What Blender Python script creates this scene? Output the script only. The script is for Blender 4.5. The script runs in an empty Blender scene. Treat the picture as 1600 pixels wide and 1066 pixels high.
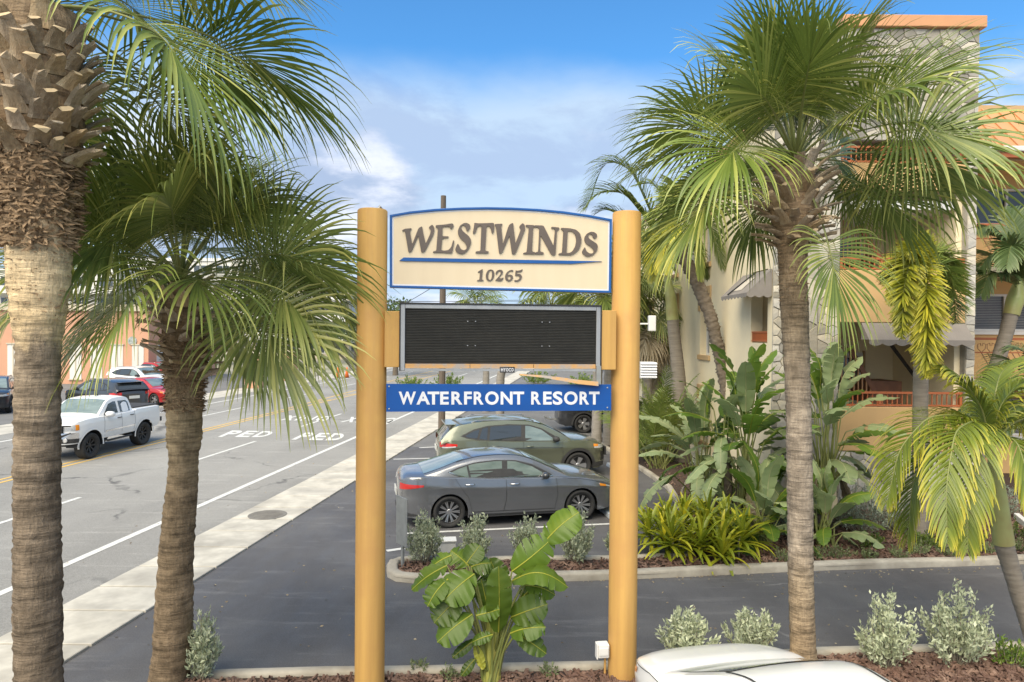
import bpy, bmesh, math, random
import numpy as np
from mathutils import Vector, Matrix
from mathutils.geometry import tessellate_polygon

random.seed(7)
RNG = np.random.default_rng(11)
C = bpy.context.scene.collection
R = math.radians
SC = bpy.context.scene

# ------------------------------------------------------------------ camera
CAM_H = 4.15
FPX = 1067.0                       # focal length in pixels of the 1600 px photograph
PITCH, ROLL = R(0.64), R(0.5)
cf = Vector((0, math.cos(PITCH), -math.sin(PITCH)))
r0 = Vector((1, 0, 0)); u0 = Vector((0, math.sin(PITCH), math.cos(PITCH)))
cr = r0 * math.cos(ROLL) + u0 * math.sin(ROLL)
cu = -r0 * math.sin(ROLL) + u0 * math.cos(ROLL)
cam_d = bpy.data.cameras.new('camera'); cam = bpy.data.objects.new('camera', cam_d); C.objects.link(cam)
mw = Matrix((cr, cu, -cf)).transposed().to_4x4(); mw.translation = (0, 0, CAM_H)
cam.matrix_world = mw
cam_d.sensor_width = 36; cam_d.lens = 36 * FPX / 1600
cam_d.clip_start = 0.1; cam_d.clip_end = 5000
SC.camera = cam

# ------------------------------------------------------------------ sky and sun
SUN_EL, SUN_AZ = R(50), R(206)     # azimuth clockwise from +Y: the sun stands behind the camera, a little to the left
world = bpy.data.worlds.new('World'); SC.world = world; world.use_nodes = True
wt = world.node_tree; wt.nodes.clear()
def wn(t, **k):
    n = wt.nodes.new(t)
    for a, b in k.items(): setattr(n, a, b)
    return n
WL = wt.links.new
sky = wn('ShaderNodeTexSky', sky_type='NISHITA', sun_disc=False, sun_elevation=SUN_EL, sun_rotation=SUN_AZ,
         air_density=1.0, dust_density=0.6, ozone_density=2.5)
tc = wn('ShaderNodeTexCoord')
sep = wn('ShaderNodeSeparateXYZ'); WL(tc.outputs['Generated'], sep.inputs[0])
# project the direction on a flat cloud layer
zc = wn('ShaderNodeMath', operation='MAXIMUM'); WL(sep.outputs['Z'], zc.inputs[0]); zc.inputs[1].default_value = 0.0
za = wn('ShaderNodeMath', operation='ADD'); WL(zc.outputs[0], za.inputs[0]); za.inputs[1].default_value = 0.22
dx = wn('ShaderNodeMath', operation='DIVIDE'); WL(sep.outputs['X'], dx.inputs[0]); WL(za.outputs[0], dx.inputs[1])
dy = wn('ShaderNodeMath', operation='DIVIDE'); WL(sep.outputs['Y'], dy.inputs[0]); WL(za.outputs[0], dy.inputs[1])
cv = wn('ShaderNodeCombineXYZ'); WL(dx.outputs[0], cv.inputs[0]); WL(dy.outputs[0], cv.inputs[1])
CLOUD_OFF = (0.0, 0.0, 3.1)
def cloud(scale, detail, rough, lo, hi, off=(0, 0, 0), dist=0.0):
    mp = wn('ShaderNodeMapping'); WL(cv.outputs[0], mp.inputs[0]); mp.inputs['Location'].default_value = off
    n = wn('ShaderNodeTexNoise'); WL(mp.outputs[0], n.inputs['Vector'])
    n.inputs['Scale'].default_value = scale; n.inputs['Detail'].default_value = detail
    n.inputs['Roughness'].default_value = rough; n.inputs['Distortion'].default_value = dist
    m = wn('ShaderNodeMapRange', interpolation_type='SMOOTHSTEP'); WL(n.outputs['Fac'], m.inputs[0])
    m.inputs[1].default_value = lo; m.inputs[2].default_value = hi
    return m.outputs[0]
veil = cloud(0.55, 3, 0.45, 0.20, 0.50, (1.3, 0.3, 3.1), 0.3)   # thin high veil
puff = cloud(1.25, 8, 0.56, 0.47, 0.60, (2.12, 0.02, 0.2), 0.2)    # lower heaps
shade = cloud(2.2, 6, 0.6, 0.40, 0.62, (8.2, 2.0, 0.4), 0.0)
SKY_V = 9.0
# one wide gap in the thin cloud: the blue at the top of the picture
gp = wn('ShaderNodeVectorMath', operation='SUBTRACT'); WL(cv.outputs[0], gp.inputs[0]); gp.inputs[1].default_value = (0.15, 1.15, 0)
gs = wn('ShaderNodeVectorMath', operation='DIVIDE'); WL(gp.outputs[0], gs.inputs[0]); gs.inputs[1].default_value = (1.7, 0.52, 1)
gl = wn('ShaderNodeVectorMath', operation='LENGTH'); WL(gs.outputs[0], gl.inputs[0])
gn = wn('ShaderNodeTexNoise'); WL(cv.outputs[0], gn.inputs['Vector']); gn.inputs['Scale'].default_value = 1.6; gn.inputs['Detail'].default_value = 5
ga = wn('ShaderNodeMath', operation='MULTIPLY_ADD'); WL(gn.outputs['Fac'], ga.inputs[0]); ga.inputs[1].default_value = 0.9; WL(gl.outputs['Value'], ga.inputs[2])
gm = wn('ShaderNodeMapRange', interpolation_type='SMOOTHSTEP'); WL(ga.outputs[0], gm.inputs[0]); gm.inputs[1].default_value = 1.15; gm.inputs[2].default_value = 1.75
vm = wn('ShaderNodeMath', operation='MULTIPLY'); WL(veil, vm.inputs[0]); WL(gm.outputs[0], vm.inputs[1])
lowz = wn('ShaderNodeMapRange', interpolation_type='SMOOTHSTEP'); WL(sep.outputs['Z'], lowz.inputs[0]); lowz.inputs[1].default_value = 0.22; lowz.inputs[2].default_value = 0.02
vmx = wn('ShaderNodeMath', operation='MAXIMUM'); WL(vm.outputs[0], vmx.inputs[0]); WL(lowz.outputs[0], vmx.inputs[1])
vm2 = wn('ShaderNodeMath', operation='MULTIPLY'); WL(vmx.outputs[0], vm2.inputs[0]); vm2.inputs[1].default_value = 0.95
sat = wn('ShaderNodeMix', data_type='RGBA', blend_type='MULTIPLY'); sat.inputs[0].default_value = 1.0
WL(sky.outputs[0], sat.inputs[6]); sat.inputs[7].default_value = (0.42, 0.84, 1.08, 1)
m1 = wn('ShaderNodeMix', data_type='RGBA'); WL(vm2.outputs[0], m1.inputs[0]); WL(sat.outputs[2], m1.inputs[6])
vc = wn('ShaderNodeMix', data_type='RGBA'); WL(cloud(1.9, 7, 0.6, 0.50, 0.64, (3.3, 6.1, 0.4), 0.4), vc.inputs[0])
vc.inputs[6].default_value = (2.85, 3.65, 4.6, 1); vc.inputs[7].default_value = (2.35, 3.0, 4.1, 1); WL(vc.outputs[2], m1.inputs[7])
cc = wn('ShaderNodeMix', data_type='RGBA'); WL(shade, cc.inputs[0])
cc.inputs[6].default_value = (2.1, 2.65, 3.7, 1)
cc.inputs[7].default_value = (4.6, 4.8, 5.4, 1)
plow = wn('ShaderNodeMapRange', interpolation_type='SMOOTHSTEP'); WL(sep.outputs['Z'], plow.inputs[0]); plow.inputs[1].default_value = 0.36; plow.inputs[2].default_value = 0.26; plow.inputs[3].default_value = 0.0; plow.inputs[4].default_value = 0.9   # heaps lie low, near the horizon
pm = wn('ShaderNodeMath', operation='MULTIPLY'); WL(puff, pm.inputs[0]); WL(plow.outputs[0], pm.inputs[1])
m2 = wn('ShaderNodeMix', data_type='RGBA'); WL(pm.outputs[0], m2.inputs[0]); WL(m1.outputs[2], m2.inputs[6]); WL(cc.outputs[2], m2.inputs[7])
bg = wn('ShaderNodeBackground'); bg.inputs['Strength'].default_value = 0.05
WL(m2.outputs[2], bg.inputs[0])
wo = wn('ShaderNodeOutputWorld'); WL(bg.outputs[0], wo.inputs[0])

sun_d = bpy.data.lights.new('sun', 'SUN'); sun = bpy.data.objects.new('sun', sun_d); C.objects.link(sun)
sun_d.energy = 1.5; sun_d.angle = R(62); sun_d.color = (1.0, 0.88, 0.69)
sdir = Vector((math.sin(SUN_AZ) * math.cos(SUN_EL), math.cos(SUN_AZ) * math.cos(SUN_EL), math.sin(SUN_EL)))
sun.rotation_euler = (-sdir).to_track_quat('-Z', 'Y').to_euler()
SC.view_settings.view_transform = 'Standard'; SC.view_settings.look = 'None'
SC.view_settings.exposure = 2.12; SC.view_settings.gamma = 1.0; SC.view_settings.use_curve_mapping = False
SC.render.engine = 'CYCLES'
SC.cycles.max_bounces = 6; SC.cycles.transparent_max_bounces = 6

# ------------------------------------------------------------------ picture -> place
def ray(px, py):
    return cf + cr * ((px - 800) / FPX) + cu * ((533 - py) / FPX)
def P(px, py, Y):
    d = ray(px, py); return Vector((0, 0, CAM_H)) + d * (Y / d.y)
def G(px, py, z=0.0):
    d = ray(px, py); return Vector((0, 0, CAM_H)) + d * ((z - CAM_H) / d.z)

# ------------------------------------------------------------------ mesh helpers
def link(o, parent=None):
    C.objects.link(o)
    if parent is not None: o.parent = parent
    return o
def tag(o, label=None, cat=None, group=None, kind=None):
    if label: o['label'] = label
    if cat: o['category'] = cat
    if group: o['group'] = group
    if kind: o['kind'] = kind
    return o
def thing(name, label, cat, loc=(0, 0, 0), rz=0.0, group=None):
    o = bpy.data.objects.new(name, None); o.empty_display_size = 0.2
    C.objects.link(o); o.location = loc; o.rotation_euler = (0, 0, rz)
    return tag(o, label, cat, group)
def mkmesh(name, verts, faces, mats, mi=None, smooth=False, tint=None):
    me = bpy.data.meshes.new(name)
    me.from_pydata([tuple(v) for v in verts] if not isinstance(verts, np.ndarray) else verts.tolist(), [],
                   faces if not isinstance(faces, np.ndarray) else faces.tolist())
    if not isinstance(mats, (list, tuple)): mats = [mats]
    for m in mats: me.materials.append(m)
    if mi is not None: me.polygons.foreach_set('material_index', np.asarray(mi, dtype=np.int32))
    if smooth: me.polygons.foreach_set('use_smooth', np.ones(len(me.polygons), dtype=bool))
    if tint is not None:
        a = me.attributes.new('tint', 'FLOAT', 'POINT'); a.data.foreach_set('value', np.asarray(tint, dtype=np.float32))
    me.update()
    return me
def mo(name, me, parent=None, loc=None, rot=None, scale=None):
    o = bpy.data.objects.new(name, me); link(o, parent)
    if loc is not None: o.location = loc
    if rot is not None: o.rotation_euler = rot
    if scale is not None: o.scale = scale
    return o
def bevel(o, w=0.01, seg=2, ang=35):
    m = o.modifiers.new('bevel', 'BEVEL'); m.width = w; m.segments = seg; m.limit_method = 'ANGLE'; m.angle_limit = R(ang)
    return o

class MB:
    """collects shapes, builds ONE mesh object"""
    def __init__(self): self.v = []; self.f = []; self.m = []; self.cur = 0
    def add(self, vs, fs):
        b = len(self.v); self.v += [tuple(v) for v in vs]
        self.f += [tuple(b + i for i in f) for f in fs]; self.m += [self.cur] * len(fs)
        return self
    def box(self, x0, x1, y0, y1, z0, z1, M=None):
        vs = [Vector(p) for p in ((x0,y0,z0),(x1,y0,z0),(x1,y1,z0),(x0,y1,z0),(x0,y0,z1),(x1,y0,z1),(x1,y1,z1),(x0,y1,z1))]
        if M is not None: vs = [M @ v for v in vs]
        return self.add(vs, [(3,2,1,0),(4,5,6,7),(0,1,5,4),(1,2,6,5),(2,3,7,6),(3,0,4,7)])
    def bar(self, a, b, w, h=None, up=(0, 0, 1)):
        a = Vector(a); b = Vector(b); h = h or w
        t = (b - a); L = t.length; t.normalize(); up = Vector(up)
        if abs(t.dot(up)) > .97: up = Vector((0, 1, 0))
        s = t.cross(up).normalized(); n = s.cross(t)
        M = Matrix((s, t, n)).transposed().to_4x4(); M.translation = a
        return self.box(-w/2, w/2, 0, L, -h/2, h/2, M)
    def tube(self, pts, rad, n=8, caps=True):
        pts = [Vector(p) for p in pts]; k = len(pts)
        if not isinstance(rad, (list, tuple, np.ndarray)): rad = [rad] * k
        vs = []; ref = Vector((0.31, 0.95, 0.05))
        for i in range(k):
            t = (pts[min(i+1, k-1)] - pts[max(i-1, 0)]).normalized()
            if abs(t.dot(ref)) > .95: ref = Vector((1, 0, 0))
            s = t.cross(ref).normalized(); q = s.cross(t); ref = q.cross(t).cross(t) * -1 if False else ref
            for j in range(n):
                a = 2 * math.pi * j / n
                vs.append(pts[i] + (s * math.cos(a) + q * math.sin(a)) * rad[i])
        fs = []
        for i in range(k-1):
            for j in range(n):
                fs.append((i*n+j, i*n+(j+1) % n, (i+1)*n+(j+1) % n, (i+1)*n+j))
        if caps:
            fs.append(tuple(range(n))[::-1]); fs.append(tuple((k-1)*n+j for j in range(n)))
        return self.add(vs, fs)
    def cyl(self, a, b, r, n=12, r2=None): return self.tube([a, b], [r, r if r2 is None else r2], n)
    def lathe(self, prof, n=24, M=None, closed=False, caps=True):
        """profile of (r, h) turned round local Z"""
        vs = []
        for r, h in prof:
            for j in range(n):
                a = 2 * math.pi * j / n; vs.append(Vector((r*math.cos(a), r*math.sin(a), h)))
        if M is not None: vs = [M @ v for v in vs]
        fs = []; k = len(prof)
        for i in range(k - (0 if closed else 1)):
            i2 = (i + 1) % k
            for j in range(n): fs.append((i*n+j, i*n+(j+1) % n, i2*n+(j+1) % n, i2*n+j))
        if not closed and caps:
            fs.append(tuple(range(n))[::-1]); fs.append(tuple((k-1)*n+j for j in range(n)))
        return self.add(vs, fs)
    def prism(self, poly, fn, d0, d1, holes=()):
        """flat outline (with holes) between depth d0 and d1; fn(x, y, d) -> point"""
        loops = [list(poly)] + [list(h) for h in holes]
        tess = tessellate_polygon([[Vector((x, y, 0)) for x, y in l] for l in loops])
        flat = [p for l in loops for p in l]; n = len(flat)
        vs = [fn(x, y, d1) for x, y in flat] + [fn(x, y, d0) for x, y in flat]
        fs = [tuple(t) for t in tess] + [tuple(i + n for i in t[::-1]) for t in tess]
        o = 0
        for l in loops:
            k = len(l)
            for i in range(k):
                a, b = o + i, o + (i+1) % k; fs.append((a, b, b + n, a + n))
            o += k
        return self.add(vs, fs)
    def mesh(self, name, mats, smooth=False):
        return mkmesh(name, self.v, self.f, mats, self.m, smooth)
    def build(self, name, mats, parent=None, smooth=False, loc=None, rot=None, recalc=False):
        me = self.mesh(name, mats, smooth)
        if recalc:
            bm = bmesh.new(); bm.from_mesh(me); bmesh.ops.recalc_face_normals(bm, faces=bm.faces); bm.to_mesh(me); bm.free()
        return mo(name, me, parent, loc, rot)
def autosmooth(o, ang=40):
    """smooth faces, sharp edges past an angle"""
    me = o.data
    me.polygons.foreach_set('use_smooth', np.ones(len(me.polygons), dtype=bool))
    bm = bmesh.new(); bm.from_mesh(me)
    for e in bm.edges:
        e.smooth = not (len(e.link_faces) == 2 and e.calc_face_angle(0) > R(ang))
    bm.to_mesh(me); bm.free()
    return o

# ------------------------------------------------------------------ materials
def nodes_of(m):
    m.use_nodes = True; t = m.node_tree
    return t, t.nodes['Principled BSDF'], t.nodes['Material Output']
MATS = {}
def mat(name, col, col2=None, scale=4.0, rough=.6, bump=0.0, bscale=40.0, metal=0.0, spec=0.5, coat=0.0, stretch=(1, 1, 1),
        rand=0.0, detail=5, lo=.35, hi=.65, col3=None, scale3=0.6, bstretch=None, rvar=0.0, coords='Object', bdist=0.02):
    """procedural surface: two-tone noise, a third large-scale tone, per-object variation, bump"""
    m = bpy.data.materials.new(name); t, b, out = nodes_of(m); L = t.links.new; N = t.nodes.new
    tcn = N('ShaderNodeTexCoord')
    base = None
    def noise(sc, st, det):
        mp = N('ShaderNodeMapping'); mp.inputs['Scale'].default_value = st; L(tcn.outputs[coords], mp.inputs[0])
        n = N('ShaderNodeTexNoise'); n.inputs['Scale'].default_value = sc; n.inputs['Detail'].default_value = det
        n.inputs['Roughness'].default_value = .6
        L(mp.outputs[0], n.inputs['Vector']); return n.outputs['Fac']
    def rng(fac, a, b2):
        r = N('ShaderNodeMapRange'); L(fac, r.inputs[0]); r.inputs[1].default_value = a; r.inputs[2].default_value = b2; return r.outputs[0]
    def mix(fac, A, B):
        x = N('ShaderNodeMix'); x.data_type = 'RGBA'
        if isinstance(fac, float): x.inputs[0].default_value = fac
        else: L(fac, x.inputs[0])
        for i, q in ((6, A), (7, B)):
            if isinstance(q, tuple): x.inputs[i].default_value = (*q, 1)
            else: L(q, x.inputs[i])
        return x.outputs[2]
    colr = col
    if col2 is not None: colr = mix(rng(noise(scale, stretch, detail), lo, hi), col, col2)
    if col3 is not None: colr = mix(rng(noise(scale3, (1, 1, 1), 4), .45, .7), colr, col3)
    if rand > 0:
        oi = N('ShaderNodeObjectInfo'); hsv = N('ShaderNodeHueSaturation')
        r1 = N('ShaderNodeMapRange'); L(oi.outputs['Random'], r1.inputs[0]); r1.inputs[3].default_value = 1 - rand; r1.inputs[4].default_value = 1 + rand
        L(r1.outputs[0], hsv.inputs['Value'])
        r2 = N('ShaderNodeMath'); r2.operation = 'MULTIPLY'; L(oi.outputs['Random'], r2.inputs[0]); r2.inputs[1].default_value = 7.13
        r3 = N('ShaderNodeMath'); r3.operation = 'FRACT'; L(r2.outputs[0], r3.inputs[0])
        r4 = N('ShaderNodeMapRange'); L(r3.outputs[0], r4.inputs[0]); r4.inputs[3].default_value = 1 - rand * .8; r4.inputs[4].default_value = 1 + rand * .8
        L(r4.outputs[0], hsv.inputs['Saturation'])
        if isinstance(colr, tuple): hsv.inputs['Color'].default_value = (*colr, 1)
        else: L(colr, hsv.inputs['Color'])
        colr = hsv.outputs[0]
    if isinstance(colr, tuple): b.inputs['Base Color'].default_value = (*colr, 1)
    else: L(colr, b.inputs['Base Color'])
    b.inputs['Roughness'].default_value = rough; b.inputs['Metallic'].default_value = metal
    b.inputs['Specular IOR Level'].default_value = spec; b.inputs['Coat Weight'].default_value = coat; b.inputs['Coat Roughness'].default_value = 0.05
    if rvar > 0:
        q = N('ShaderNodeMapRange'); L(noise(scale * 2.3, stretch, 4), q.inputs[0])
        q.inputs[1].default_value = .3; q.inputs[2].default_value = .7; q.inputs[3].default_value = max(0, rough - rvar); q.inputs[4].default_value = min(1, rough + rvar)
        L(q.outputs[0], b.inputs['Roughness'])
    if bump > 0:
        bn = N('ShaderNodeBump'); bn.inputs['Strength'].default_value = bump; bn.inputs['Distance'].default_value = bdist
        L(noise(bscale, bstretch or stretch, 6), bn.inputs['Height']); L(bn.outputs[0], b.inputs['Normal'])
    MATS[name] = m
    return m
def leafmat(name, c0, c1, c2, rough=.42, trans=.3, rand=.12, spec=.5, noise=0.0):
    """leaf: the vertex value 'tint' picks between three hues of the plant itself; thin and partly translucent"""
    m = bpy.data.materials.new(name); t, b, out = nodes_of(m); L = t.links.new; N = t.nodes.new
    at = N('ShaderNodeAttribute'); at.attribute_name = 'tint'
    rp = N('ShaderNodeValToRGB'); rp.color_ramp.elements[0].color = (*c0, 1); rp.color_ramp.elements[1].color = (*c2, 1)
    e = rp.color_ramp.elements.new(.5); e.color = (*c1, 1)
    L(at.outputs['Fac'], rp.inputs[0])
    oi = N('ShaderNodeObjectInfo'); hsv = N('ShaderNodeHueSaturation'); L(rp.outputs[0], hsv.inputs['Color'])
    r1 = N('ShaderNodeMapRange'); L(oi.outputs['Random'], r1.inputs[0]); r1.inputs[3].default_value = 1 - rand; r1.inputs[4].default_value = 1 + rand
    L(r1.outputs[0], hsv.inputs['Value'])
    L(hsv.outputs[0], b.inputs['Base Color']); b.inputs['Roughness'].default_value = rough; b.inputs['Specular IOR Level'].default_value = spec
    tr = N('ShaderNodeBsdfTranslucent'); L(hsv.outputs[0], tr.inputs[0])
    mx = N('ShaderNodeMixShader'); mx.inputs[0].default_value = trans
    L(b.outputs[0], mx.inputs[1]); L(tr.outputs[0], mx.inputs[2]); L(mx.outputs[0], out.inputs[0])
    MATS[name] = m
    return m

def cracks(m, scale, width, lo, hi, tone, streak=None):
    """fine cracks (and pale scuffs) over a paved surface"""
    t, b, out = nodes_of(m); L = t.links.new; N = t.nodes.new; src = b.inputs['Base Color'].links[0].from_socket
    tcn = N('ShaderNodeTexCoord'); wob = N('ShaderNodeTexNoise'); wob.inputs['Scale'].default_value = 1.3; wob.inputs['Detail'].default_value = 6; L(tcn.outputs['Object'], wob.inputs['Vector'])
    ad = N('ShaderNodeVectorMath'); ad.operation = 'MULTIPLY_ADD'; L(wob.outputs['Color'], ad.inputs[0]); ad.inputs[1].default_value = (1.1, 1.1, 0); L(tcn.outputs['Object'], ad.inputs[2])
    v = N('ShaderNodeTexVoronoi'); v.feature = 'DISTANCE_TO_EDGE'; v.inputs['Scale'].default_value = scale; L(ad.outputs[0], v.inputs['Vector'])
    r = N('ShaderNodeMapRange'); L(v.outputs['Distance'], r.inputs[0]); r.inputs[1].default_value = width; r.inputs[2].default_value = width * .3
    n = N('ShaderNodeTexNoise'); n.inputs['Scale'].default_value = .35; n.inputs['Detail'].default_value = 4; L(tcn.outputs['Object'], n.inputs['Vector'])
    q = N('ShaderNodeMapRange'); L(n.outputs['Fac'], q.inputs[0]); q.inputs[1].default_value = lo; q.inputs[2].default_value = hi
    mu = N('ShaderNodeMath'); mu.operation = 'MULTIPLY'; L(r.outputs[0], mu.inputs[0]); L(q.outputs[0], mu.inputs[1])
    x = N('ShaderNodeMix'); x.data_type = 'RGBA'; L(mu.outputs[0], x.inputs[0]); L(src, x.inputs[6]); x.inputs[7].default_value = (*tone, 1); res = x.outputs[2]
    if streak:
        mp = N('ShaderNodeMapping'); mp.inputs['Scale'].default_value = (.5, 3.2, 1); mp.inputs['Rotation'].default_value = (0, 0, .12); L(tcn.outputs['Object'], mp.inputs[0])
        n2 = N('ShaderNodeTexNoise'); n2.inputs['Scale'].default_value = 1.1; n2.inputs['Detail'].default_value = 9; n2.inputs['Roughness'].default_value = .7; L(mp.outputs[0], n2.inputs['Vector'])
        q2 = N('ShaderNodeMapRange'); L(n2.outputs['Fac'], q2.inputs[0]); q2.inputs[1].default_value = .54; q2.inputs[2].default_value = .80
        x2 = N('ShaderNodeMix'); x2.data_type = 'RGBA'; L(q2.outputs[0], x2.inputs[0]); L(res, x2.inputs[6]); x2.inputs[7].default_value = (*streak, 1); res = x2.outputs[2]
    # grains of stone
    g = N('ShaderNodeTexNoise'); g.inputs['Scale'].default_value = 60; g.inputs['Detail'].default_value = 2; L(tcn.outputs['Object'], g.inputs['Vector'])
    g2 = N('ShaderNodeMapRange'); L(g.outputs['Fac'], g2.inputs[0]); g2.inputs[1].default_value = .3; g2.inputs[2].default_value = .7; g2.inputs[3].default_value = .78; g2.inputs[4].default_value = 1.22
    hsv = N('ShaderNodeHueSaturation'); L(g2.outputs[0], hsv.inputs['Value']); L(res, hsv.inputs['Color']); L(hsv.outputs[0], b.inputs['Base Color'])
# ================================================================== MATERIALS
mat('road_asphalt', (.255,.248,.232), (.205,.200,.188), scale=.35, stretch=(1.6,.25,1), rough=.9, bump=.5, bscale=160, col3=(.30,.292,.272), scale3=.12, bdist=.01, detail=8)
mat('sealed_asphalt', (.080,.077,.079), (.100,.097,.099), scale=1.1, stretch=(1,.35,1), rough=.72, bump=.45, bscale=190, rvar=.13, col3=(.125,.122,.122), scale3=.45, bdist=.008, detail=9)
cracks(MATS['road_asphalt'], .22, .012, .50, .60, (.10,.098,.095), (.36,.35,.325)); cracks(MATS['sealed_asphalt'], .30, .008, .55, .62, (.20,.195,.19), (.185,.18,.178))
mat('old_asphalt', (.17,.168,.165), (.135,.134,.133), scale=.6, rough=.9, bump=.4, bscale=140, bdist=.01)
mat('sand_ground', (.34,.31,.25), (.20,.20,.12), scale=.15, rough=.95, bump=.3, bscale=8)
mat('concrete', (.56,.53,.46), (.42,.395,.34), scale=2.6, rough=.85, bump=.25, bscale=70, rand=.05, col3=(.33,.31,.27), scale3=1.1, detail=9, bdist=.006)
mat('kerb_concrete', (.47,.43,.355), (.36,.325,.265), scale=3.5, rough=.9, bump=.35, bscale=55, col3=(.28,.25,.20), scale3=1.6, bdist=.008, detail=8)
mat('mulch_soil', (.050,.032,.024), (.090,.058,.042), scale=16, rough=.95, bump=.9, bscale=30, bdist=.04)
mat('mulch_chip', (.155,.088,.062), (.085,.046,.034), scale=2.2, rough=.9, rand=0, col3=(.26,.17,.125), scale3=5.5, lo=.4, hi=.6)
mat('paint_white', (.60,.60,.57), (.36,.36,.345), scale=6, rough=.75, bump=.3, bscale=140, lo=.5, hi=.8, bdist=.004, detail=9)
mat('paint_yellow', (.62,.40,.10), (.50,.35,.13), scale=2.5, rough=.75, lo=.45, hi=.8, detail=9)
mat('iron', (.10,.098,.095), (.16,.15,.14), scale=9, rough=.7, bump=.5, bscale=40)
mat('lid_concrete', (.20,.19,.17), (.15,.14,.125), scale=6, rough=.9, bump=.5, bscale=50)
mat('post_paint', (.55,.325,.092), (.46,.265,.078), scale=1.6, rough=.72, bump=.12, bscale=14, stretch=(7,7,.35), col3=(.46,.25,.08), scale3=1.4, rvar=.1, detail=8)
mat('panel_cream', (.69,.58,.41), (.655,.545,.38), scale=1.2, rough=.55, bump=.03, bscale=80, stretch=(3,1,.5))
mat('letter_brown', (.100,.080,.068), (.125,.100,.085), scale=6, rough=.6)
mat('sign_blue', (.012,.095,.33), (.010,.080,.29), scale=2, rough=.35)
mat('banner_blue', (.003,.075,.32), (.003,.062,.27), scale=1.3, rough=.38, coat=0, stretch=(1,1,3))
mat('vinyl_white', (.72,.73,.76), (.64,.65,.69), scale=3, rough=.4)
mat('alu', (.42,.43,.44), (.33,.34,.35), scale=5, rough=.45, metal=.55, stretch=(1,1,.3))
mat('rusty_trim', (.52,.30,.12), (.34,.30,.27), scale=6, rough=.7, lo=.45, hi=.6)
mat('led_black', (.052,.050,.044), (.072,.068,.060), scale=3, rough=.6)
mat('led_louvre', (.085,.082,.072), (.06,.058,.052), scale=8, rough=.6)
mat('black', (.018,.018,.019), (.03,.03,.03), scale=6, rough=.6)
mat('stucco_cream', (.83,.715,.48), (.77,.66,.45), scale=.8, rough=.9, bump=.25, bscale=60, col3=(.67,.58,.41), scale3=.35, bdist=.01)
mat('stucco_shaded', (.66,.56,.38), (.60,.51,.345), scale=.9, rough=.9, bump=.25, bscale=60, bdist=.01)  # darker copy of the cream stucco: shade of recessed walls put into the colour
mat('stucco_tan', (.60,.385,.175), (.56,.355,.16), scale=1.0, rough=.88, bump=.25, bscale=60, col3=(.52,.34,.16), scale3=.6, bdist=.01)
mat('trim_tan', (.50,.34,.17), (.46,.31,.155), scale=2, rough=.8, bump=.1, bscale=50)
mat('orange_metal', (.43,.125,.038), (.36,.105,.035), scale=3, rough=.5)
mat('roof_orange', (.58,.285,.125), (.52,.25,.11), scale=.8, rough=.42, rand=.05)
mat('awning_grey', (.225,.20,.175), (.19,.17,.15), scale=2, rough=.9, bump=.2, bscale=90)
mat('awning_stripe', (.50,.45,.37), (.44,.40,.33), scale=2, rough=.9)
mat('white_trim', (.70,.69,.66), (.62,.61,.585), scale=2, rough=.6)
mat('stone', (.50,.455,.37), (.34,.32,.28), scale=3.0, rough=.9, bump=.6, bscale=22, rand=.42, bdist=.02)
mat('mortar', (.40,.375,.32), (.31,.29,.25), scale=6, rough=.95, bump=.4, bscale=40)
mat('dark_wood', (.20,.085,.04), (.14,.06,.03), scale=4, rough=.6)
mat('bronze', (.42,.235,.115), (.36,.195,.09), scale=4, rough=.5)
mat('wood_pole', (.16,.128,.10), (.095,.075,.058), scale=5, rough=.95, bump=.5, bscale=30, stretch=(5,5,.25))
mat('salmon_wall', (.60,.335,.215), (.56,.31,.20), scale=.6, rough=.9, bump=.1, bscale=40)
mat('white_wall', (.70,.68,.63), (.62,.60,.56), scale=.3, rough=.85)
mat('beige_wall', (.56,.49,.37), (.50,.44,.33), scale=.3, rough=.85)
def glassmat(name, col, rough=.06, spec=.8):
    m = mat(name, col, rough=rough, spec=spec); return m
glassmat('window_dark', (.030,.036,.042)); glassmat('window_far', (.07,.085,.10), .12)
mat('blind', (.22,.215,.205), (.17,.165,.16), scale=3, rough=.7)
mat('galv', (.36,.37,.36), (.28,.29,.28), scale=6, rough=.5, metal=.5)

# ================================================================== GROUND, ROAD, PAVEMENT
TH = R(6.52)                                      # the road runs 6.5 degrees right of the view axis
def RD(l, s, z=0.0): return Vector((l * math.cos(TH) + s * math.sin(TH), -l * math.sin(TH) + s * math.cos(TH), z))
def RDinv(p): return (p.x * math.cos(TH) - p.y * math.sin(TH), p.x * math.sin(TH) + p.y * math.cos(TH))
def sheet(name, pts, m, kind='structure'):
    me = mkmesh(name, [tuple(p) for p in pts], [tuple(range(len(pts)))], MATS[m])
    if me.polygons[0].normal.z < 0: me.flip_normals()
    return tag(mo(name, me), kind=kind)
sheet('ground', [(-1500,-60,-.016),(1500,-60,-.016),(1500,3000,-.016),(-1500,3000,-.016)], 'sand_ground')
sheet('road', [RD(-23.0,-20,-.006), RD(-7.7,-20,-.006), RD(-7.7,420,-.006), RD(-23.0,420,-.006)], 'road_asphalt')
sheet('parking_lot', [RD(-6.6,-12,0), RD(34,-12,0), RD(34,22.6,0), RD(-6.6,24.2,0)], 'sealed_asphalt')
sheet('side_street', [RD(-6.6,24.2,-.004), RD(34,22.6,-.004), RD(34,80,-.004), RD(-6.6,80,-.004)], 'old_asphalt')
sheet('far_parking_lot', [RD(-70,8,-.008), RD(-24.9,8,-.008), RD(-24.9,62,-.008), RD(-70,62,-.008)], 'old_asphalt')
sheet('far_pavement', [RD(-25.2,-20,0.0), RD(-22.9,-20,0.0), RD(-22.9,300,0.0), RD(-25.2,300,0.0)], 'concrete')
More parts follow.
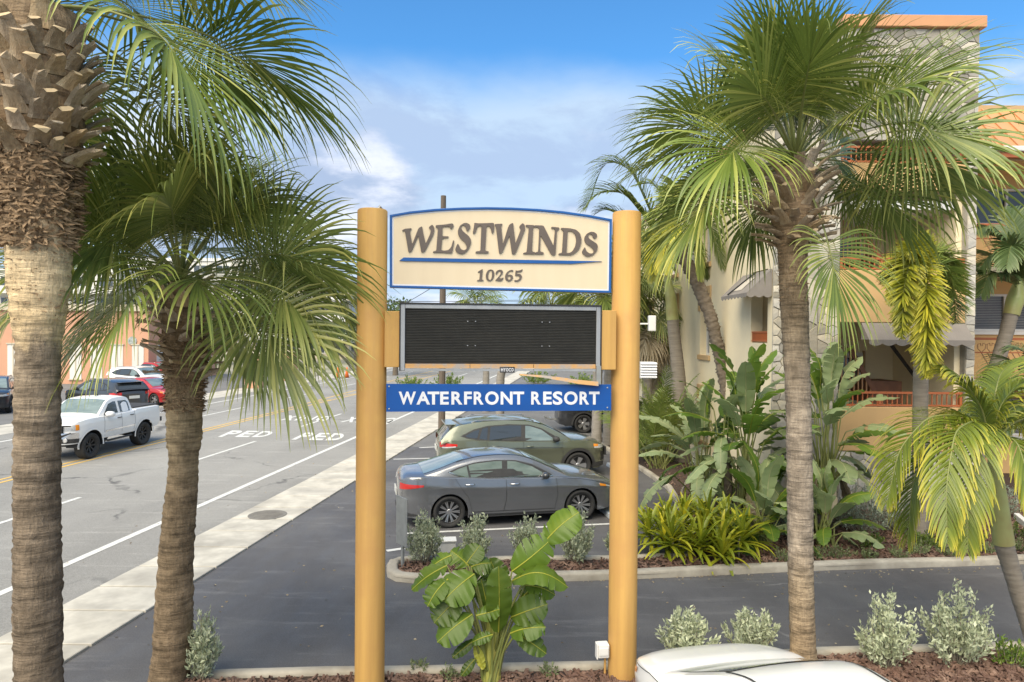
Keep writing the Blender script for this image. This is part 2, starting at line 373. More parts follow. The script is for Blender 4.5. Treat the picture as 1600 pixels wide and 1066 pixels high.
# near pavement: slabs with open joints on a bed
sheet('pavement', [RD(-7.82,-6,-.002), RD(-6.42,-6,-.002), RD(-6.42,80,-.002), RD(-7.82,80,-.002)], 'lid_concrete')
pave = thing('pavement_slabs', None, None); pave['kind'] = 'structure'
s = 3.0; k = 0
while s < 46:
    d = 1.02 + .1 * math.sin(k * 1.7); sk = math.tan(TH)
    mb = MB(); g = .022; z0 = -.002; z1 = .034 + .005 * random.random()
    q = [RD(-7.80, s + g + -7.80*sk*0 + .85), RD(-6.45, s + g + .85 - .0), RD(-6.45, s + d - g + .85), RD(-7.80, s + d - g + .85)]
    q = [RD(l, ss + (l + 7.1) * .11) for l, ss in ((-7.80, s+g), (-6.45, s+g), (-6.45, s+d-g), (-7.80, s+d-g))]
    b = .008; cx = sum((p for p in q), Vector()) / 4
    vs = [(p.x, p.y, z0) for p in q] + [(p.x, p.y, z1 - b) for p in q] + [tuple((p + (cx - p).normalized() * b * 1.6).to_2d().to_3d() + Vector((0, 0, z1))) for p in q]
    fs = [(i, (i+1) % 4, 4 + (i+1) % 4, 4 + i) for i in range(4)] + [(4+i, 4+(i+1) % 4, 8+(i+1) % 4, 8+i) for i in range(4)] + [(8,9,10,11)]
    mb.add(vs, fs); mb.build('slab', MATS['concrete'], pave)
    s += d; k += 1
sheet('far_slabs', [RD(-7.80,s,.034), RD(-6.45,s,.034), RD(-6.45,200,.034), RD(-7.80,200,.034)], 'concrete')
cover = G(418, 805, .03)
mb = MB(); mb.lathe([(.42,.034),(.42,.040),(.40,.044),(.36,.044),(.355,.041),(0.02,.041)], 28)
for a in range(-4, 5):
    w = math.sqrt(max(0, .33**2 - (a*.075)**2)); mb.box(-w, w, a*.075-.012, a*.075+.012, .0415, .046)
o = mb.build('utility_cover', MATS['lid_concrete'], loc=(cover.x, cover.y, 0)); tag(o, 'round grey utility cover set in the pale pavement slabs', 'manhole cover')

# painted lines
ZP = .0
def line_px(mb, p0, p1, w, z=ZP, l=None):
    """a painted bar between two points of the road frame"""
    (la, sa), (lb, sb) = p0, p1
    a = RD(la, sa, z); b = RD(lb, sb, z); t = (b - a).normalized(); n = Vector((-t.y, t.x, 0)) * w / 2
    # in short lengths so that the wear pattern has vertices to sit on
    mb.add([a - n, b - n, b + n, a + n], [(0, 1, 2, 3)])
mb = MB(); line_px(mb, (-9.16,-5), (-9.16,140), .16); tag(mb.build('edge_line', MATS['paint_white']), kind='structure')
mb = MB(); line_px(mb, (-21.5,-5), (-21.5,140), .16); tag(mb.build('far_edge_line', MATS['paint_white']), kind='structure')
def l_s(px, py): return RDinv(G(px, py))
mb = MB()
s0 = l_s(148,778)[1]; per = 12.2
for k in range(0, 9):
    a = l_s(303,727)[1] + 0.0 if False else None
e1 = l_s(419,690)[1]; b1 = l_s(300,728)[1]
per = (e1 - s0)
for k in range(-1, 8): line_px(mb, (-12.5, e1 + (k-1)*per - (e1-b1)), (-12.5, e1 + (k-1)*per), .13)
tag(mb.build('lane_line', MATS['paint_white']), kind='structure')
mb = MB(); f1 = l_s(408,637)[1]
for k in range(-3, 6): line_px(mb, (-18.7, f1 + k*per - 4.0), (-18.7, f1 + k*per), .13)
tag(mb.build('far_lane_line', MATS['paint_white']), kind='structure')
mb = MB()
sp = l_s(449,644)[1]
for dl in (-.16, .16):
    line_px(mb, (-15.95 + dl, -5), (-15.95 + dl, sp), .12)
    line_px(mb, (-15.95 + dl, sp), (-15.95 + dl*6.0, sp + 24), .12); line_px(mb, (-15.95 + dl*6, sp + 24), (-15.95 + dl*6, 140), .12)
for k in range(8):
    ss = sp + 5 + k*4.2; w = min(.9, .16 + (ss - sp) / 24 * .8) * .9
    line_px(mb, (-15.95 - w, ss), (-15.95 + w, ss + 1.6), .2)
tag(mb.build('centre_line', MATS['paint_yellow']), kind='structure')
# parking stall lines
mb = MB()
def bar_px(mb, a, b, w, z=.004):
    a = G(*a); b = G(*b); a.z = b.z = z; t = (b - a).normalized(); n = Vector((-t.y, t.x, 0)) * w / 2
    mb.add([a - n, b - n, b + n, a + n], [(0, 1, 2, 3)])
bar_px(mb, (628,834), (990,817), .10); bar_px(mb, (604,861), (632,857), .12); bar_px(mb, (655,700), (690,698), .12)
a = G(628,834); b = G(990,817); stall = (b - a).normalized()
nrm = Vector((-stall.y, stall.x, 0))
for q in (2.85, 5.7, 8.4):
    p = a + nrm * q; r_ = b + nrm * q + stall * .3; t = stall; n = nrm * .05
    mb.add([Vector((*v.xy, .004)) for v in (p - n, r_ - n, r_ + n, p + n)], [(0, 1, 2, 3)])
tag(mb.build('stall_line', MATS['paint_white']), kind='structure')

# glyphs from the built-in font, each fitted to a unit box
def glyph(ch, offset=0.0, res=4):
    cu_ = bpy.data.curves.new('glyph', 'FONT'); cu_.body = ch; cu_.offset = offset; cu_.resolution_u = res; cu_.fill_mode = 'FRONT'
    ob = bpy.data.objects.new('glyph', cu_)
    me = bpy.data.meshes.new_from_object(ob)
    v = np.array([tuple(x.co) for x in me.vertices]); f = [tuple(p.vertices) for p in me.polygons]
    bpy.data.objects.remove(ob); bpy.data.meshes.remove(me); bpy.data.curves.remove(cu_)
    lo = v[:, :2].min(0); hi = v[:, :2].max(0)
    return (v[:, :2] - lo) / (hi - lo), f
GL = {}
def glyph_c(ch, off):
    if (ch, off) not in GL: GL[(ch, off)] = glyph(ch, off)
    return GL[(ch, off)]
def road_word(word, bl, br, tr, tl, widths, name):
    """a painted word: its four corners on the road, read off the picture once"""
    c = [G(*q) for q in (bl, br, tr, tl)]
    tot = sum(widths) + .22 * (len(word) - 1); x = 0
    for ch, w in zip(word, widths):
        uv, f = glyph_c(ch, .035)
        if ch == 'I': uv = uv.copy()
        vs = []
        for u, v in uv:
            uu = (x + u * w) / tot
            p = (c[0].lerp(c[1], uu)).lerp(c[3].lerp(c[2], uu), v); vs.append((p.x, p.y, 0.0))
        me = mkmesh(name, vs, f, MATS['paint_white'])
        if len(me.polygons) and me.polygons[0].normal.z < 0: me.flip_normals()
        tag(mo(name, me), kind='structure'); x += w + .22
road_word('PED', (340,682.8), (415,683.2), (431,674.2), (363,672.6), (1, 1, 1.05), 'painted_letter')
road_word('PED', (455,687), (531,688.4), (541,677.6), (478,675.8), (1, 1, 1.05), 'painted_letter')
road_word('XING', (437,656.5), (507,658.2), (521,650.6), (451,649.2), (1.1, .3, 1.1, 1.1), 'painted_letter')
road_word('XING', (531,659.5), (607,661.5), (622,653.2), (548,651.6), (1.1, .3, 1.1, 1.1), 'painted_letter')

# ------------------------------------------------------------------ beds and kerbs
def kerb(name, pts, w=.17, h=.12, inner=1, m='kerb_concrete', closed=False, sub=.6):
    """a rounded kerb swept along a line; pieces of about a metre with fine joints"""
    P_ = [Vector((p.x, p.y, 0)) for p in pts]
    out = []
    for a, b in zip(P_[:-1], P_[1:]):
        n = max(1, int((b - a).length / sub))
        out += [a.lerp(b, i / n) for i in range(n)]
    out.append(P_[-1])
    prof = [(0, -.02), (0, h - .035), (.012, h - .012), (.035, h), (w - .035, h), (w - .012, h - .012), (w, h - .035), (w, -.02)]
    vs = []; k = len(out); m_ = len(prof)
    for i in range(k):
        t = (out[min(i+1, k-1)] - out[max(0, i-1)]).normalized(); n = Vector((-t.y, t.x, 0)) * inner
        jit = .006 * math.sin(i * 2.3) + .004 * math.sin(i * 5.1)
        for o_, z in prof: vs.append(out[i] + n * (o_ + jit) + Vector((0, 0, z + (.006 * math.sin(i * 1.3) if z > 0 else 0))))
    fs = []
    for i in range(k-1):
        for j in range(m_-1): fs.append((i*m_+j, (i+1)*m_+j, (i+1)*m_+j+1, i*m_+j+1))
    fs += [tuple(range(m_)), tuple((k-1)*m_+j for j in range(m_))[::-1]]
    mb = MB(); mb.add(vs, fs); o = mb.build(name, MATS[m], recalc=True); autosmooth(o, 50)
    return tag(o, kind='structure')
low = [G(608,885), G(603.5,893), G(606,902), G(618,909), G(645,912), G(800,911), G(1000,905), G(1250,893), G(1600,882)]
low.append(low[-1] + (low[-1] - low[-2]).normalized() * 12)
upp = [G(608,885), G(622,880), G(650,878), G(953,877), G(1000,874.5), G(1072,872)]
lotk = [G(1072,872), G(1081,835), G(1042,765), G(1000,735.5), G(962,712), G(925,690)]
kerb('island_kerb', low, .19, .13, 1)
kerb('island_back_kerb', upp, .15, .12, -1)
kerb('lot_kerb', lotk, .15, .12, -1)
bed_poly = [p for p in low] + [Vector((26, 17, 0)), Vector((26, 30, 0)), Vector((6.2, 30, 0))] + lotk[::-1] + upp[::-1][1:-1]
def inside(poly, x, y):
    c = False; n = len(poly)
    for i in range(n):
        a = poly[i]; b = poly[(i+1) % n]
        if (a.y > y) != (b.y > y) and x < (b.x - a.x) * (y - a.y) / (b.y - a.y) + a.x: c = not c
    return c
def near_edge(poly, x, y, d):
    n = len(poly)
    for i in range(n):
        a = poly[i]; b = poly[(i+1) % n]; ex, ey = b.x - a.x, b.y - a.y; L2 = ex*ex + ey*ey or 1
        t = max(0, min(1, ((x - a.x)*ex + (y - a.y)*ey) / L2))
        if (a.x + t*ex - x)**2 + (a.y + t*ey - y)**2 < d*d: return True
    return False
def mulch(name, poly, z, area_fn, n, seed):
    tess = tessellate_polygon([[Vector((p.x, p.y, 0)) for p in poly]])
    me = mkmesh(name, [(p.x, p.y, z) for p in poly], [tuple(t) for t in tess], MATS['mulch_soil'])
    for p in me.polygons:
        if p.normal.z < 0: p.flip()
    tag(mo(name, me), kind='structure')
    rg = np.random.default_rng(seed); vs = []; fs = []; cnt = 0
    while cnt < n:
        x, y = area_fn(rg)
        if not inside(poly, x, y) or near_edge(poly, x, y, .21): continue
        L_ = rg.uniform(.02, .065); w = rg.uniform(.010, .024); th = rg.uniform(.005, .012)
        a = rg.uniform(0, 2*math.pi); ti = rg.normal(0, .45); ro = rg.normal(0, .5); zz = z + rg.uniform(.004, .035)
        ca, sa = math.cos(a), math.sin(a); ct, st = math.cos(ti), math.sin(ti); cr_, sr = math.cos(ro), math.sin(ro)
        b = len(vs)
        for (u, v, q) in ((-L_,-w,-th),(L_,-w*.7,-th),(L_,w*.7,-th),(-L_,w,-th),(-L_*.9,-w,th),(L_*.85,-w*.6,th),(L_*.9,w*.5,th),(-L_,w*.8,th)):
            v2 = v*cr_ - q*sr; q2 = v*sr + q*cr_; u2 = u*ct - q2*st; q3 = u*st + q2*ct
            vs.append((x + u2*ca - v2*sa, y + u2*sa + v2*ca, zz + q3))
        fs += [(b+4,b+5,b+6,b+7),(b,b+1,b+5,b+4),(b+1,b+2,b+6,b+5),(b+2,b+3,b+7,b+6),(b+3,b,b+4,b+7)]; cnt += 1
    o = mo('mulch_chips', mkmesh('mulch_chips', vs, fs, MATS['mulch_chip'])); tag(o, kind='stuff')
mulch('planting_bed', bed_poly, .075, lambda r: (r.uniform(-2.2, 13), r.uniform(11.2, 17.5) if r.random() < .9 else r.uniform(17, 26)), 15000, 3)
fr = [G(300,1061.5), G(420,1059), G(600,1054), G(950,1047), G(1280,1025), G(1540,1016), G(1640,1013)]
fr.append(fr[-1] + (fr[-1] - fr[-2]).normalized() * 5)
kerb('front_kerb', fr, .15, .13, -1)
front_poly = [p.copy() for p in fr] + [Vector((12, 7.3, 0)), Vector((4.2, 7.3, 0)), Vector((1.1, 6.9, 0)), Vector((.7, 4.2, 0)), Vector((-5.2, 3.6, 0)), Vector((-5.0, 7.2, 0))]
mulch('front_bed', front_poly, .075, lambda r: (r.uniform(-4, 8.5), r.uniform(6.8, 9.4)), 9000, 4)
# ================================================================== RESORT BUILDING
def voronoi_cells(w, h, sx, sz, seed, jit=.42):
    """irregular flat cells filling a w x h rectangle"""
    rg = np.random.default_rng(seed); nx = max(1, round(w / sx)); nz = max(1, round(h / sz)); pts = []
    for j in range(nz):
        for i in range(nx):
            off = .5 if j % 2 else 0
            pts.append(((i + .5 + (off - .25 if nx > 1 else 0) + rg.uniform(-jit, jit)) * w / nx, (j + .5 + rg.uniform(-jit, jit)) * h / nz))
    cells = []
    for a, (x, z) in enumerate(pts):
        poly = [(0, 0), (w, 0), (w, h), (0, h)]
        for b, (x2, z2) in enumerate(pts):
            if a == b or abs(x2 - x) > 3.2 * sx or abs(z2 - z) > 3.2 * sz: continue
            mx, mz = (x + x2) / 2, (z + z2) / 2; dx_, dz_ = x2 - x, z2 - z; out = []
            for i in range(len(poly)):
                p, q = poly[i], poly[(i+1) % len(poly)]
                dp = (p[0]-mx)*dx_ + (p[1]-mz)*dz_; dq = (q[0]-mx)*dx_ + (q[1]-mz)*dz_
                if dp <= 0: out.append(p)
                if (dp < 0) != (dq < 0) and dp != dq:
                    t = dp / (dp - dq); out.append((p[0] + t*(q[0]-p[0]), p[1] + t*(q[1]-p[1])))
            poly = out
            if len(poly) < 3: break
        # drop near-double corners
        if len(poly) >= 3:
            cl = [p for i, p in enumerate(poly) if math.hypot(p[0]-poly[i-1][0], p[1]-poly[i-1][1]) > .012]
            if len(cl) >= 3: cells.append(cl)
    return cells
def stones(parent, o, u, n, w, h, sx, sz, seed, dep=.032):
    """single stones proud of the wall: o lower left corner, u along the wall, n outward"""
    o = Vector(o); u = Vector(u); n = Vector(n); rg = np.random.default_rng(seed + 50)
    for poly in voronoi_cells(w, h, sx, sz, seed):
        cx = sum(p[0] for p in poly) / len(poly); cz = sum(p[1] for p in poly) / len(poly)
        def shr(d):
            r = []
            for x, z in poly:
                L_ = math.hypot(x-cx, z-cz) or 1; r.append((x - (x-cx)/L_*d, z - (z-cz)/L_*d))
            return r
        d1 = dep * rg.uniform(.55, 1.2); tl, tz = rg.normal(0, .05), rg.normal(0, .05); k = len(poly)
        c3 = o + u * cx + Vector((0, 0, cz)); vs = []
        for ring, dd in ((shr(.006), -.01), (shr(.009), d1 * .6), (shr(.018), d1)):
            for x, z in ring: vs.append(o + u * x + Vector((0, 0, z)) + n * (dd + (tl*(x-cx) + tz*(z-cz) if dd > 0 else 0)) - c3)
        fs = []
        for r_ in range(2):
            for i in range(k): fs.append((r_*k+i, r_*k+(i+1) % k, (r_+1)*k+(i+1) % k, (r_+1)*k+i))
        fs.append(tuple(2*k+i for i in range(k)))
        mb = MB(); mb.add(vs, fs); mb.build('stone', MATS['stone'], parent, loc=c3, recalc=True)

YF, YB = 16.0, 18.7                # front of the bay, back of its galleries
XW, XT, XC, XE = 6.10, 7.65, P(1506, 500, 16).x, P(1522, 400, 16).x
ZTOP = P(1400, 47, 16).z; ZW = 9.35
B = thing('resort_building', 'cream and tan resort building with stone tower, tan galleries and orange railings behind the palms', 'building', (0, 0, 0))
# long side wall with its openings, seen edge on
mb = MB()
wins = [(21.1, 22.15, 3.52, 5.42), (21.1, 22.15, 6.42, 8.3), (25.2, 26.9, 3.52, 5.42), (25.2, 26.9, 6.42, 8.3), (29.5, 30.6, 3.52, 5.42), (21.1, 22.15, .8, 2.3)]
niche = (16.32, 17.45, 3.97, 5.75)
mb.prism([(16.03, 0), (36, 0), (36, ZW), (16.03, ZW)], lambda y, z, d: Vector((XW + d, y, z)), 0, .3,
         [[(a, c), (b, c), (b, d), (a, d)] for a, b, c, d in wins + [niche]])
mb.build('side_wall', MATS['stucco_cream'], B, recalc=True)
for a, b, c, d in wins:
    f = MB().box(XW + .26, XW + .29, a + .002, b - .002, c + .002, d - .002).build('window', MATS['window_dark'], B)
    mb = MB(); mb.box(XW + .20, XW + .26, a + .002, a + .06, c, d); mb.box(XW + .20, XW + .26, b - .06, b - .002, c, d)
    mb.box(XW + .20, XW + .26, a + .06, b - .06, d - .06, d); mb.box(XW + .20, XW + .26, a + .06, b - .06, c, c + .06)
    mb.build('frame', MATS['white_trim'], f)
    mb = MB(); mb.box(XW - .07, XW + .02, a - .10, b + .10, c - .16, c - .002); bevel(mb.build('sill', MATS['trim_tan'], f), .015)
    mb = MB(); mb.box(XW - .05, XW - .001, a - .16, b + .16, d + .002, d + .26); mb.box(XW - .05, XW - .001, a - .16, a - .002, d - .5, d + .001)
    mb.box(XW - .05, XW - .001, b + .002, b + .16, d - .5, d + .001); bevel(mb.build('lintel', MATS['trim_tan'], f), .012)
# niche with its little railing
mb = MB(); mb.box(7.5, 7.55, 16.25, 18, 3.7, 6); mb.box(XW + .3, 7.5, 16.3, 18, 5.76, 5.8); mb.box(XW + .3, 7.5, 16.3, 18, 3.9, 3.96); mb.box(XW + .3, 7.5, 17.5, 17.55, 3.96, 5.76)
mb.build('niche_wall', MATS['stucco_shaded'], B)
mb = MB()
for z in (4.0, 4.22): mb.box(XW + .02, XW + .07, niche[0], niche[1], z, z + .035)
for k in range(15): y = niche[0] + .04 + k * .075; mb.box(XW + .03, XW + .06, y, y + .028, 4.03, 4.22)
mb.build('niche_railing', MATS['orange_metal'], B)
# small awning over the niche
za, zb, zo = 5.72, 5.16, .60
aw = MB(); y0, y1 = 16.02, 18.05
aw.add([(XW - .02, y0, za), (XW - .02, y1, za), (XW - zo, y1 - .05, zb), (XW - zo, y0 + .02, zb)], [(0, 1, 2, 3)])
aw.add([(XW - .02, y0, za), (XW - zo, y0 + .02, zb), (XW - .02, y0, zb)], [(0, 1, 2)])
aw.add([(XW - .02, y1, za), (XW - zo, y1 - .05, zb), (XW - .02, y1, zb)], [(0, 2, 1)])
a_o = aw.build('awning', MATS['awning_grey'], B)
v = MB()
def scallop(mb, a, b, drop, n, sc=.045):
    a = Vector(a); b = Vector(b); m = n * 6; vs = []
    for i in range(m + 1):
        p = a.lerp(b, i / m); vs += [p, p - Vector((0, 0, drop + sc * abs(math.sin(math.pi * i / 6))))]
    mb.add(vs, [(2*i, 2*i+1, 2*i+3, 2*i+2) for i in range(m)])
scallop(v, (XW - zo, y0 + .02, zb), (XW - zo, y1 - .05, zb), .07, 8); scallop(v, (XW - .02, y0, zb), (XW - zo, y0 + .02, zb), .07, 3)
v.build('valance', MATS['awning_grey'], a_o)
mb = MB(); mb.add([(XW - .2, 16.6, za - .17), (XW - .2, 17.2, za - .17), (XW - .5, 17.3, zb + .09), (XW - .5, 16.7, zb + .09)], [(0, 1, 2, 3)])
o = mb.build('awning_stripe', MATS['awning_stripe'], a_o); o.location = (-.012, 0, .012)
mb = MB(); mb.tube([(XW - .05, 17.0, za + .0), (XW - .24, 17.05, za - .16), (XW - zo - .02, 17.4, zb + .02)], .018, 6); mb.build('awning_frame', MATS['black'], a_o)
mb = MB(); mb.box(XW - .06, XW + .34, 15.9, 36, ZW + .001, ZW + .24); bevel(mb.build('coping', MATS['roof_orange'], B), .02)

# stone front: mortar bodies with single stones
mb = MB(); mb.box(XW + .002, XT, YF, YF + .3, 0, ZW - .002); w1 = mb.build('stone_pier', MATS['mortar'], B)
mb = MB(); mb.box(XT + .001, XC - .001, YF - .02, YF + .3, 0, 1.465); w2 = mb.build('stone_base', MATS['mortar'], B)
mb = MB(); mb.box(XC, XE, YF - .06, YF + 3.0, 0, 8.7); w3 = mb.build('stone_column', MATS['mortar'], B)
mb = MB(); mb.box(XT, XE, YF - .06, YF + 3.0, 8.702, ZTOP); w4 = mb.build('stone_tower', MATS['mortar'], B)
stones(w1, (XW + .005, YF, 2.0), (1, 0, 0), (0, -1, 0), .36, 7.2, .19, .21, 1)
stones(w1, (XT - .50, YF, 2.0), (1, 0, 0), (0, -1, 0), .495, 7.2, .25, .22, 2)
stones(w1, (XW + .38, YF, .1), (1, 0, 0), (0, -1, 0), .66, 9.1, .45, .5, 5)
stones(w2, (XT + .02, YF - .02, .05), (1, 0, 0), (0, -1, 0), XC - XT - .04, 1.40, .33, .21, 3)
stones(w3, (XC + .003, YF - .06, .6), (1, 0, 0), (0, -1, 0), XE - XC - .006, 8.1, .25, .20, 4, .035)
stones(w4, (XT + .01, YF - .06, 8.71), (1, 0, 0), (0, -1, 0), XE - XT - .02, ZTOP - 8.72, .27, .21, 6, .04)
stones(w4, (XT, YF + 2.9, 8.71), (0, -1, 0), (-1, 0, 0), 2.9, ZTOP - 8.72, .42, .34, 8, .04)
mb = MB(); mb.box(XT - .08, XE + .09, YF - .2, YF + 3.1, ZTOP + .001, ZTOP + .27); bevel(mb.build('tower_coping', MATS['roof_orange'], B), .015)

# galleries: slabs, parapets, railings, back walls
def railing(x0, x1, y, z0, z1, name='railing', posts=4, step=.115):
    rl = MB(); rl.box(x0, x1, y - .03, y + .03, z1 - .05, z1); rl.box(x0, x1, y - .022, y + .022, z0, z0 + .04)
    r_ = rl.build(name, MATS['orange_metal'], B)
    for k in range(posts): x = x0 + .03 + (x1 - x0 - .06) * k / (posts - 1); MB().box(x - .03, x + .03, y - .028, y + .028, z0 + .041, z1 - .051).build('post', MATS['orange_metal'], r_)
    bb = MB(); n = int((x1 - x0) / step)
    for k in range(1, n): x = x0 + (x1 - x0) * k / n; bb.box(x - .011, x + .011, y - .011, y + .011, z0 + .041, z1 - .051)
    tag(bb.build('balusters', MATS['orange_metal'], r_), kind='stuff')
for fl, (zp0, zp1, zr) in enumerate([(1.47, 2.50, 2.86), (4.48, 5.70, 6.00), (7.55, 8.2, 8.6)]):
    mb = MB(); mb.box(XT + .002, XC - .002, YF - .05, YF + .12, zp0, zp1); bevel(mb.build('parapet', MATS['stucco_tan'], B), .012)
    mb = MB(); mb.box(XT + .002, XC - .142, YF + .126, YB - .001, zp1 - 1.05, zp1 - .85); mb.build('floor_slab', MATS['white_trim'], B)
    railing(XT + .01, XC - .01, YF + .02, zp1 + .02, zr)
mb = MB(); mb.box(XT + .002, XC + 1.5, YB, YB + .2, 0, 8.69); mb.build('gallery_wall', MATS['stucco_cream'], B)
mb = MB(); mb.box(XC - .14, XC - .002, YF + .121, YB, 1.45, 8.69); mb.build('gallery_side_wall', MATS['stucco_cream'], B)
mb = MB(); mb.box(XT - .2, XT - .001, YF + .301, YB, 0, 8.69); mb.build('gallery_end_wall', MATS['stucco_shaded'], B)
for z in (1.66, 4.86, 7.4):
    d_ = MB().box(XT + 1.15, XT + 1.95, YB - .03, YB - .002, z, z + 2.05).build('door', MATS['white_trim'], B)
    MB().box(XT + 1.25, XT + 1.85, YB - .04, YB - .031, z + .9, z + 1.9).build('pane', MATS['window_dark'], d_)
    mb = MB(); mb.box(XT + 1.09, XT + 1.149, YB - .05, YB - .002, z, z + 2.1); mb.box(XT + 1.951, XT + 2.01, YB - .05, YB - .002, z, z + 2.1); mb.build('frame', MATS['trim_tan'], d_)
# stairs with their slanting handrails
for (x0, z0, x1, z1, zb_) in ((1328, 545, 1366, 612, 606), (1342, 352, 1374, 404, 404)):
    a = P(x0, z0, 17.2); b = P(x1, z1, 17.2); zf = P(x1, zb_, 17.2).z
    st = MB(); st.bar(a, b, .07, .11); s_ = st.build('stair_handrail', MATS['dark_wood'] if z0 > 500 else MATS['orange_metal'], B)
    bb = MB(); x = XT + .45
    while x < b.x - .03:
        zt = a.z + (b.z - a.z) * (x - a.x) / (b.x - a.x) if x > a.x else a.z + .35 * (a.x - x)
        bb.box(x - .014, x + .014, 17.18, 17.21, zf - .1, max(zt, zf - .05)); x += .105
    tag(bb.build('balusters', MATS['bronze'], s_), kind='stuff')
    fl = MB()
    for k in range(7): fl.box(b.x - .1 + k*.13, b.x + .9, 17.3, 18.5, zf - .15 + k*.02 - (k*.0), zf + .06 + k*.002)
    MB().box(b.x - .05, b.x + .75, 17.3, 18.3, zf - .4, zf + .16).build('stair_flight', MATS['dark_wood'], B)
p0 = P(1393, 540, 16.9); p1 = P(1432, 592, 17.6)
MB().bar(p0, p1, .06, .06).build('stair_brace', MATS['black'], B)
# wide awning under the first gallery
mb = MB(); xa = XT + .5
mb.add([(xa, YF - .06, 4.47), (XC - .01, YF - .06, 4.47), (XC - .01, YF - .42, 4.08), (xa, YF - .42, 4.08)], [(0, 3, 2, 1)])
mb.add([(xa, YF - .06, 4.47), (xa, YF - .42, 4.08), (xa, YF - .06, 4.08)], [(0, 1, 2)])
a2 = mb.build('awning', MATS['awning_grey'], B)
v = MB(); scallop(v, (xa, YF - .42, 4.08), (XC - .01, YF - .42, 4.08), .09, 8, .05); v.build('valance', MATS['awning_grey'], a2)

# right wing, set back
YR = 20.5
mb = MB()
rw = []
for z0, z1 in ((4.34, 5.46), (7.52, 8.62), (1.2, 2.3)):
    for k in range(5): x = 13.85 + k * 2.3; rw.append((x, x + 1.95, z0, z1))
mb.prism([(XE + .01, 0), (27, 0), (27, 9.2), (XE + .01, 9.2)], lambda x, z, d: Vector((x, YR + d, z)), 0, .25, [[(a, c), (b, c), (b, d), (a, d)] for a, b, c, d in rw])
mb.build('wing_wall', MATS['stucco_tan'], B, recalc=True)
for a, b, c, d in rw:
    f = MB().box(a + .002, b - .002, YR + .12, YR + .14, c + .002, d - .002).build('window', MATS['window_dark'], B)
    fr_ = MB(); mid = (a + b) / 2
    for x0, x1 in ((a + .002, a + .07), (b - .07, b - .002), (mid - .035, mid + .035)): fr_.box(x0, x1, YR + .05, YR + .11, c + .071, d - .071)
    fr_.box(a + .002, b - .002, YR + .05, YR + .11, c + .002, c + .07); fr_.box(a + .002, b - .002, YR + .05, YR + .11, d - .07, d - .002)
    fr_.build('frame', MATS['white_trim'], f)
    bl = MB(); z = c + .09
    while z < d - .1: bl.box(a + .09, mid - .05, YR + .112, YR + .118, z, z + .028); bl.box(mid + .05, b - .09, YR + .112, YR + .118, z, z + .028); z += .05
    if c < 5: tag(bl.build('blind_slats', MATS['blind'], f), kind='stuff')
    MB().box(a - .05, b + .05, YR - .08, YR - .001, c - .1, c - .002).build('sill', MATS['white_trim'], f)
YK = 18.9
for zf in (2.98, 6.13):
    mb = MB(); mb.box(XE + .01, 27, YK - .08, YR - .001, zf - .25, zf); bevel(mb.build('balcony_slab', MATS['stucco_cream'], B), .015)
    rl = MB(); rl.box(XE + .01, 27, YK - .03, YK + .03, zf + 1.10, zf + 1.17); rl.box(XE + .01, 27, YK - .02, YK + .02, zf + .74, zf + .77); rl.box(XE + .01, 27, YK - .02, YK + .02, zf + .03, zf + .06)
    r_ = rl.build('balcony_railing', MATS['orange_metal'], B)
    x = 14.9
    while x < 27: MB().box(x - .025, x + .025, YK - .025, YK + .025, zf + .061, zf + 1.099).build('post', MATS['orange_metal'], r_); x += 1.75
    bb = MB(); x = 13.0
    while x < 20:
        pts = [(x, YK, zf + .04), (x, YK - .14, zf + .12), (x, YK - .20, zf + .25), (x, YK - .14, zf + .42), (x, YK - .04, zf + .6), (x, YK, zf + .75)]
        pts = [(px_ + .10 * math.sin((pz - zf) * 4.2), py_, pz) for px_, py_, pz in pts]
        bb.tube(pts, .017, 5); x += .17
    x = 13.0
    while x < 20:
        for sg in (-1, 1):
            bb.tube([(x + sg*.02, YK, zf + .78), (x + sg*.10, YK, zf + .86), (x + sg*.11, YK, zf + .98), (x + sg*.04, YK, zf + 1.02), (x + sg*.02, YK, zf + .94)], .013, 5)
        x += .26
    tag(bb.build('balusters', MATS['bronze'], r_), kind='stuff')
mb = MB(); mb.box(XE + .01, 27, 18.75, YR - .001, 9.0, 9.12); mb.build('soffit', MATS['trim_tan'], B)
mb = MB(); mb.box(XE + .01, 27, 18.6, 18.74, 9.05, 9.2); mb.build('fascia', MATS['orange_metal'], B)
mb = MB(); mb.box(XE + .01, 27, 18.52, 18.72, 9.201, 9.35); bevel(mb.build('gutter', MATS['white_trim'], B), .03)
rf = MB().add([(XE + .02, 18.65, 9.33), (27, 18.65, 9.33), (27, 20.2, 10.85), (XE + .02, 20.2, 10.85)], [(0, 1, 2, 3)]).build('roof', MATS['roof_orange'], B)
x = XE + .03; sl = Vector((0, 1.55, 1.52)).normalized(); nn = Vector((0, -1.52, 1.55)).normalized()
pan = None
while x < 24:
    mb = MB(); M = Matrix((Vector((1, 0, 0)), sl, nn)).transposed().to_4x4(); M.translation = (x, 18.65, 9.335)
    mb.box(.004, .416, 0, 2.17, .004, .014, M); mb.box(.39, .424, 0, 2.17, .015, .055, M); mb.build('roof_panel', MATS['roof_orange'], rf); x += .42
mb = MB(); mb.box(XE + .02, 27, 20.15, 20.5, 10.83, 10.98); mb.build('ridge_cap', MATS['trim_tan'], rf)
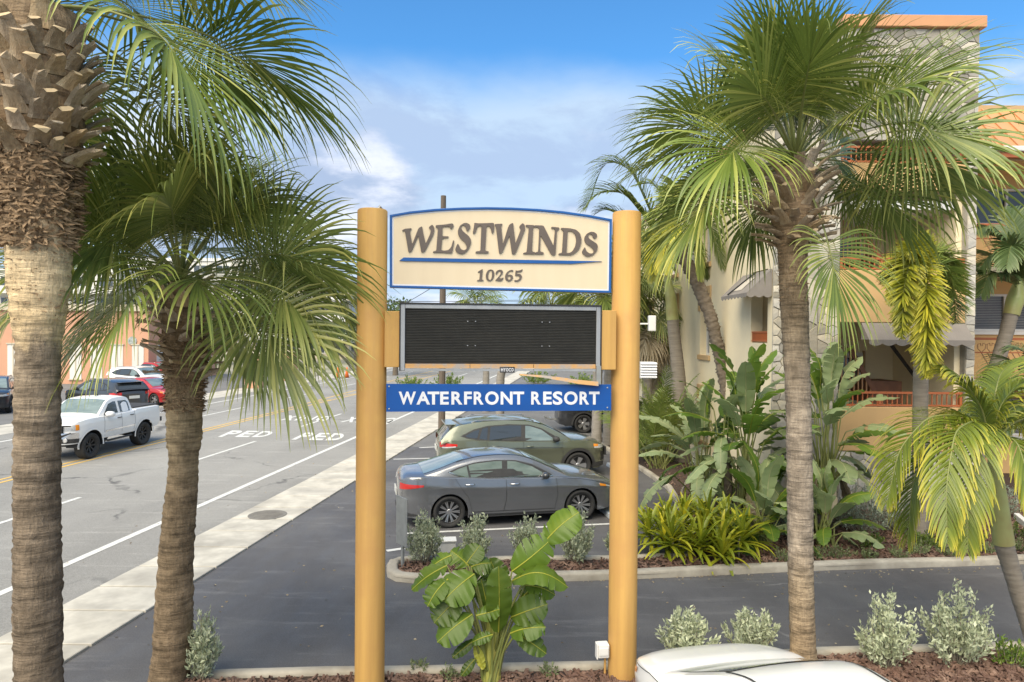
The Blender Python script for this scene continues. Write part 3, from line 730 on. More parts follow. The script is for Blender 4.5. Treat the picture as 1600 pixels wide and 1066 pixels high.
# ================================================================== PYLON SIGN
pl = P(578.5, 900, 7.75); pr = P(973.5, 900, 8.10)
su = Vector((pr.x - pl.x, pr.y - pl.y, 0)); SLEN = su.length; su.normalize(); sw = Vector((su.y, -su.x, 0))   # sw looks at the camera
S0 = Vector((pl.x, pl.y, 0))
def S(px, py, w):
    """picture point -> (along, height) on the sign plane that lies w in front of the posts' axis"""
    d = ray(px, py); o = Vector((0, 0, CAM_H)); t = ((S0 + sw * w) - o).dot(sw) / d.dot(sw); p = o + d * t
    return ((p - S0).dot(su), p.z)
def SL(x, z, w): return Vector((x, -w, z))          # local frame of the sign thing
sg = thing('pylon_sign', 'tall two-post resort sign with cream name board, dark display and blue banner', 'sign', S0, math.atan2(su.y, su.x))
RP = .168
for xp, ty in ((0, 327), (SLEN, 331)):
    zt = (P(585, ty, 7.75 - .05) if xp == 0 else P(978, ty, 8.05)).z
    mb = MB(); mb.lathe([(RP + .0, 0.02), (RP, zt - .015), (RP - .012, zt), (.01, zt + .004)], 40)
    o = mb.build('post', MATS['post_paint'], sg, loc=(xp, 0, 0)); autosmooth(o, 40)
    if xp == 0:
        k = MB(); k.tube([(.10, -.02, zt - .05), (.10, -.02, zt + .02), (.085, -.05, zt + .035), (.07, -.05, zt + .01)], .014, 6); k.build('hook', MATS['alu'], sg)
# name board
W1 = .03
def chaikin(poly, r=.18):
    out = []; n = len(poly)
    for i in range(n):
        a, b = poly[i], poly[(i+1) % n]; L_ = math.hypot(b[0]-a[0], b[1]-a[1]); q = min(r, 14 / max(L_, 1e-6) if L_ > 70 else r)
        out.append((a[0] + (b[0]-a[0])*q, a[1] + (b[1]-a[1])*q)); out.append((b[0] - (b[0]-a[0])*q, b[1] - (b[1]-a[1])*q))
    return out
top = [(609, 336), (640, 330.5), (680, 326.5), (720, 324.5), (760, 323.8), (800, 324.5), (840, 326.6), (880, 330.3), (920, 336), (956, 342.8)]
outl = [S(x, y, W1) for x, y in top] + [S(954.5, 458, W1), S(609, 449.5, W1)]
cx = sum(p[0] for p in outl) / len(outl); cz = sum(p[1] for p in outl) / len(outl)
def inset(poly, d):
    r_ = []; n = len(poly)
    for i in range(n):
        a, b, c = poly[i-1], poly[i], poly[(i+1) % n]
        e1 = Vector((b[0]-a[0], b[1]-a[1])).normalized(); e2 = Vector((c[0]-b[0], c[1]-b[1])).normalized()
        n1 = Vector((e1.y, -e1.x)); n2 = Vector((e2.y, -e2.x)); m_ = (n1 + n2).normalized(); k = d / max(.3, m_.dot(n1))
        r_.append((b[0] + m_.x*k, b[1] + m_.y*k))
    return r_
mb = MB(); mb.prism(outl, SL, W1 - .10, W1 - .012); nb = mb.build('name_board', MATS['panel_cream'], sg, recalc=True)
mb = MB(); mb.prism(outl, SL, W1 - .0121, W1 + .012, [inset(outl, .026)]); bevel(mb.build('board_edge', MATS['sign_blue'], nb, recalc=True), .004)
rim = inset(outl, .026); mb = MB(); mb.prism(rim, SL, W1 - .0121, W1 - .004, [inset(rim, .016)]); mb.build('board_rim', MATS['vinyl_white'], nb, recalc=True)
mb = MB(); mb.prism(inset(rim, .0162), SL, W1 - .0119, W1 - .006); mb.build('board_face', MATS['panel_cream'], nb, recalc=True)
A_ = lambda p: (620 + p[0]*.10625, 335 + p[1]*.10625); B_ = lambda p: (780 + p[0]*.10625, 335 + p[1]*.10625); D_ = lambda p: (730 + p[0]*.0625, 405 + p[1]*.0625)
LET = [
 ('W', A_, [(70,240),(115,212),(222,203),(192,240),(226,440),(318,205),(372,172),(385,260),(425,430),(490,290),(502,232),(466,192),(520,150),(548,185),(552,235),(535,300),(410,545),(360,562),(315,310),(215,545),(172,560),(118,240)], None),
 ('E', A_, [(568,185),(575,160),(700,150),(815,132),(835,150),(832,180),(800,222),(770,178),(690,180),(672,184),(668,322),(740,322),(765,326),(745,345),(668,350),(652,525),(700,535),(760,525),(800,480),(828,382),(845,390),(812,572),(650,560),(530,560),(535,545),(580,535),(605,200)], None),
 ('S', A_, [(1040,248),(1082,190),(1075,150),(1030,125),(985,128),(930,165),(900,230),(900,290),(930,350),(1000,410),(1028,460),(1025,510),(985,530),(940,510),(905,435),(890,435),(858,510),(870,545),(910,575),(960,582),(1010,562),(1060,500),(1092,420),(1090,370),(1060,320),(985,260),(945,210),(950,165),(975,155),(1010,180),(1028,245)], None),
 ('T', A_, [(1140,125),(1200,132),(1300,130),(1422,125),(1434,150),(1428,250),(1405,285),(1395,270),(1378,185),(1320,165),(1300,535),(1355,545),(1335,572),(1155,568),(1165,545),(1230,538),(1245,165),(1185,175),(1160,265),(1125,285),(1118,270),(1140,150)], None),
 ('W', B_, [(-66,152),(-58,142),(52,137),(28,165),(55,440),(128,200),(150,150),(205,122),(212,200),(240,430),(300,270),(318,225),(292,180),(345,125),(378,160),(380,220),(350,300),(240,575),(190,590),(150,310),(45,560),(0,580),(-45,200)], None),
 ('I', B_, [(388,175),(395,152),(518,160),(505,185),(500,205),(482,545),(528,558),(518,585),(348,580),(360,565),(405,555),(438,190)], None),
 ('N', B_, [(521,160),(652,165),(800,465),(822,235),(815,210),(765,205),(770,182),(890,195),(870,225),(850,235),(828,595),(770,600),(608,305),(600,545),(655,560),(650,585),(521,585),(531,558),(575,548),(590,205),(560,187),(508,187)], None),
 ('D', B_, [(905,215),(915,198),(1040,205),(1130,225),(1190,280),(1212,370),(1200,450),(1160,530),(1100,580),(1040,600),(870,592),(880,575),(925,565),(945,240)], [(1008,240),(1075,250),(1120,300),(1135,380),(1120,470),(1080,540),(1040,565),(990,570)]),
 ('S', B_, [(1398,362),(1442,318),(1435,290),(1400,262),(1350,255),(1295,280),(1258,330),(1252,380),(1275,430),(1340,470),(1385,515),(1392,555),(1370,575),(1330,575),(1285,545),(1265,490),(1255,485),(1218,550),(1228,580),(1270,612),(1320,618),(1380,595),(1440,530),(1452,470),(1435,430),(1380,395),(1320,355),(1305,310),(1325,285),(1360,295),(1390,355)], None),
 ('1', D_, [(262,325),(280,305),(385,245),(388,270),(368,515),(410,520),(400,545),(245,545),(255,522),(305,515),(322,330)], None),
 ('0', D_, [(590,255),(650,275),(680,340),(672,430),(635,510),(570,550),(510,535),(470,480),(465,400),(490,320),(535,270)], [(575,275),(540,320),(522,400),(525,470),(550,515),(580,520),(610,480),(622,400),(620,320),(605,280)]),
 ('2', D_, [(712,345),(740,290),(800,265),(860,265),(895,300),(890,350),(850,400),(785,470),(840,480),(880,470),(910,455),(890,510),(845,550),(790,545),(700,535),(720,510),(790,435),(835,370),(840,320),(815,290),(780,305),(755,350),(735,385),(715,375)], None),
 ('6', D_, [(1155,275),(1140,310),(1085,298),(1030,330),(1005,390),(1060,385),(1120,395),(1150,440),(1135,500),(1080,545),(1015,555),(965,520),(945,450),(960,380),(1000,320),(1060,280),(1110,265)], [(1040,415),(1010,440),(1015,490),(1040,515),(1075,510),(1090,470),(1080,430)]),
 ('5', D_, [(1215,275),(1240,290),(1320,280),(1390,245),(1370,300),(1320,325),(1245,325),(1235,370),(1310,365),(1360,400),(1372,450),(1340,510),(1270,555),(1210,560),(1175,545),(1190,520),(1250,525),(1300,495),(1315,450),(1290,415),(1230,410),(1198,420)], None)]
for ch, fn, poly, hole in LET:
    dig = ch.isdigit()
    pts = [S(*fn(p), W1 + .01) for p in chaikin(poly)]; hl = [[S(*fn(p), W1 + .01) for p in chaikin(hole)]] if hole else []
    mb = MB(); mb.prism(pts, SL, W1 - .0055, W1 + (.006 if dig else .011), hl)
    mb.build('digit' if dig else 'letter', MATS['letter_brown'], nb, recalc=True)
ul = [A_((40,682)), A_((100,636)), B_((0,664)), B_((1150,685)), B_((1510,692)), B_((1060,728)), B_((0,714)), A_((100,688))]
mb = MB(); mb.prism([S(*p, W1) for p in ul], SL, W1 - .0055, W1 + .008); mb.build('underline', MATS['sign_blue'], nb, recalc=True)
# display cabinet
W2 = .20
a = S(626, 476, W2); b = S(939, 478, W2); c = S(939.5, 577, W2); d = S(626, 583, W2)
xl, xr, zt, zb = a[0], b[0], (a[1] + b[1]) / 2, (c[1] + d[1]) / 2
dc = MB().box(xl, xr, -W2 + .05, .16, zb + .03, zt).build('display_cabinet', MATS['alu'], sg); bevel(dc, .008)
fr_ = MB()
def frame(mb, x0, x1, z0, z1, t, w0, w1):
    mb.box(x0, x0 + t, -w1, -w0, z0, z1); mb.box(x1 - t, x1, -w1, -w0, z0, z1); mb.box(x0 + t + .0005, x1 - t - .0005, -w1, -w0, z1 - t, z1)
frame(fr_, xl, xr, zb, zt, .050, W2 - .049, W2); fr_ = bevel(fr_.build('display_frame', MATS['alu'], sg), .006)
mb = MB(); mb.box(xl - .008, xr + .008, -W2 - .012, .15, zt + .001, zt + .016); mb.box(xl - .012, xl - .001, -W2 - .004, .12, zb, zt); mb.box(xr + .001, xr + .012, -W2 - .004, .12, zb, zt); mb.build('dark_edge', MATS['black'], fr_)
sx0, sx1, sz0, sz1 = xl + .052, xr - .052, zb + .085, zt - .052
mb = MB(); mb.box(sx0, sx1, -W2 + .03, -W2 + .052, sz0, sz1); scr = mb.build('screen', MATS['led_black'], sg)
mb = MB(); n = 34
for k in range(n):
    z = sz0 + (sz1 - sz0) * (k + .5) / n
    mb.add([(sx0, -W2 + .029, z - .006), (sx1, -W2 + .029, z - .006), (sx1, -W2 + .012, z + .003), (sx0, -W2 + .012, z + .003), (sx0, -W2 + .029, z + .006), (sx1, -W2 + .029, z + .006)], [(0, 1, 2, 3), (3, 2, 5, 4)])
tag(mb.build('louvre_blades', MATS['led_louvre'], scr), kind='stuff')
mb = MB()
for fx in (.32, .36, .71, .75):
    for fz in (.33, .78): mb.box(sx0 + (sx1-sx0)*fx - .006, sx0 + (sx1-sx0)*fx + .006, -W2 + .004, -W2 + .012, sz0 + (sz1-sz0)*fz - .005, sz0 + (sz1-sz0)*fz + .005)
mb.build('screw', MATS['alu'], scr)
# worn lower trim in three lengths, one sprung loose
for k in range(3):
    x0 = sx0 + (sx1 - sx0) * k / 3 + .003; x1 = sx0 + (sx1 - sx0) * (k+1) / 3 - .003
    mb = MB(); mb.box(x0, x1, -W2 + .005, -W2 + .03, sz0 - .055, sz0 - .006); mb.build('lower_trim', MATS['rusty_trim'], sg)
    mb = MB(); mb.box(x0, x1, -W2 - .006, -W2 + .03, sz0 - .085, sz0 - .060); mb.build('lower_rail', MATS['alu'], sg)
pts = [S(812, 585.5, W2 + .02), S(850, 588.5, W2 + .03), S(880, 593, W2 + .04), S(905, 597, W2 + .05), S(935, 600, W2 + .05)]
mb = MB(); vs = []
for i, (x, z) in enumerate(pts):
    t = i / 4; h = .012 + .035 * min(1, t * 1.6)
    vs += [(x, -W2 - .02 - .03*t, z + h * .5), (x, -W2 - .03 - .03*t, z - h * .5), (x, -W2 + .03, z - h * .55), (x, -W2 + .03, z + h * .45)]
mb.add(vs, [(4*i+j, 4*i+(j+1) % 4, 4*i+4+(j+1) % 4, 4*i+4+j) for i in range(4) for j in range(4)] + [(0,1,2,3),(16,19,18,17)])
p = S(934, 572, W2 + .03); q = S(938, 601, W2 + .05)
mb.build('loose_trim', MATS['rusty_trim'], sg, recalc=True)
mb = MB(); mb.box(p[0] - .012, q[0] + .012, -W2 - .03, -W2 + .03, q[1], p[1]); mb.build('trim_end', MATS['galv'], sg)
# maker's plate
a = S(781, 573.5, W2); b = S(804, 582.5, W2)
plate = MB().box(a[0], b[0], -W2 - .006, -W2 + .004, b[1], a[1]).build('maker_plate', MATS['black'], sg)
for i, ch in enumerate('HYOCO'):
    uv, f = glyph_c(ch, .03); w = (b[0] - a[0]) * .155; x0 = a[0] + (b[0] - a[0]) * (.07 + i * .175); h = (a[1] - b[1]) * .62; z0 = b[1] + (a[1] - b[1]) * .2
    mo('letter', mkmesh('letter', [(x0 + u*w, -W2 - .008, z0 + v*h) for u, v in uv], f, MATS['vinyl_white']), plate)
# side boxes that carry the cabinet
for px0, px1, py0, py1, w in ((601, 625.5, 486, 574, .17), (939.5, 962.5, 485, 578, .195)):
    a = S(px0, py0, w); b = S(px1, py1, w)
    x0, x1 = (a[0], xl - .013) if px0 < 700 else (xr + .013, b[0])
    bevel(MB().box(x0, x1, -w, .14, b[1], a[1]).build('side_box', MATS['post_paint'], sg), .006)
# banner
W3 = .185
a = S(603.5, 600, W3); b = S(955, 601, W3); c = S(955, 641.5, W3); d = S(603.5, 643.5, W3)
mb = MB(); mb.prism([a, b, c, d], SL, W3 - .02, W3); bn = mb.build('banner_panel', MATS['banner_blue'], sg, recalc=True)
LX = [('W',102,222),('A',225,320),('T',303,385),('E',390,450),('R',468,545),('F',556,610),('R',623,692),('O',702,797),('N',810,893),('T',897,973),('R',1022,1090),('E',1105,1165),('S',1172,1240),('O',1250,1345),('R',1358,1425),('T',1424,1497)]
for ch, x0, x1 in LX:
    uv, f = glyph_c(ch, .032); q0 = 600 + x0*.225; q1 = 600 + x1*.225; t0 = 590 + 98*.225; t1 = 590 + 188*.225
    if ch in 'OS': t0 -= .4; t1 += .4
    vs = []
    for u, v in uv:
        x, z = S(q0 + (q1-q0)*u, t1 + (t0-t1)*v, W3 + .003); vs.append((x, -W3 - .003, z))
    mo('letter', mkmesh('letter', vs, f, MATS['vinyl_white']), bn)
mb = MB()
for q in ((608, 604), (949, 606), (949, 637), (608, 639)):
    x, z = S(*q, W3); mb.lathe([(.010, 0), (.009, .005), (.002, .007)], 8, Matrix.Translation((x, -W3, z)) @ Matrix.Rotation(R(90), 4, 'X'))
mb.build('screw', MATS['alu'], bn)
# outlet box with conduit on the right post
xo = S(941, 1015, .05)
ob = MB(); ob.box(xo[0] - .055, xo[0] + .075, -.10, .02, xo[1] - .085, xo[1] + .075); ob = bevel(ob.build('outlet_box', MATS['white_trim'], sg), .012)
mb = MB(); mb.box(xo[0] - .075, xo[0] - .056, -.09, .0, xo[1] - .10, xo[1] + .08); mb.box(xo[0] - .05, xo[0] + .06, -.112, -.101, xo[1] - .05, xo[1] + .04); bevel(mb.build('lid', MATS['white_trim'], ob), .006)
mb = MB(); mb.cyl((xo[0] + .04, -.03, .05), (xo[0] + .04, -.03, xo[1] - .086), .014, 8); mb.build('conduit', MATS['post_paint'], ob)
# ================================================================== VEHICLES
def paint(name, col, metal=.35, rough=.32, coat=.8): return mat(name, col, tuple(c * .93 for c in col), scale=.8, rough=rough, metal=metal, coat=coat, spec=.5)
paint('paint_grey', (.215,.220,.232), .6, .24, 1.0); paint('paint_olive', (.165,.178,.125), .5, .26, 1.0); paint('paint_pearl', (.80,.80,.79), 0, .3)
paint('paint_red', (.45,.025,.03), .15); paint('paint_black', (.022,.023,.026), .2); paint('paint_silver', (.45,.46,.47), .5); paint('paint_charcoal', (.045,.047,.052), .3)
mat('tyre', (.022,.022,.022), (.035,.034,.033), scale=9, rough=.85, bump=.3, bscale=60)
mat('rim_silver', (.50,.50,.51), rough=.3, metal=.85); mat('rim_black', (.02,.02,.021), rough=.4)
mat('cladding', (.030,.030,.031), (.04,.04,.04), scale=20, rough=.7); mat('chrome', (.72,.72,.73), rough=.12, metal=1.0)
mat('lamp_red', (.50,.018,.012), rough=.15, coat=.6); mat('lamp_clear', (.55,.55,.54), (.35,.36,.37), scale=18, rough=.12, coat=.6); mat('lamp_amber', (.75,.26,.02), rough=.2, coat=.5)
mat('car_glass', (.115,.155,.145), (.20,.25,.235), scale=1.6, rough=.03, spec=1.0, coat=.6, stretch=(1,1,3)); mat('tint_glass', (.030,.034,.036), rough=.04, spec=1.0, coat=.4); mat('plate', (.62,.62,.58), rough=.5)  # car_glass: reflected and see-through light put into its pale green base
mat('bed_hollow_black', (.03,.03,.031), (.04,.04,.04), scale=30, rough=.8)  # black that paints the shaded hollow of the truck bed

class Car:
    def __init__(s, L0, L1, W, top, gh, axles, rw, arch, sill=.20, nf=3.2, nr=3.6, hb=.80, hr=.60, sect=None, crown=.07, end_low=None, shoulder=.955):
        s.L0, s.L1, s.b = L0, L1, W / 2; s.xc = (L0 + L1) / 2; s.a = (L1 - L0) / 2; s.nf, s.nr = nf, nr
        xs = np.linspace(L0, L1, 400); z = np.interp(xs, [p[0] for p in top], [p[1] for p in top])
        k = np.exp(-np.linspace(-2, 2, 21)**2); k /= k.sum(); zp = np.pad(z, 10, mode='edge'); s.tx, s.tz = xs, np.convolve(zp, k, 'valid')
        s.gh, s.axles, s.rw, s.arch, s.sill, s.hb, s.hr, s.crown = gh, axles, rw, arch, sill, hb, hr, crown
        s.sect = sect or [(0, .958), (.10, .982), (.20, .985), (.40, .992), (.58, .985), (.70, .993), (.76, 1.0), (.82, .992), (1, shoulder)]
        s.zmax = max(p[1] for p in gh); s.end_low = end_low or (.26, .24)
    def ztop(s, x): return float(np.interp(x, s.tx, s.tz))
    def plan(s, x):
        xi = min(1, abs(x - s.xc) / s.a); n = s.nf if x > s.xc else s.nr
        return s.b * max(0, 1 - xi**(n*2.1))**(1/n)
    def ysec(s, x, z):
        zt = s.ztop(x); v = min(1, max(0, (z - s.sill) / max(.05, zt - s.sill)))
        return float(np.interp(v, [p[0] for p in s.sect], [p[1] for p in s.sect]))
    def side(s, x, z, off=0.0): return s.plan(x) * s.ysec(x, z) + off
    def xend(s, x, z):
        """nose and tail lean back above the bumper and tuck in below it"""
        e = max(0, (abs(x - s.xc) / s.a - .80) / .20); zt = .55; d = (z - zt)
        sh = (.10 if d > 0 else .16) * d * e * e * (1.0 if x > s.xc else .75)
        return x - math.copysign(abs(sh), x - s.xc) if True else x
    def zbot(s, x):
        e = max(0, (abs(x - s.xc) / s.a - .72) / .28); low = s.end_low[0] if x > s.xc else s.end_low[1]; z = s.sill + (low - s.sill) * e
        for ax in s.axles:
            d = s.arch**2 - (x - ax)**2
            if d > 0: z = max(z, s.rw + math.sqrt(d) * 1.0)
        return z
    def xs(s):
        X = set(np.round(np.linspace(s.L0 + .12, s.L1 - .12, 60), 3))
        for ax in s.axles:
            for t in np.linspace(0, math.pi, 19): X.add(round(ax + s.arch * .9995 * math.cos(t), 4))
            X.add(ax - s.arch * 1.003); X.add(ax + s.arch * 1.003)
        for q in (0, .2, .4, .55, .68, .78, .86, .92):
            for sgn, n in ((1, s.nf), (-1, s.nr)): X.add(s.xc + sgn * s.a * (1 - q**n)**(1/(n*2.1)))
        return sorted(X)
    def body(s, name, m, parent):
        X = s.xs(); rows = 17; mb = MB(); vs = []; top = []
        for x in X:
            zb, zt = s.zbot(x), s.ztop(x); zb = min(zb, zt - .03)
            for j in range(rows):
                z = zb + (zt - zb) * j / (rows - 1); vs.append((s.xend(x, z), s.side(x, z), z))
            yt = s.side(x, zt)
            for f, u in ((.985, .10), (.95, .22), (.8, .60), (.6, .84), (.3, .96), (0, 1)):
                vs.append((s.xend(x, zt), yt * f, zt + s.crown * min(1, yt / .6) * u))
        r = rows + 6; k = len(X); fs = []
        for i in range(k-1):
            for j in range(r-1): fs.append((i*r+j, i*r+j+1, (i+1)*r+j+1, (i+1)*r+j))
        n = len(vs); vs2 = [(x, -y, z) for x, y, z in vs]; fs2 = [tuple(n + i for i in f[::-1]) for f in fs]
        mb.add(vs + vs2, fs + fs2); me = mb.mesh(name, MATS[m], True)
        bm = bmesh.new(); bm.from_mesh(me); bmesh.ops.remove_doubles(bm, verts=bm.verts, dist=.0008); bmesh.ops.recalc_face_normals(bm, faces=bm.faces)
        for e in bm.edges: e.smooth = not (len(e.link_faces) == 2 and e.calc_face_angle(0) > R(48))
        bm.to_mesh(me); bm.free()
        return mo(name, me, parent)
    def ditch(s, parent, f=.90, w=.022):
        x, z = s.prof(80); pk = s.zmax; ok = [i for i in range(len(x)) if z[i] > s.zmax - .13][::2]
        for sd in (1, -1):
            vs = []
            for i in ok:
                h = s.gy(x[i], z[i])
                for q in (-w/2, w/2): y = h*f + q; u = y/h; vs.append((x[i], sd*y, z[i] + .035*(1-u*u) + .004))
            mb = MB(); mb.add(vs, [(2*i, 2*i+1, 2*i+3, 2*i+2) for i in range(len(ok)-1)]); mb.build('roof_ditch', MATS['black'], parent)
    # greenhouse
    def prof(s, n=60):
        p = np.array(s.gh); d = np.r_[0, np.cumsum(np.hypot(*np.diff(p, axis=0).T))]; t = np.linspace(0, d[-1], n)
        x = np.interp(t, d, p[:, 0]); z = np.interp(t, d, p[:, 1]); k = np.exp(-np.linspace(-1.8, 1.8, 7)**2); k /= k.sum()
        for _ in range(2):
            xp = np.convolve(np.pad(x, 3, mode='reflect', reflect_type='odd'), k, 'valid'); zp = np.convolve(np.pad(z, 3, mode='reflect', reflect_type='odd'), k, 'valid'); x, z = xp, zp
        return x, z
    def gy(s, x, z, off=0.0):
        zb = s.ztop(x) - .02; v = min(1, max(0, (z - zb) / max(.05, s.zmax - zb)))
        e = max(0, (s.gh[-1][0] + .55 - x) / .55); f = max(0, (x - (s.gh[0][0] - .5)) / .5)
        return (s.hb + (s.hr - s.hb) * v) * (1 - .055 * min(1, e)**2 - .035 * min(1, f)**2) + off
    def greenhouse(s, m, parent):
        x, z = s.prof(); vs = []; C_ = 9; rows = 6
        for a, b in zip(x, z):
            h = s.gy(a, b)
            for j in range(C_):
                u = j / (C_-1); vs.append((a, h * u, b + .035 * (1 - u**2) - (.012 * max(0, (u - .86) / .14)**2)))
            zb = min(s.ztop(a) - .03, b - .012)
            for j in range(1, rows):
                zz = b - .012 + (zb - b + .012) * j / (rows-1); vs.append((a, s.gy(a, zz), zz))
        r = C_ + rows - 1; k = len(x); fs = [(i*r+j, (i+1)*r+j, (i+1)*r+j+1, i*r+j+1) for i in range(k-1) for j in range(r-1)]
        n = len(vs); vs2 = [(a, -b, c) for a, b, c in vs]; fs2 = [tuple(n + i for i in f[::-1]) for f in fs]
        mb = MB(); mb.add(vs + vs2, fs + fs2); me = mb.mesh('roof', MATS[m], True)
        bm = bmesh.new(); bm.from_mesh(me); bmesh.ops.remove_doubles(bm, verts=bm.verts, dist=.0008); bmesh.ops.recalc_face_normals(bm, faces=bm.faces)
        for e in bm.edges: e.smooth = not (len(e.link_faces) == 2 and e.calc_face_angle(0) > R(50))
        bm.to_mesh(me); bm.free(); return mo('roof', me, parent)
    def screen(s, name, za, zb, front, parent, m='car_glass', inset=.07, off=.006):
        """windscreen or rear window on the sloping ends of the greenhouse"""
        x, z = s.prof(240); pk = int(np.argmax(z)); idx = [i for i in range(len(x)) if za <= z[i] <= zb and ((i < pk) if front else (i > pk))][::4]
        vs = []; C_ = 13
        for i in idx:
            i0, i1 = max(0, i-2), min(len(x)-1, i+2); tx, tz = x[i1]-x[i0], z[i1]-z[i0]; L_ = math.hypot(tx, tz) or 1; nx, nz = -tz/L_, tx/L_
            if nz < 0: nx, nz = -nx, -nz
            h = s.gy(x[i], z[i]) - inset
            for j in range(C_):
                u = -1 + 2*j/(C_-1); q = u * h / (h + inset)
                vs.append((x[i] + nx*off, h*u, z[i] + .035*(1-q*q) + nz*off))
        k = len(idx); fs = [(i*C_+j, i*C_+j+1, (i+1)*C_+j+1, (i+1)*C_+j) for i in range(k-1) for j in range(C_-1)]
        mb = MB(); mb.add(vs, fs); return mb.build(name, MATS[m], parent, smooth=True, recalc=True)
    def win(s, poly, m, parent, name='window', off=.005, sides=(1, -1)):
        for sd in sides:
            # split long edges so that the pane follows the body
            pts = []
            for i in range(len(poly)):
                a, b = poly[i], poly[(i+1) % len(poly)]; n = max(1, int(math.hypot(b[0]-a[0], b[1]-a[1]) / .12))
                pts += [(a[0] + (b[0]-a[0])*q/n, a[1] + (b[1]-a[1])*q/n) for q in range(n)]
            tess = tessellate_polygon([[Vector((x, z, 0)) for x, z in pts]])
            mb = MB(); n = len(pts)
            vs = [(x, sd * s.gy(x, z, off), z) for x, z in pts] + [(x, sd * s.gy(x, z, -.02), z) for x, z in pts]
            mb.add(vs, [tuple(t) for t in tess] + [(i, (i+1) % n, n + (i+1) % n, n + i) for i in range(n)])
            mb.build(name, MATS[m], parent, recalc=True)
    def ribbon(s, pts, w, m, parent, name='seam', off=.002, sides=(1, -1), green=False, th=.0):
        fn = s.gy if green else s.side
        for sd in sides:
            d = []
            for a, b in zip(pts[:-1], pts[1:]):
                n = max(1, int(math.hypot(b[0]-a[0], b[1]-a[1]) / .08)); d += [(a[0] + (b[0]-a[0])*q/n, a[1] + (b[1]-a[1])*q/n) for q in range(n)]
            d.append(pts[-1]); vs = []
            for i, (x, z) in enumerate(d):
                x0, z0 = d[max(0, i-1)]; x1, z1 = d[min(len(d)-1, i+1)]; L_ = math.hypot(x1-x0, z1-z0) or 1; nx, nz = -(z1-z0)/L_*w/2, (x1-x0)/L_*w/2
                xe = (lambda q, r: q) if green else s.xend
                for q in (-1, 1): vs.append((xe(x + nx*q, z + nz*q), sd * fn(x + nx*q, z + nz*q, off), z + nz*q))
            mb = MB(); mb.add(vs, [(2*i, 2*i+1, 2*i+3, 2*i+2) for i in range(len(d)-1)]); mb.build(name, MATS[m], parent, smooth=True)
    def patch(s, x0, x1, zlo, zhi, m, parent, name, off=.006, sides=(1, -1), n=14, rows=5):
        """a lamp or insert that follows the skin between two stations, wrapping round the corner"""
        for sd in sides:
            vs = []
            for i in range(n + 1):
                t = i / n; x = x0 + (x1 - x0) * t; a = zlo(t); b = zhi(t)
                for j in range(rows + 1):
                    z = a + (b - a) * j / rows; y = s.side(x, z); dydx = (s.side(x + .004, z) - s.side(x - .004, z)) / .008
                    L_ = math.hypot(1, dydx); vs.append((s.xend(x, z) - dydx/L_*off * 1.0, sd * (y + off / L_), z))
            r = rows + 1; mb = MB(); mb.add(vs, [(i*r+j, (i+1)*r+j, (i+1)*r+j+1, i*r+j+1) for i in range(n) for j in range(rows)])
            mb.build(name, MATS[m], parent, smooth=True, recalc=True)
    def wheels(s, parent, spokes, track=None, wid=.23, dark=False, rim_r=.70):
        track = track or (s.b - wid / 2 - .02)
        ty = MB(); r = s.rw; w = wid / 2
        prof_ = [(r*rim_r, -w*.7), (r*.86, -w*.98), (r*.95, -w*.95), (r*.992, -w*.70), (r, -w*.3), (r, w*.3), (r*.992, w*.70), (r*.95, w*.95), (r*.86, w*.98), (r*rim_r, w*.7)]
        ty.lathe(prof_, 36, closed=True); tm = ty.mesh('tyre', MATS['tyre'], True)
        rm = MB(); rm.lathe([(r*rim_r, w*.66), (r*(rim_r-.03), w*.74), (r*(rim_r-.06), w*.66), (r*(rim_r-.07), w*.2), (.02, w*.15)], 36, caps=False); rb = rm.mesh('rim', MATS['rim_black'], False)
        sp = MB(); spokes(sp, r*(rim_r-.045), w*.72); spm = sp.mesh('spokes', MATS['rim_black' if dark else 'rim_silver'])
        for ax in s.axles:
            for sd in (1, -1):
                M_rot = (R(-90) if sd > 0 else R(90), 0, 0)
                wh = mo('wheel', tm, parent, (ax, sd * track, r), M_rot); mo('rim', rb, wh); mo('spokes', spm, wh)
        for ax in s.axles:
            n = 14
            for sd in (1, -1):
                mb = MB(); y0 = sd * (s.b - .06); y1 = sd * (s.b - .5); rr = s.arch + .02; vs = []
                for i in range(n+1):
                    t = math.pi * i / n; vs += [(ax + rr*math.cos(t), y0, s.rw + rr*math.sin(t)), (ax + rr*math.cos(t), y1, s.rw + rr*math.sin(t))]
                mb.add(vs + [(ax, y1, s.sill)], [(2*i, 2*i+1, 2*i+3, 2*i+2) for i in range(n)] + [(2*i+1, 2*i+3, 2*n+2) for i in range(n)])
                mb.build('wheel_well', MATS['black'], parent)
        MB().box(s.L0 + .25, s.L1 - .25, -s.b * .78, s.b * .78, s.sill + .0, s.sill + .10).build('underbody', MATS['black'], parent)
    def arch_lip(s, m, parent, w=.06, off=.006):
        for ax in s.axles:
            pts = [(ax + (s.arch + w*.35)*math.cos(t), s.rw + (s.arch + w*.35)*math.sin(t)) for t in np.linspace(math.pi * 1.02, -.02*math.pi, 25)]
            s.ribbon(pts, w, m, parent, 'wheel_arch', off)
    def mirror(s, x, z, m, parent, sides=(1, -1), sc=1.0):
        for sd in sides:
            mb = MB(); y = s.gy(x, z); prof_ = [(.02, -.115), (.07, -.10), (.085, -.02), (.082, .06), (.06, .10), (.015, .115)]
            Mx = Matrix.Translation((x - .02, sd * (y + .15), z + .05)) @ Matrix.Rotation(R(90), 4, 'X') @ Matrix.Diagonal((1.0*sc, .85*sc, .95*sc, 1))
            mb.lathe(prof_, 14, Mx); o = mb.build('mirror', MATS[m], parent, smooth=True)
            MB().bar((x + .04, sd * (y - .02), z - .02), (x, sd * (y + .10), z + .02), .05, .05).build('mirror_arm', MATS['cladding'], o)
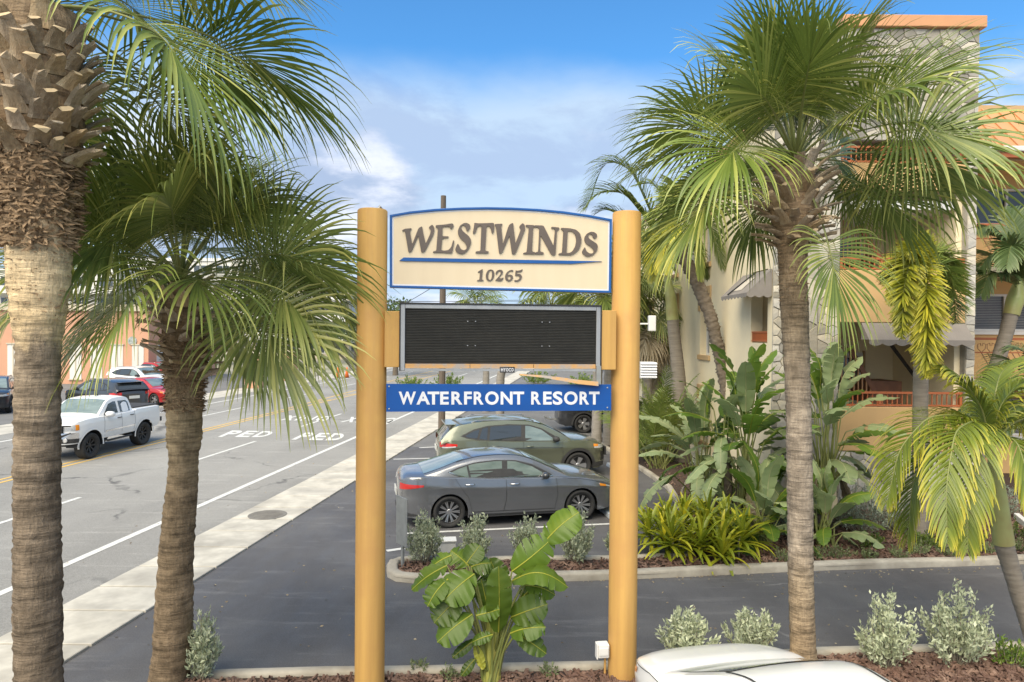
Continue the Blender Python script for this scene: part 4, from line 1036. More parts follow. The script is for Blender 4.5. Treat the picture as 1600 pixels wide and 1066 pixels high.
    def handle(s, x, z, m, parent, sides=(1, -1)):
        for sd in sides:
            y = s.side(x, z); mb = MB(); mb.tube([(x - .10, sd*(y + .004), z), (x - .075, sd*(y + .030), z + .003), (x + .07, sd*(y + .030), z + .004), (x + .10, sd*(y + .004), z)], [.010, .015, .015, .010], 8)
            mb.build('handle', MATS[m], parent, smooth=True)

def spokes_pairs(n, w0, w1, gap):
    def f(mb, r, h):
        for k in range(n):
            a = 2*math.pi*k/n
            for sg in (-1, 1):
                p = Vector((math.cos(a + sg*gap*.25)*.05, math.sin(a + sg*gap*.25)*.05, h*.55)); q = Vector((math.cos(a + sg*gap)*r, math.sin(a + sg*gap)*r, h*.92))
                mb.bar(p, q, (w0 + w1)/2, .022)
        mb.lathe([(.055, h*.3), (.055, h*.66), (.045, h*.74), (.005, h*.76)], 16)
    return f
def spokes_wide(n, w0, w1):
    def f(mb, r, h):
        for k in range(n):
            a = 2*math.pi*k/n; c, s_ = math.cos(a), math.sin(a)
            vs = [(.05*c - -w0*s_*.5, .05*s_ + -w0*c*.5, h*.6), (.05*c - w0*s_*.5, .05*s_ + w0*c*.5, h*.6), (r*c - w1*s_*.5, r*s_ + w1*c*.5, h*.92), (r*c + w1*s_*.5, r*s_ - w1*c*.5, h*.92)]
            mb.add(vs + [(x, y, z - .03) for x, y, z in vs], [(0, 1, 2, 3), (4, 7, 6, 5), (0, 4, 5, 1), (1, 5, 6, 2), (2, 6, 7, 3), (3, 7, 4, 0)])
        mb.lathe([(.07, h*.3), (.07, h*.64), (.05, h*.74), (.005, h*.76)], 16)
    return f
def rect(x0, x1, z0, z1): return [(x0, z0), (x1, z0), (x1, z1), (x0, z1)]

# ---- grey saloon
SED = dict(L0=-2.45, L1=2.45, W=1.86, top=[(-2.45,.90),(-2.40,1.0),(-2.25,1.06),(-1.9,1.075),(-1.3,1.035),(-.5,.985),(.5,.955),(1.0,.955),(1.2,.95),(1.6,.915),(2.0,.83),(2.25,.745),(2.4,.66),(2.45,.60)],
           gh=[(1.22,.965),(.95,1.10),(.38,1.355),(.10,1.425),(-.3,1.445),(-.75,1.425),(-1.15,1.345),(-1.6,1.20),(-2.0,1.085)], axles=(1.46,-1.40), rw=.335, arch=.385, hb=.83, hr=.60)
def sedan(root, pm, trim='chrome', spk=None, glass='car_glass', detail=True, over=None):
    c = Car(**{**SED, **(over or {})}); b = c.body('body', pm, root); c.greenhouse(pm, root)
    c.screen('windscreen', 1.02, 1.385, True, root, 'car_glass', .085); c.screen('rear_window', 1.10, 1.365, False, root, glass, .10)
    c.ditch(root)
    dlo = [(.86,.985),(.80,1.04),(.42,1.235),(.05,1.335),(-.4,1.352),(-.85,1.318),(-1.22,1.225),(-1.42,1.15),(-1.30,1.09),(-1.02,1.0)]
    c.win(dlo, 'black', root, 'window_frame', .003)
    c.win([(.72,1.012),(.40,1.20),(.05,1.31),(-.13,1.325),(-.16,1.018)], glass, root, 'window', .007)
    c.win([(-.27,1.022),(-.25,1.33),(-.42,1.328),(-.86,1.293),(-.98,1.265),(-.94,1.035)], glass, root, 'window', .007)
    c.win([(-.985,1.025),(-1.02,1.252),(-1.22,1.196),(-1.34,1.145),(-1.26,1.10)], glass, root, 'quarter_window', .007)
    if trim: c.ribbon([(.84,.998),(-.95,1.015),(-1.06,1.035),(-1.40,1.15)], .026, trim, root, 'window_trim', .009, green=True)
    c.wheels(root, spk or spokes_pairs(10, .016, .030, .085))
    if detail:
        c.ribbon([(-.20,.97),(-.20,.55),(-.26,.30)], .010, 'black', root); c.ribbon([(.90,.955),(.93,.6),(.86,.30)], .010, 'black', root)
        c.ribbon([(-1.28,1.03),(-1.16,.84),(-1.0,.62),(-.93,.34)], .010, 'black', root); c.ribbon([(.86,.31),(-.93,.32)], .009, 'black', root)
        c.ribbon([(1.06,.955),(1.5,.915),(2.0,.80)], .008, 'black', root, off=.003)
        c.ribbon([(1.0,.235),(-1.0,.235)], .045, 'cladding', root, 'sill', .004); c.ribbon([(1.0,.285),(-1.0,.295)], .02, pm, root, 'sill_crease', .012)
        c.handle(-.02, .875, 'chrome', root); c.handle(-.98, .90, 'chrome', root); c.mirror(.66, .985, 'paint_charcoal' if pm == 'paint_grey' else pm, root)
        c.patch(-2.405, -1.93, lambda t: .80 + .085*t, lambda t: .93 - .01*t, 'lamp_red', root, 'tail_lamp')
        c.patch(1.88, 2.40, lambda t: .775 - .15*t, lambda t: .80 - .16*t + .03*(1-t)*t, 'lamp_clear', root, 'headlight')
        c.patch(1.90, 2.06, lambda t: .745 - .03*t, lambda t: .80 - .045*t, 'lamp_amber', root, 'side_marker', .009)
        c.patch(2.30, 2.446, lambda t: .33, lambda t: .55, 'black', root, 'bumper_vent', .005); c.patch(-2.447, -2.05, lambda t: .25 + .02*t, lambda t: .36 - .06*t, 'cladding', root, 'rear_diffuser', .005)
        MB().box(2.40, 2.452, -.45, .45, .36, .62).build('grille', MATS['black'], root); MB().box(-2.45, -2.437, -.26, .26, .60, .74).build('number_plate', MATS['plate'], root)
        o = MB(); o.bar((1.17,-.55,.995), (.80,-.1,1.165), .02, .015); o.bar((1.19,.05,1.0), (.86,.5,1.13), .02, .015); o.build('wiper', MATS['black'], root)
    return c
def place(pa, pb, axles):
    """car pose from the picture points where its rear and front wheels touch the road (near side), front first"""
    f, r_ = G(*pa), G(*pb); d = (f - r_); d.z = 0; h = math.atan2(d.y, d.x); return (f + r_) / 2, h, d.length
mid, hd, wl = place((905,811.5), (701,823.5), None)
fw = Vector((math.cos(hd), math.sin(hd), 0)); lf = Vector((-fw.y, fw.x, 0))
root = thing('sedan', 'dark grey four-door saloon parked in the stall nearest the planted island', 'car', mid + lf * .80 - fw * .03, hd)
sc_ = wl / 2.86; root.scale = (sc_, sc_ * .98, sc_ * .985); sedan(root, 'paint_grey')

# ---- olive sport utility car
SUV = dict(L0=-2.50, L1=2.45, W=1.98, top=[(-2.5,.95),(-2.44,1.10),(-2.2,1.185),(-1.4,1.165),(-.5,1.12),(.8,1.09),(1.25,1.115),(1.8,1.075),(2.2,1.0),(2.38,.90),(2.45,.80)],
           gh=[(1.32,1.13),(.95,1.36),(.42,1.60),(.0,1.685),(-.6,1.705),(-1.3,1.685),(-1.85,1.61),(-2.05,1.565),(-2.15,1.50),(-2.42,1.20)], axles=(1.50,-1.48), rw=.385, arch=.455, sill=.28, hb=.90, hr=.68, nf=3.4, nr=4.2, end_low=(.32,.34))
def suv(root, pm, spk, detail=True, glass='tint_glass'):
    c = Car(**SUV); c.body('body', pm, root); c.greenhouse(pm, root)
    c.screen('windscreen', 1.19, 1.64, True, root, 'car_glass', .09); c.screen('rear_window', 1.22, 1.54, False, root, 'tint_glass', .12)
    dlo = [(1.0,1.10),(.92,1.20),(.45,1.47),(.1,1.575),(-.5,1.60),(-1.1,1.565),(-1.5,1.475),(-1.88,1.30),(-1.70,1.235),(-1.3,1.165)]
    c.win(dlo, 'black', root, 'window_frame', .003)
    c.win([(.86,1.125),(.44,1.43),(.1,1.54),(-.02,1.55),(-.05,1.14)], 'car_glass', root, 'window', .007); c.win([(-.17,1.145),(-.14,1.558),(-.5,1.567),(-1.02,1.54),(-1.08,1.175)], glass, root, 'window', .007)
    c.win([(-1.14,1.185),(-1.10,1.53),(-1.26,1.49),(-1.36,1.22)], glass, root, 'quarter_window', .007); c.win([(-1.42,1.23),(-1.34,1.47),(-1.5,1.43),(-1.76,1.30),(-1.66,1.26)], glass, root, 'quarter_window', .007)
    c.wheels(root, spk, wid=.25); c.arch_lip('cladding', root, .085)
    c.ribbon([(1.02,.36),(-1.0,.36)], .15, 'cladding', root, 'sill', .006)
    for sd in (1, -1):
        mb = MB(); mb.tube([(.25, sd*.62, 1.665), (.15, sd*.62, 1.715), (-1.4, sd*.63, 1.705), (-1.55, sd*.63, 1.655)], .018, 6); mb.build('roof_rail', MATS['rim_silver'], root)
    if detail:
        c.ribbon([(-.11,1.12),(-.11,.6),(-.16,.45)], .011, 'black', root); c.ribbon([(1.02,1.10),(1.04,.7),(.97,.45)], .011, 'black', root); c.ribbon([(-1.16,1.15),(-1.12,.95),(-.96,.72),(-.98,.46)], .011, 'black', root)
        c.ribbon([(1.0,.93),(-1.2,.96)], .02, 'paint_charcoal', root, 'crease_shade', .001)  # the charcoal strip is painted shade along a body crease
        c.handle(.08, .985, pm, root); c.handle(-.92, 1.01, pm, root); c.mirror(.84, 1.14, 'cladding', root, sc=1.12)
        c.patch(-2.46, -1.98, lambda t: .98 + .05*t, lambda t: 1.12 - .03*t, 'lamp_red', root, 'tail_lamp'); c.patch(-2.40, -2.02, lambda t: .965 + .04*t, lambda t: 1.0 + .035*t, 'lamp_clear', root, 'reverse_lamp', .009)
        c.patch(1.98, 2.40, lambda t: .885 - .02*t, lambda t: 1.0 - .05*t, 'lamp_clear', root, 'headlight'); c.patch(1.96, 2.12, lambda t: .93, lambda t: 1.01 - .02*t, 'lamp_amber', root, 'side_marker', .010)
        c.patch(2.22, 2.445, lambda t: .50, lambda t: .76, 'black', root, 'bumper_vent', .006); c.patch(1.93, 2.447, lambda t: .33, lambda t: .47, 'cladding', root, 'bumper_guard', .006); c.patch(-2.497, -1.93, lambda t: .36, lambda t: .52, 'cladding', root, 'rear_bumper', .006)
        MB().box(2.40, 2.455, -.6, .6, .62, .86).build('grille', MATS['black'], root); MB().box(-2.50, -2.485, -.26, .26, .80, .94).build('number_plate', MATS['plate'], root)
        sp = MB(); sp.box(-2.28, -1.98, -.60, .60, 1.575, 1.605); bevel(sp.build('spoiler', MATS[pm], root), .012)
    return c
mid, hd, wl = place((902,747), (735,757.5), None); mid = G(902,747.5)
hd = R(11.5); fw = Vector((math.cos(hd), math.sin(hd), 0)); lf = Vector((-fw.y, fw.x, 0))
root = thing('suv', 'olive green five-door sport utility car parked beyond the dark grey saloon', 'car', mid + lf * .86 - fw * 1.50, hd); root.scale = (1.0, 1.0, .985)
suv(root, 'paint_olive', spokes_wide(5, .07, .15))

# ---- white pickup on the road
PK = dict(L0=-2.55, L1=2.25, W=1.98, top=[(-2.55,1.02),(-2.5,1.30),(-2.3,1.335),(-.9,1.345),(-.85,1.30),(.5,1.27),(1.0,1.30),(1.6,1.29),(2.05,1.23),(2.2,1.12),(2.25,.95)],
          gh=[(.98,1.31),(.72,1.52),(.40,1.76),(.15,1.83),(-.3,1.85),(-.62,1.83),(-.76,1.76),(-.86,1.34)], axles=(1.40,-1.36), rw=.42, arch=.52, sill=.58, hb=.89, hr=.72, nf=4.5, nr=7, end_low=(.56,.70), crown=.05, sect=[(0,.965),(.2,.99),(.5,1.0),(.8,.995),(1,.965)])
f, r_ = G(141,716), G(221,695); dv = (f - r_).normalized(); hd = math.atan2(dv.y, dv.x)
fw = Vector((math.cos(hd), math.sin(hd), 0)); lf = Vector((-fw.y, fw.x, 0)); mid = (f + r_) / 2
root = thing('pickup_truck', 'white lifted crew-cab pickup driving on the far lane of the road', 'truck', mid - lf * .88 - fw * .02 + Vector((0,0,-.006)), hd)
c = Car(**PK); c.body('body', 'paint_pearl', root); c.greenhouse('paint_pearl', root)
c.screen('windscreen', 1.37, 1.79, True, root, 'car_glass', .07); c.screen('rear_window', 1.42, 1.74, False, root, 'tint_glass', .12)
c.win([(.70,1.33),(.36,1.655),(.10,1.715),(-.02,1.715),(-.02,1.33)], 'tint_glass', root); c.win([(-.14,1.33),(-.14,1.715),(-.58,1.70),(-.68,1.62),(-.70,1.33)], 'tint_glass', root)
c.wheels(root, spokes_wide(8, .035, .06), wid=.33, dark=True, rim_r=.58)
MB().box(-2.42, -.95, -.80, .80, 1.36, 1.405).build('bed_hollow_cap', MATS['bed_hollow_black'], root)  # flat cap over the bed; its black stands in for shade inside
c.ribbon([(-.08,1.31),(-.08,.75),(-.1,.66)], .012, 'black', root); c.ribbon([(.80,1.30),(.82,.8),(.78,.66)], .012, 'black', root); c.ribbon([(-.78,1.32),(-.80,.9),(-.74,.66)], .012, 'black', root); c.ribbon([(.78,.80),(-.75,.82)], .05, 'chrome', root, 'side_moulding', .012)
c.handle(.06, 1.17, 'black', root); c.handle(-.62, 1.19, 'black', root); c.mirror(.62, 1.30, 'paint_pearl', root, sc=1.3); c.arch_lip('paint_pearl', root, .06, .02)
c.patch(1.98, 2.235, lambda t: .98, lambda t: 1.17 - .03*t, 'lamp_clear', root, 'headlight'); c.patch(1.93, 2.04, lambda t: .99, lambda t: 1.165, 'lamp_amber', root, 'side_marker', .010)
c.patch(-2.545, -2.49, lambda t: 1.0, lambda t: 1.25, 'lamp_red', root, 'tail_lamp')
mb = MB(); mb.box(2.19, 2.27, -.60, .60, .92, 1.16); mb.build('grille', MATS['black'], root)
mb = MB()
for k in range(3): mb.box(2.272, 2.285, -.56, .56, .96 + k*.065, .985 + k*.065)
mb.build('grille_bars', MATS['chrome'], root)
c.patch(1.95, 2.249, lambda t: .74, lambda t: .92, 'chrome', root, 'bumper', .02); c.patch(1.93, 2.249, lambda t: .60, lambda t: .735, 'cladding', root, 'bumper_valance', .02)
mb = MB()
for sy in (-.45, .45): mb.tube([(2.31, sy, .62), (2.36, sy, .75), (2.34, sy, 1.12)], .025, 6)
mb.tube([(2.20, -.85, 1.15), (2.36, -.5, 1.16), (2.36, .5, 1.16), (2.20, .85, 1.15)], .022, 6); mb.tube([(2.2, -.85, .93), (2.36, -.5, .80), (2.36, .5, .80), (2.2, .85, .93)], .022, 6); mb.build('brush_guard', MATS['black'], root)
mb = MB()
for sd in (1, -1): mb.lathe([(.07,0),(.07,.02),(.055,.028),(.005,.03)], 14, Matrix.Translation((2.235, sd*.70, .70)) @ Matrix.Rotation(R(90), 4, 'Y'))
mb.build('fog_lamp', MATS['lamp_clear'], root)
mb = MB()
for sd in (1, -1): mb.tube([(.75, sd*.80, .56), (.65, sd*.98, .48), (-.6, sd*.98, .48), (-.7, sd*.80, .56)], .035, 7)
mb.build('step_bar', MATS['black'], root)
mb = MB(); mb.box(-2.62, -2.5, -.85, .85, .72, .88); mb.build('rear_bumper', MATS['cladding'], root)
mb = MB(); mb.cyl((-1.36, -.7, .42), (-1.36, .7, .42), .07); mb.cyl((1.4, -.7, .42), (1.4, .7, .42), .06); mb.bar((-1.9, .5, .60), (1.9, .5, .60), .08, .12); mb.bar((-1.9, -.5, .60), (1.9, -.5, .60), .08, .12); mb.build('chassis', MATS['black'], root)
mb = MB(); mb.cyl((-.3, 0, 1.86), (-.36, 0, 1.93), .012, 6); mb.tube([(-.1, 0, 1.87), (-.16, 0, 1.93), (-.25, 0, 1.87)], .02, 6); mb.build('aerial', MATS['black'], root)

# ---- white car in the foreground, seen from behind over its roof
hd = R(102); root = thing('white_car', 'white car in the foreground below the right-hand sign post, only roof and bonnet in view', 'car', (2.44, 5.40, 0), hd); root.scale = (.89, .94, .975)
sedan(root, 'paint_pearl', trim='chrome', over=dict(gh=[(1.42,.955),(1.0,1.12),(.42,1.375),(.12,1.455),(-.3,1.475),(-.75,1.45),(-1.15,1.36),(-1.6,1.21),(-2.0,1.09)]))

# ---- cars parked across the road
def small_car(kind, name, label, px, py, hdeg, pm, spk=None, sc=1.0):
    p = G(px, py); root = thing(name, label, 'car', p, R(hdeg), 'cars parked across the road'); root.scale = (sc, sc, sc)
    (suv if kind == 'suv' else sedan)(root, pm, **({'spk': spokes_wide(5, .07, .12)}))
    return root
small_car('suv', 'suv', 'dark grey sport utility car parked behind the white pickup', 165, 643, 150, 'paint_charcoal', sc=1.0)
small_car('sedan', 'sedan', 'red saloon parked beside the dark grey car across the road', 234, 630, -24, 'paint_red')
small_car('suv', 'suv', 'white sport utility car parked between the red saloon and the red van', 222, 613, -24, 'paint_pearl')
small_car('suv', 'suv', 'red sport utility car parked farthest along the row across the road', 250, 601, -24, 'paint_red')
small_car('suv', 'suv', 'black sport utility car at the left edge beside the thick palm trunk', -12, 641, -60, 'paint_black')
small_car('suv', 'suv', 'silver sport utility car far back beside the salmon building', 218, 578, -35, 'paint_silver')
# ---- dark off-road car beyond the island palms, towing hitch to the left
p = G(936, 676); root = thing('off_road_car', 'black off-road car with silver wheels behind the palms beyond the olive car', 'car', p + Vector((.7, .9, 0)), R(6))
suv(root, 'paint_black', spokes_wide(5, .09, .16), detail=False)
mb = MB(); mb.bar((-2.45, 0, .48), (-2.80, 0, .48), .07, .07); mb.bar((-2.80, 0, .48), (-3.05, -.05, .60), .05, .05); mb.bar((-2.75, -.2, .52), (-2.75, .2, .52), .05, .05); mb.cyl((-2.95, 0, .56), (-2.95, 0, .40), .018, 6); mb.build('tow_hitch', MATS['galv'], root)
# ================================================================== PALMS AND PLANTS
leafmat('fan_green', (0.058,0.098,0.014), (0.175,0.235,0.045), (0.62,0.60,0.16), .33, .24, .14)
leafmat('fan_grey', (0.075,0.115,0.024), (0.200,0.250,0.058), (0.60,0.57,0.17), .33, .24, .14)
leafmat('feather_yellow', (0.098,0.138,0.014), (0.287,0.299,0.023), (0.713,0.598,0.046), .42, .3, .12)
leafmat('feather_green', (0.075,0.125,0.026), (0.20,0.26,0.055), (0.510,0.510,0.120), .42, .25, .15)
leafmat('feather_dark', (0.045,0.083,0.026), (0.104,0.152,0.048), (0.352,0.368,0.112), .42, .22, .15)
leafmat('paddle_green', (0.055,0.110,0.018), (0.140,0.230,0.032), (0.425,0.430,0.070), .40, .38, .22, .35)
leafmat('paddle_grey', (0.13,0.19,0.08), (0.31,0.37,0.17), (0.504,0.504,0.264), .45, .25, .2)
leafmat('sign_plant', (0.040,0.086,0.012), (0.115,0.185,0.020), (0.42,0.42,0.06), .36, .35, .25, .4)
leafmat('christmas', (0.075,0.120,0.018), (0.22,0.27,0.028), (0.70,0.60,0.07), .40, .28, .10)
leafmat('cordyline', (0.085,0.135,0.012), (0.27,0.31,0.022), (0.667,0.575,0.034), .36, .25, .12)
leafmat('silver_leaf', (0.26,0.30,0.18), (0.47,0.51,0.34), (0.676,0.702,0.507), .55, .2, .12)
leafmat('grey_leaf', (0.17,0.21,0.15), (0.32,0.37,0.28), (0.459,0.499,0.392), .6, .2, .12)
leafmat('shrub_leaf', (0.06,0.12,0.02), (0.17,0.26,0.04), (0.330,0.375,0.060), .4, .25, .15)
leafmat('weed_leaf', (0.104,0.156,0.052), (0.208,0.260,0.104), (0.390,0.429,0.208), .5, .25, .15)
leafmat('tree_leaf', (0.045,0.078,0.024), (0.093,0.138,0.039), (0.195,0.240,0.075), .55, .2, .15)
leafmat('dry_leaf', (0.240,0.186,0.120), (0.396,0.324,0.216), (0.576,0.492,0.348), .8, .15, .15)
mat('petiole', (.17,.20,.055), (.24,.25,.08), scale=3, rough=.45)
mat('boot', (.52,.40,.265), (.36,.27,.175), scale=7, rough=.95, bump=.8, bscale=24, stretch=(5,5,.7), rand=.26, col3=(.62,.52,.38), scale3=2.2)
mat('boot_cut', (.60,.46,.28), (.48,.37,.23), scale=12, rough=.95)
mat('fibre', (.22,.145,.082), (.36,.25,.15), scale=9, rough=1, bump=.6, bscale=60)
mat('twig', (.30,.27,.20), (.22,.19,.14), scale=8, rough=.9)
mat('crownshaft', (.34,.39,.14), (.42,.44,.18), scale=2, rough=.4, stretch=(1,1,.3), col3=(.30,.24,.09), scale3=1.2)
mat('ring_bark', (.27,.235,.19), (.20,.17,.135), scale=2.5, rough=.9, bump=.4, bscale=20, stretch=(1,1,9))
mat('rough_bark', (.20,.165,.125), (.12,.095,.07), scale=6, rough=.95, bump=.9, bscale=18, stretch=(1,1,2.5))
mat('grey_bark', (.30,.275,.24), (.22,.20,.17), scale=2.2, rough=.9, bump=.5, bscale=16, stretch=(1,1,5))
def trunkmat(name, stops, z0, z1, wob=.10, streak=.5):
    """bark whose tone changes up the stem with ragged borders: rings and fibres in noise stretched both ways"""
    m = bpy.data.materials.new(name); t, b, out = nodes_of(m); L = t.links.new; N = t.nodes.new
    tcn = N('ShaderNodeTexCoord')
    def noise(st, sc, det=6):
        mp = N('ShaderNodeMapping'); mp.inputs['Scale'].default_value = st; L(tcn.outputs['Object'], mp.inputs[0])
        n = N('ShaderNodeTexNoise'); n.inputs['Scale'].default_value = sc; n.inputs['Detail'].default_value = det; n.inputs['Roughness'].default_value = .65; L(mp.outputs[0], n.inputs['Vector']); return n.outputs['Fac']
    sp_ = N('ShaderNodeSeparateXYZ'); L(tcn.outputs['Object'], sp_.inputs[0])
    rg_ = N('ShaderNodeMapRange'); L(sp_.outputs['Z'], rg_.inputs[0]); rg_.inputs[1].default_value = z0; rg_.inputs[2].default_value = z1
    ad = N('ShaderNodeMath'); ad.operation = 'MULTIPLY_ADD'; L(noise((3,3,1.2), 2.2), ad.inputs[0]); ad.inputs[1].default_value = wob * 2; L(rg_.outputs[0], ad.inputs[2])
    sb = N('ShaderNodeMath'); sb.operation = 'SUBTRACT'; L(ad.outputs[0], sb.inputs[0]); sb.inputs[1].default_value = wob
    rp = N('ShaderNodeValToRGB'); el = rp.color_ramp.elements; el[0].position = stops[0][0]; el[0].color = (*stops[0][1], 1); el[1].position = stops[-1][0]; el[1].color = (*stops[-1][1], 1)
    for p, c in stops[1:-1]: e = el.new(p); e.color = (*c, 1)
    L(sb.outputs[0], rp.inputs[0])
    rings = noise((1.6,1.6,16), 1.6); fib = noise((14,14,2.4), 3.0); blot = noise((1,1,1), 5.0)
    def mulr(colr, fac, lo, hi, a, bb):
        r = N('ShaderNodeMapRange'); L(fac, r.inputs[0]); r.inputs[1].default_value = a; r.inputs[2].default_value = bb; r.inputs[3].default_value = lo; r.inputs[4].default_value = hi
        x = N('ShaderNodeMix'); x.data_type = 'RGBA'; x.blend_type = 'MULTIPLY'; x.inputs[0].default_value = 1
        cb = N('ShaderNodeCombineColor'); [L(r.outputs[0], cb.inputs[i]) for i in range(3)]
        L(colr, x.inputs[6]); L(cb.outputs[0], x.inputs[7]); return x.outputs[2]
    c_ = mulr(rp.outputs[0], rings, .58, 1.15, .33, .55); c_ = mulr(c_, fib, .80, 1.15, .3, .68); c_ = mulr(c_, blot, .52, 1.3, .32, .68)
    L(c_, b.inputs['Base Color']); b.inputs['Roughness'].default_value = .95; b.inputs['Specular IOR Level'].default_value = .2
    hs = N('ShaderNodeMath'); hs.operation = 'MULTIPLY_ADD'; L(rings, hs.inputs[0]); hs.inputs[1].default_value = 1.3; L(fib, hs.inputs[2])
    bn = N('ShaderNodeBump'); bn.inputs['Strength'].default_value = .8; bn.inputs['Distance'].default_value = .03; L(hs.outputs[0], bn.inputs['Height']); L(bn.outputs[0], b.inputs['Normal'])
    MATS[name] = m; return m

def nrm(a): return a / np.maximum(np.linalg.norm(a, axis=-1, keepdims=True), 1e-9)
def strips(P_, X, W, Nn, fold, tint, fs, vs, ti, mi, matidx):
    """P_ (n,k,3) centre lines, X across, W half widths: V-folded ribbons"""
    n, k, _ = P_.shape
    e1 = P_ + X * W[..., None] + Nn * (W * fold)[..., None]; e2 = P_ - X * W[..., None] + Nn * (W * fold)[..., None]
    allv = np.stack([e1, P_, e2], axis=2).reshape(-1, 3); b = sum(len(v) for v in vs); vs.append(allv); ti.append(np.repeat(tint.reshape(-1), 3))
    i = np.arange(n)[:, None]; j = np.arange(k-1)[None]; o = b + (i*k + j) * 3
    for c in (0, 1):
        q = np.stack([o+c, o+c+1, o+c+4, o+c+3], -1).reshape(-1, 4); fs.append(q); mi.append(np.full(len(q), matidx))
def stick(pts, rad, vs, fs, ti, mi, matidx, n=5, tint=.4, flat=1.0):
    """a tapering rod along numpy points"""
    pts = np.asarray(pts, float); k = len(pts); t = nrm(np.gradient(pts, axis=0)); up = np.array([0, 0, 1.0])
    s = np.cross(t, up); bad = np.linalg.norm(s, axis=1) < .05; s[bad] = [1, 0, 0]; s = nrm(s); q = np.cross(s, t)
    a = np.linspace(0, 2*np.pi, n, endpoint=False); r = np.asarray(rad, float)[:, None, None]
    v = pts[:, None] + (s[:, None] * np.cos(a)[None, :, None] + q[:, None] * np.sin(a)[None, :, None] * flat) * r
    b = sum(len(x) for x in vs); vs.append(v.reshape(-1, 3)); ti.append(np.full(k*n, tint))
    i = np.arange(k-1)[:, None]; j = np.arange(n)[None]; o = b + i*n
    f = np.stack([o+j, o+(j+1) % n, o+n+(j+1) % n, o+n+j], -1).reshape(-1, 4); fs.append(f); mi.append(np.full(len(f), matidx))
def finish(name, vs, fs, ti, mi, mats, parent, loc=None, smooth=True):
    v = np.concatenate(vs); f = np.concatenate(fs)
    me = mkmesh(name, v, f, mats, np.concatenate(mi), smooth, np.concatenate(ti)); return mo(name, me, parent, loc)
def bend(p0, d0, L, n, g, pw=1.0):
    """a curve of n points that starts along d0 and sinks under its own weight"""
    p = np.array(p0, float); d = np.array(d0, float); out = [p.copy()]; ds = L / (n-1)
    for i in range(1, n):
        d = d + np.array([0, 0, -1.0]) * g * ds * (i / (n-1))**pw; d /= np.linalg.norm(d); p = p + d * ds; out.append(p.copy())
    return np.array(out)
def fan_frond(parent, rg, loc, az, el, lp, lb, m='fan_green', nseg=42, droop=1.0, tint0=.3, K=8, petg=.5, phimax=2.0, name='frond'):
    vs, fs, ti, mi = [], [], [], []
    d0 = np.array([math.cos(az)*math.cos(el), math.sin(az)*math.cos(el), math.sin(el)])
    pet = bend((0, 0, 0), d0, lp, 8, petg); stick(pet, np.linspace(.026, .013, 8), vs, fs, ti, mi, 1, 5, .4, .6)
    t0 = nrm(pet[-1] - pet[-2]); Lc = .42 * lb; cost = bend(pet[-1], t0, Lc, 12, 2.6 / lb * droop, .6)
    tc_ = nrm(np.gradient(cost, axis=0)); side = nrm(np.cross(t0, [0, 0, 1.0]) if abs(t0[2]) < .97 else np.array([-math.sin(az), math.cos(az), 0]))
    roll = rg.normal(0, .65); n0 = np.cross(side, t0); side = side * math.cos(roll) + n0 * math.sin(roll)
    stick(cost, np.linspace(.012, .004, 12), vs, fs, ti, mi, 1, 4, .5)
    u = np.linspace(-1, 1, nseg); u = np.clip(u + rg.normal(0, .006, nseg), -1, 1); c = np.clip((1 - np.abs(u))**.9 * .98, 0, 1) * 11
    i0 = np.clip(c.astype(int), 0, 10); fr_ = (c - i0)[:, None]; B_ = cost[i0] * (1-fr_) + cost[i0+1] * fr_; T_ = nrm(tc_[i0] * (1-fr_) + tc_[i0+1] * fr_)
    S_ = np.repeat(side[None], nseg, 0); N_ = nrm(np.cross(S_, T_)); phi = u * phimax
    D = nrm(T_ * np.cos(phi)[:, None] + S_ * np.sin(phi)[:, None] + N_ * (.10 + .22 * np.abs(u))[:, None])
    Ls = lb * (1 - .30 * np.abs(u)**2) * rg.uniform(.90, 1.06, nseg); t = np.linspace(0, 1, K+1); ds = Ls / K
    pts = [B_]; dirs = [D]; p = B_.copy(); d = D.copy(); dr = droop * rg.uniform(.55, 1.45, nseg) * np.where(rg.random(nseg) < .22, 2.0, 1.0)
    for k in range(1, K+1):
        g = np.zeros_like(d); g[:, 2] = -1; d = nrm(d + g * (dr * 3.4 * t[k]**2.2 / K)[:, None]); p = p + d * ds[:, None]; pts.append(p.copy()); dirs.append(d.copy())
    Pm = np.stack(pts, 1); Dm = np.stack(dirs, 1); X = nrm(np.cross(np.repeat(N_[:, None], K+1, 1), Dm)); Nn = nrm(np.cross(Dm, X))
    dphi = 2 * phimax / nseg; tf = .40; r = t[None] * Ls[:, None]; wm = tf * Ls * math.tan(dphi/2) * 1.22
    W = np.where(t[None] < tf, np.maximum(r * math.tan(dphi/2) * 1.22, .004), wm[:, None] * np.clip(1 - ((t[None]-tf)/(1-tf)), 0, 1)**.85 + .0012)
    base = np.clip(tint0 + rg.normal(0, .12, nseg) + np.where(rg.random(nseg) < .14, .28, 0), 0, 1)
    tint = np.clip(base[:, None] + .06 * np.abs(u)[:, None] + .50 * np.clip(t[None] - .5, 0, 1)**1.2, 0, 1)
    strips(Pm, X, W, Nn, .38, tint, fs, vs, ti, mi, 0)
    return finish(name, vs, fs, ti, mi, [MATS[m], MATS['petiole']], parent, loc)
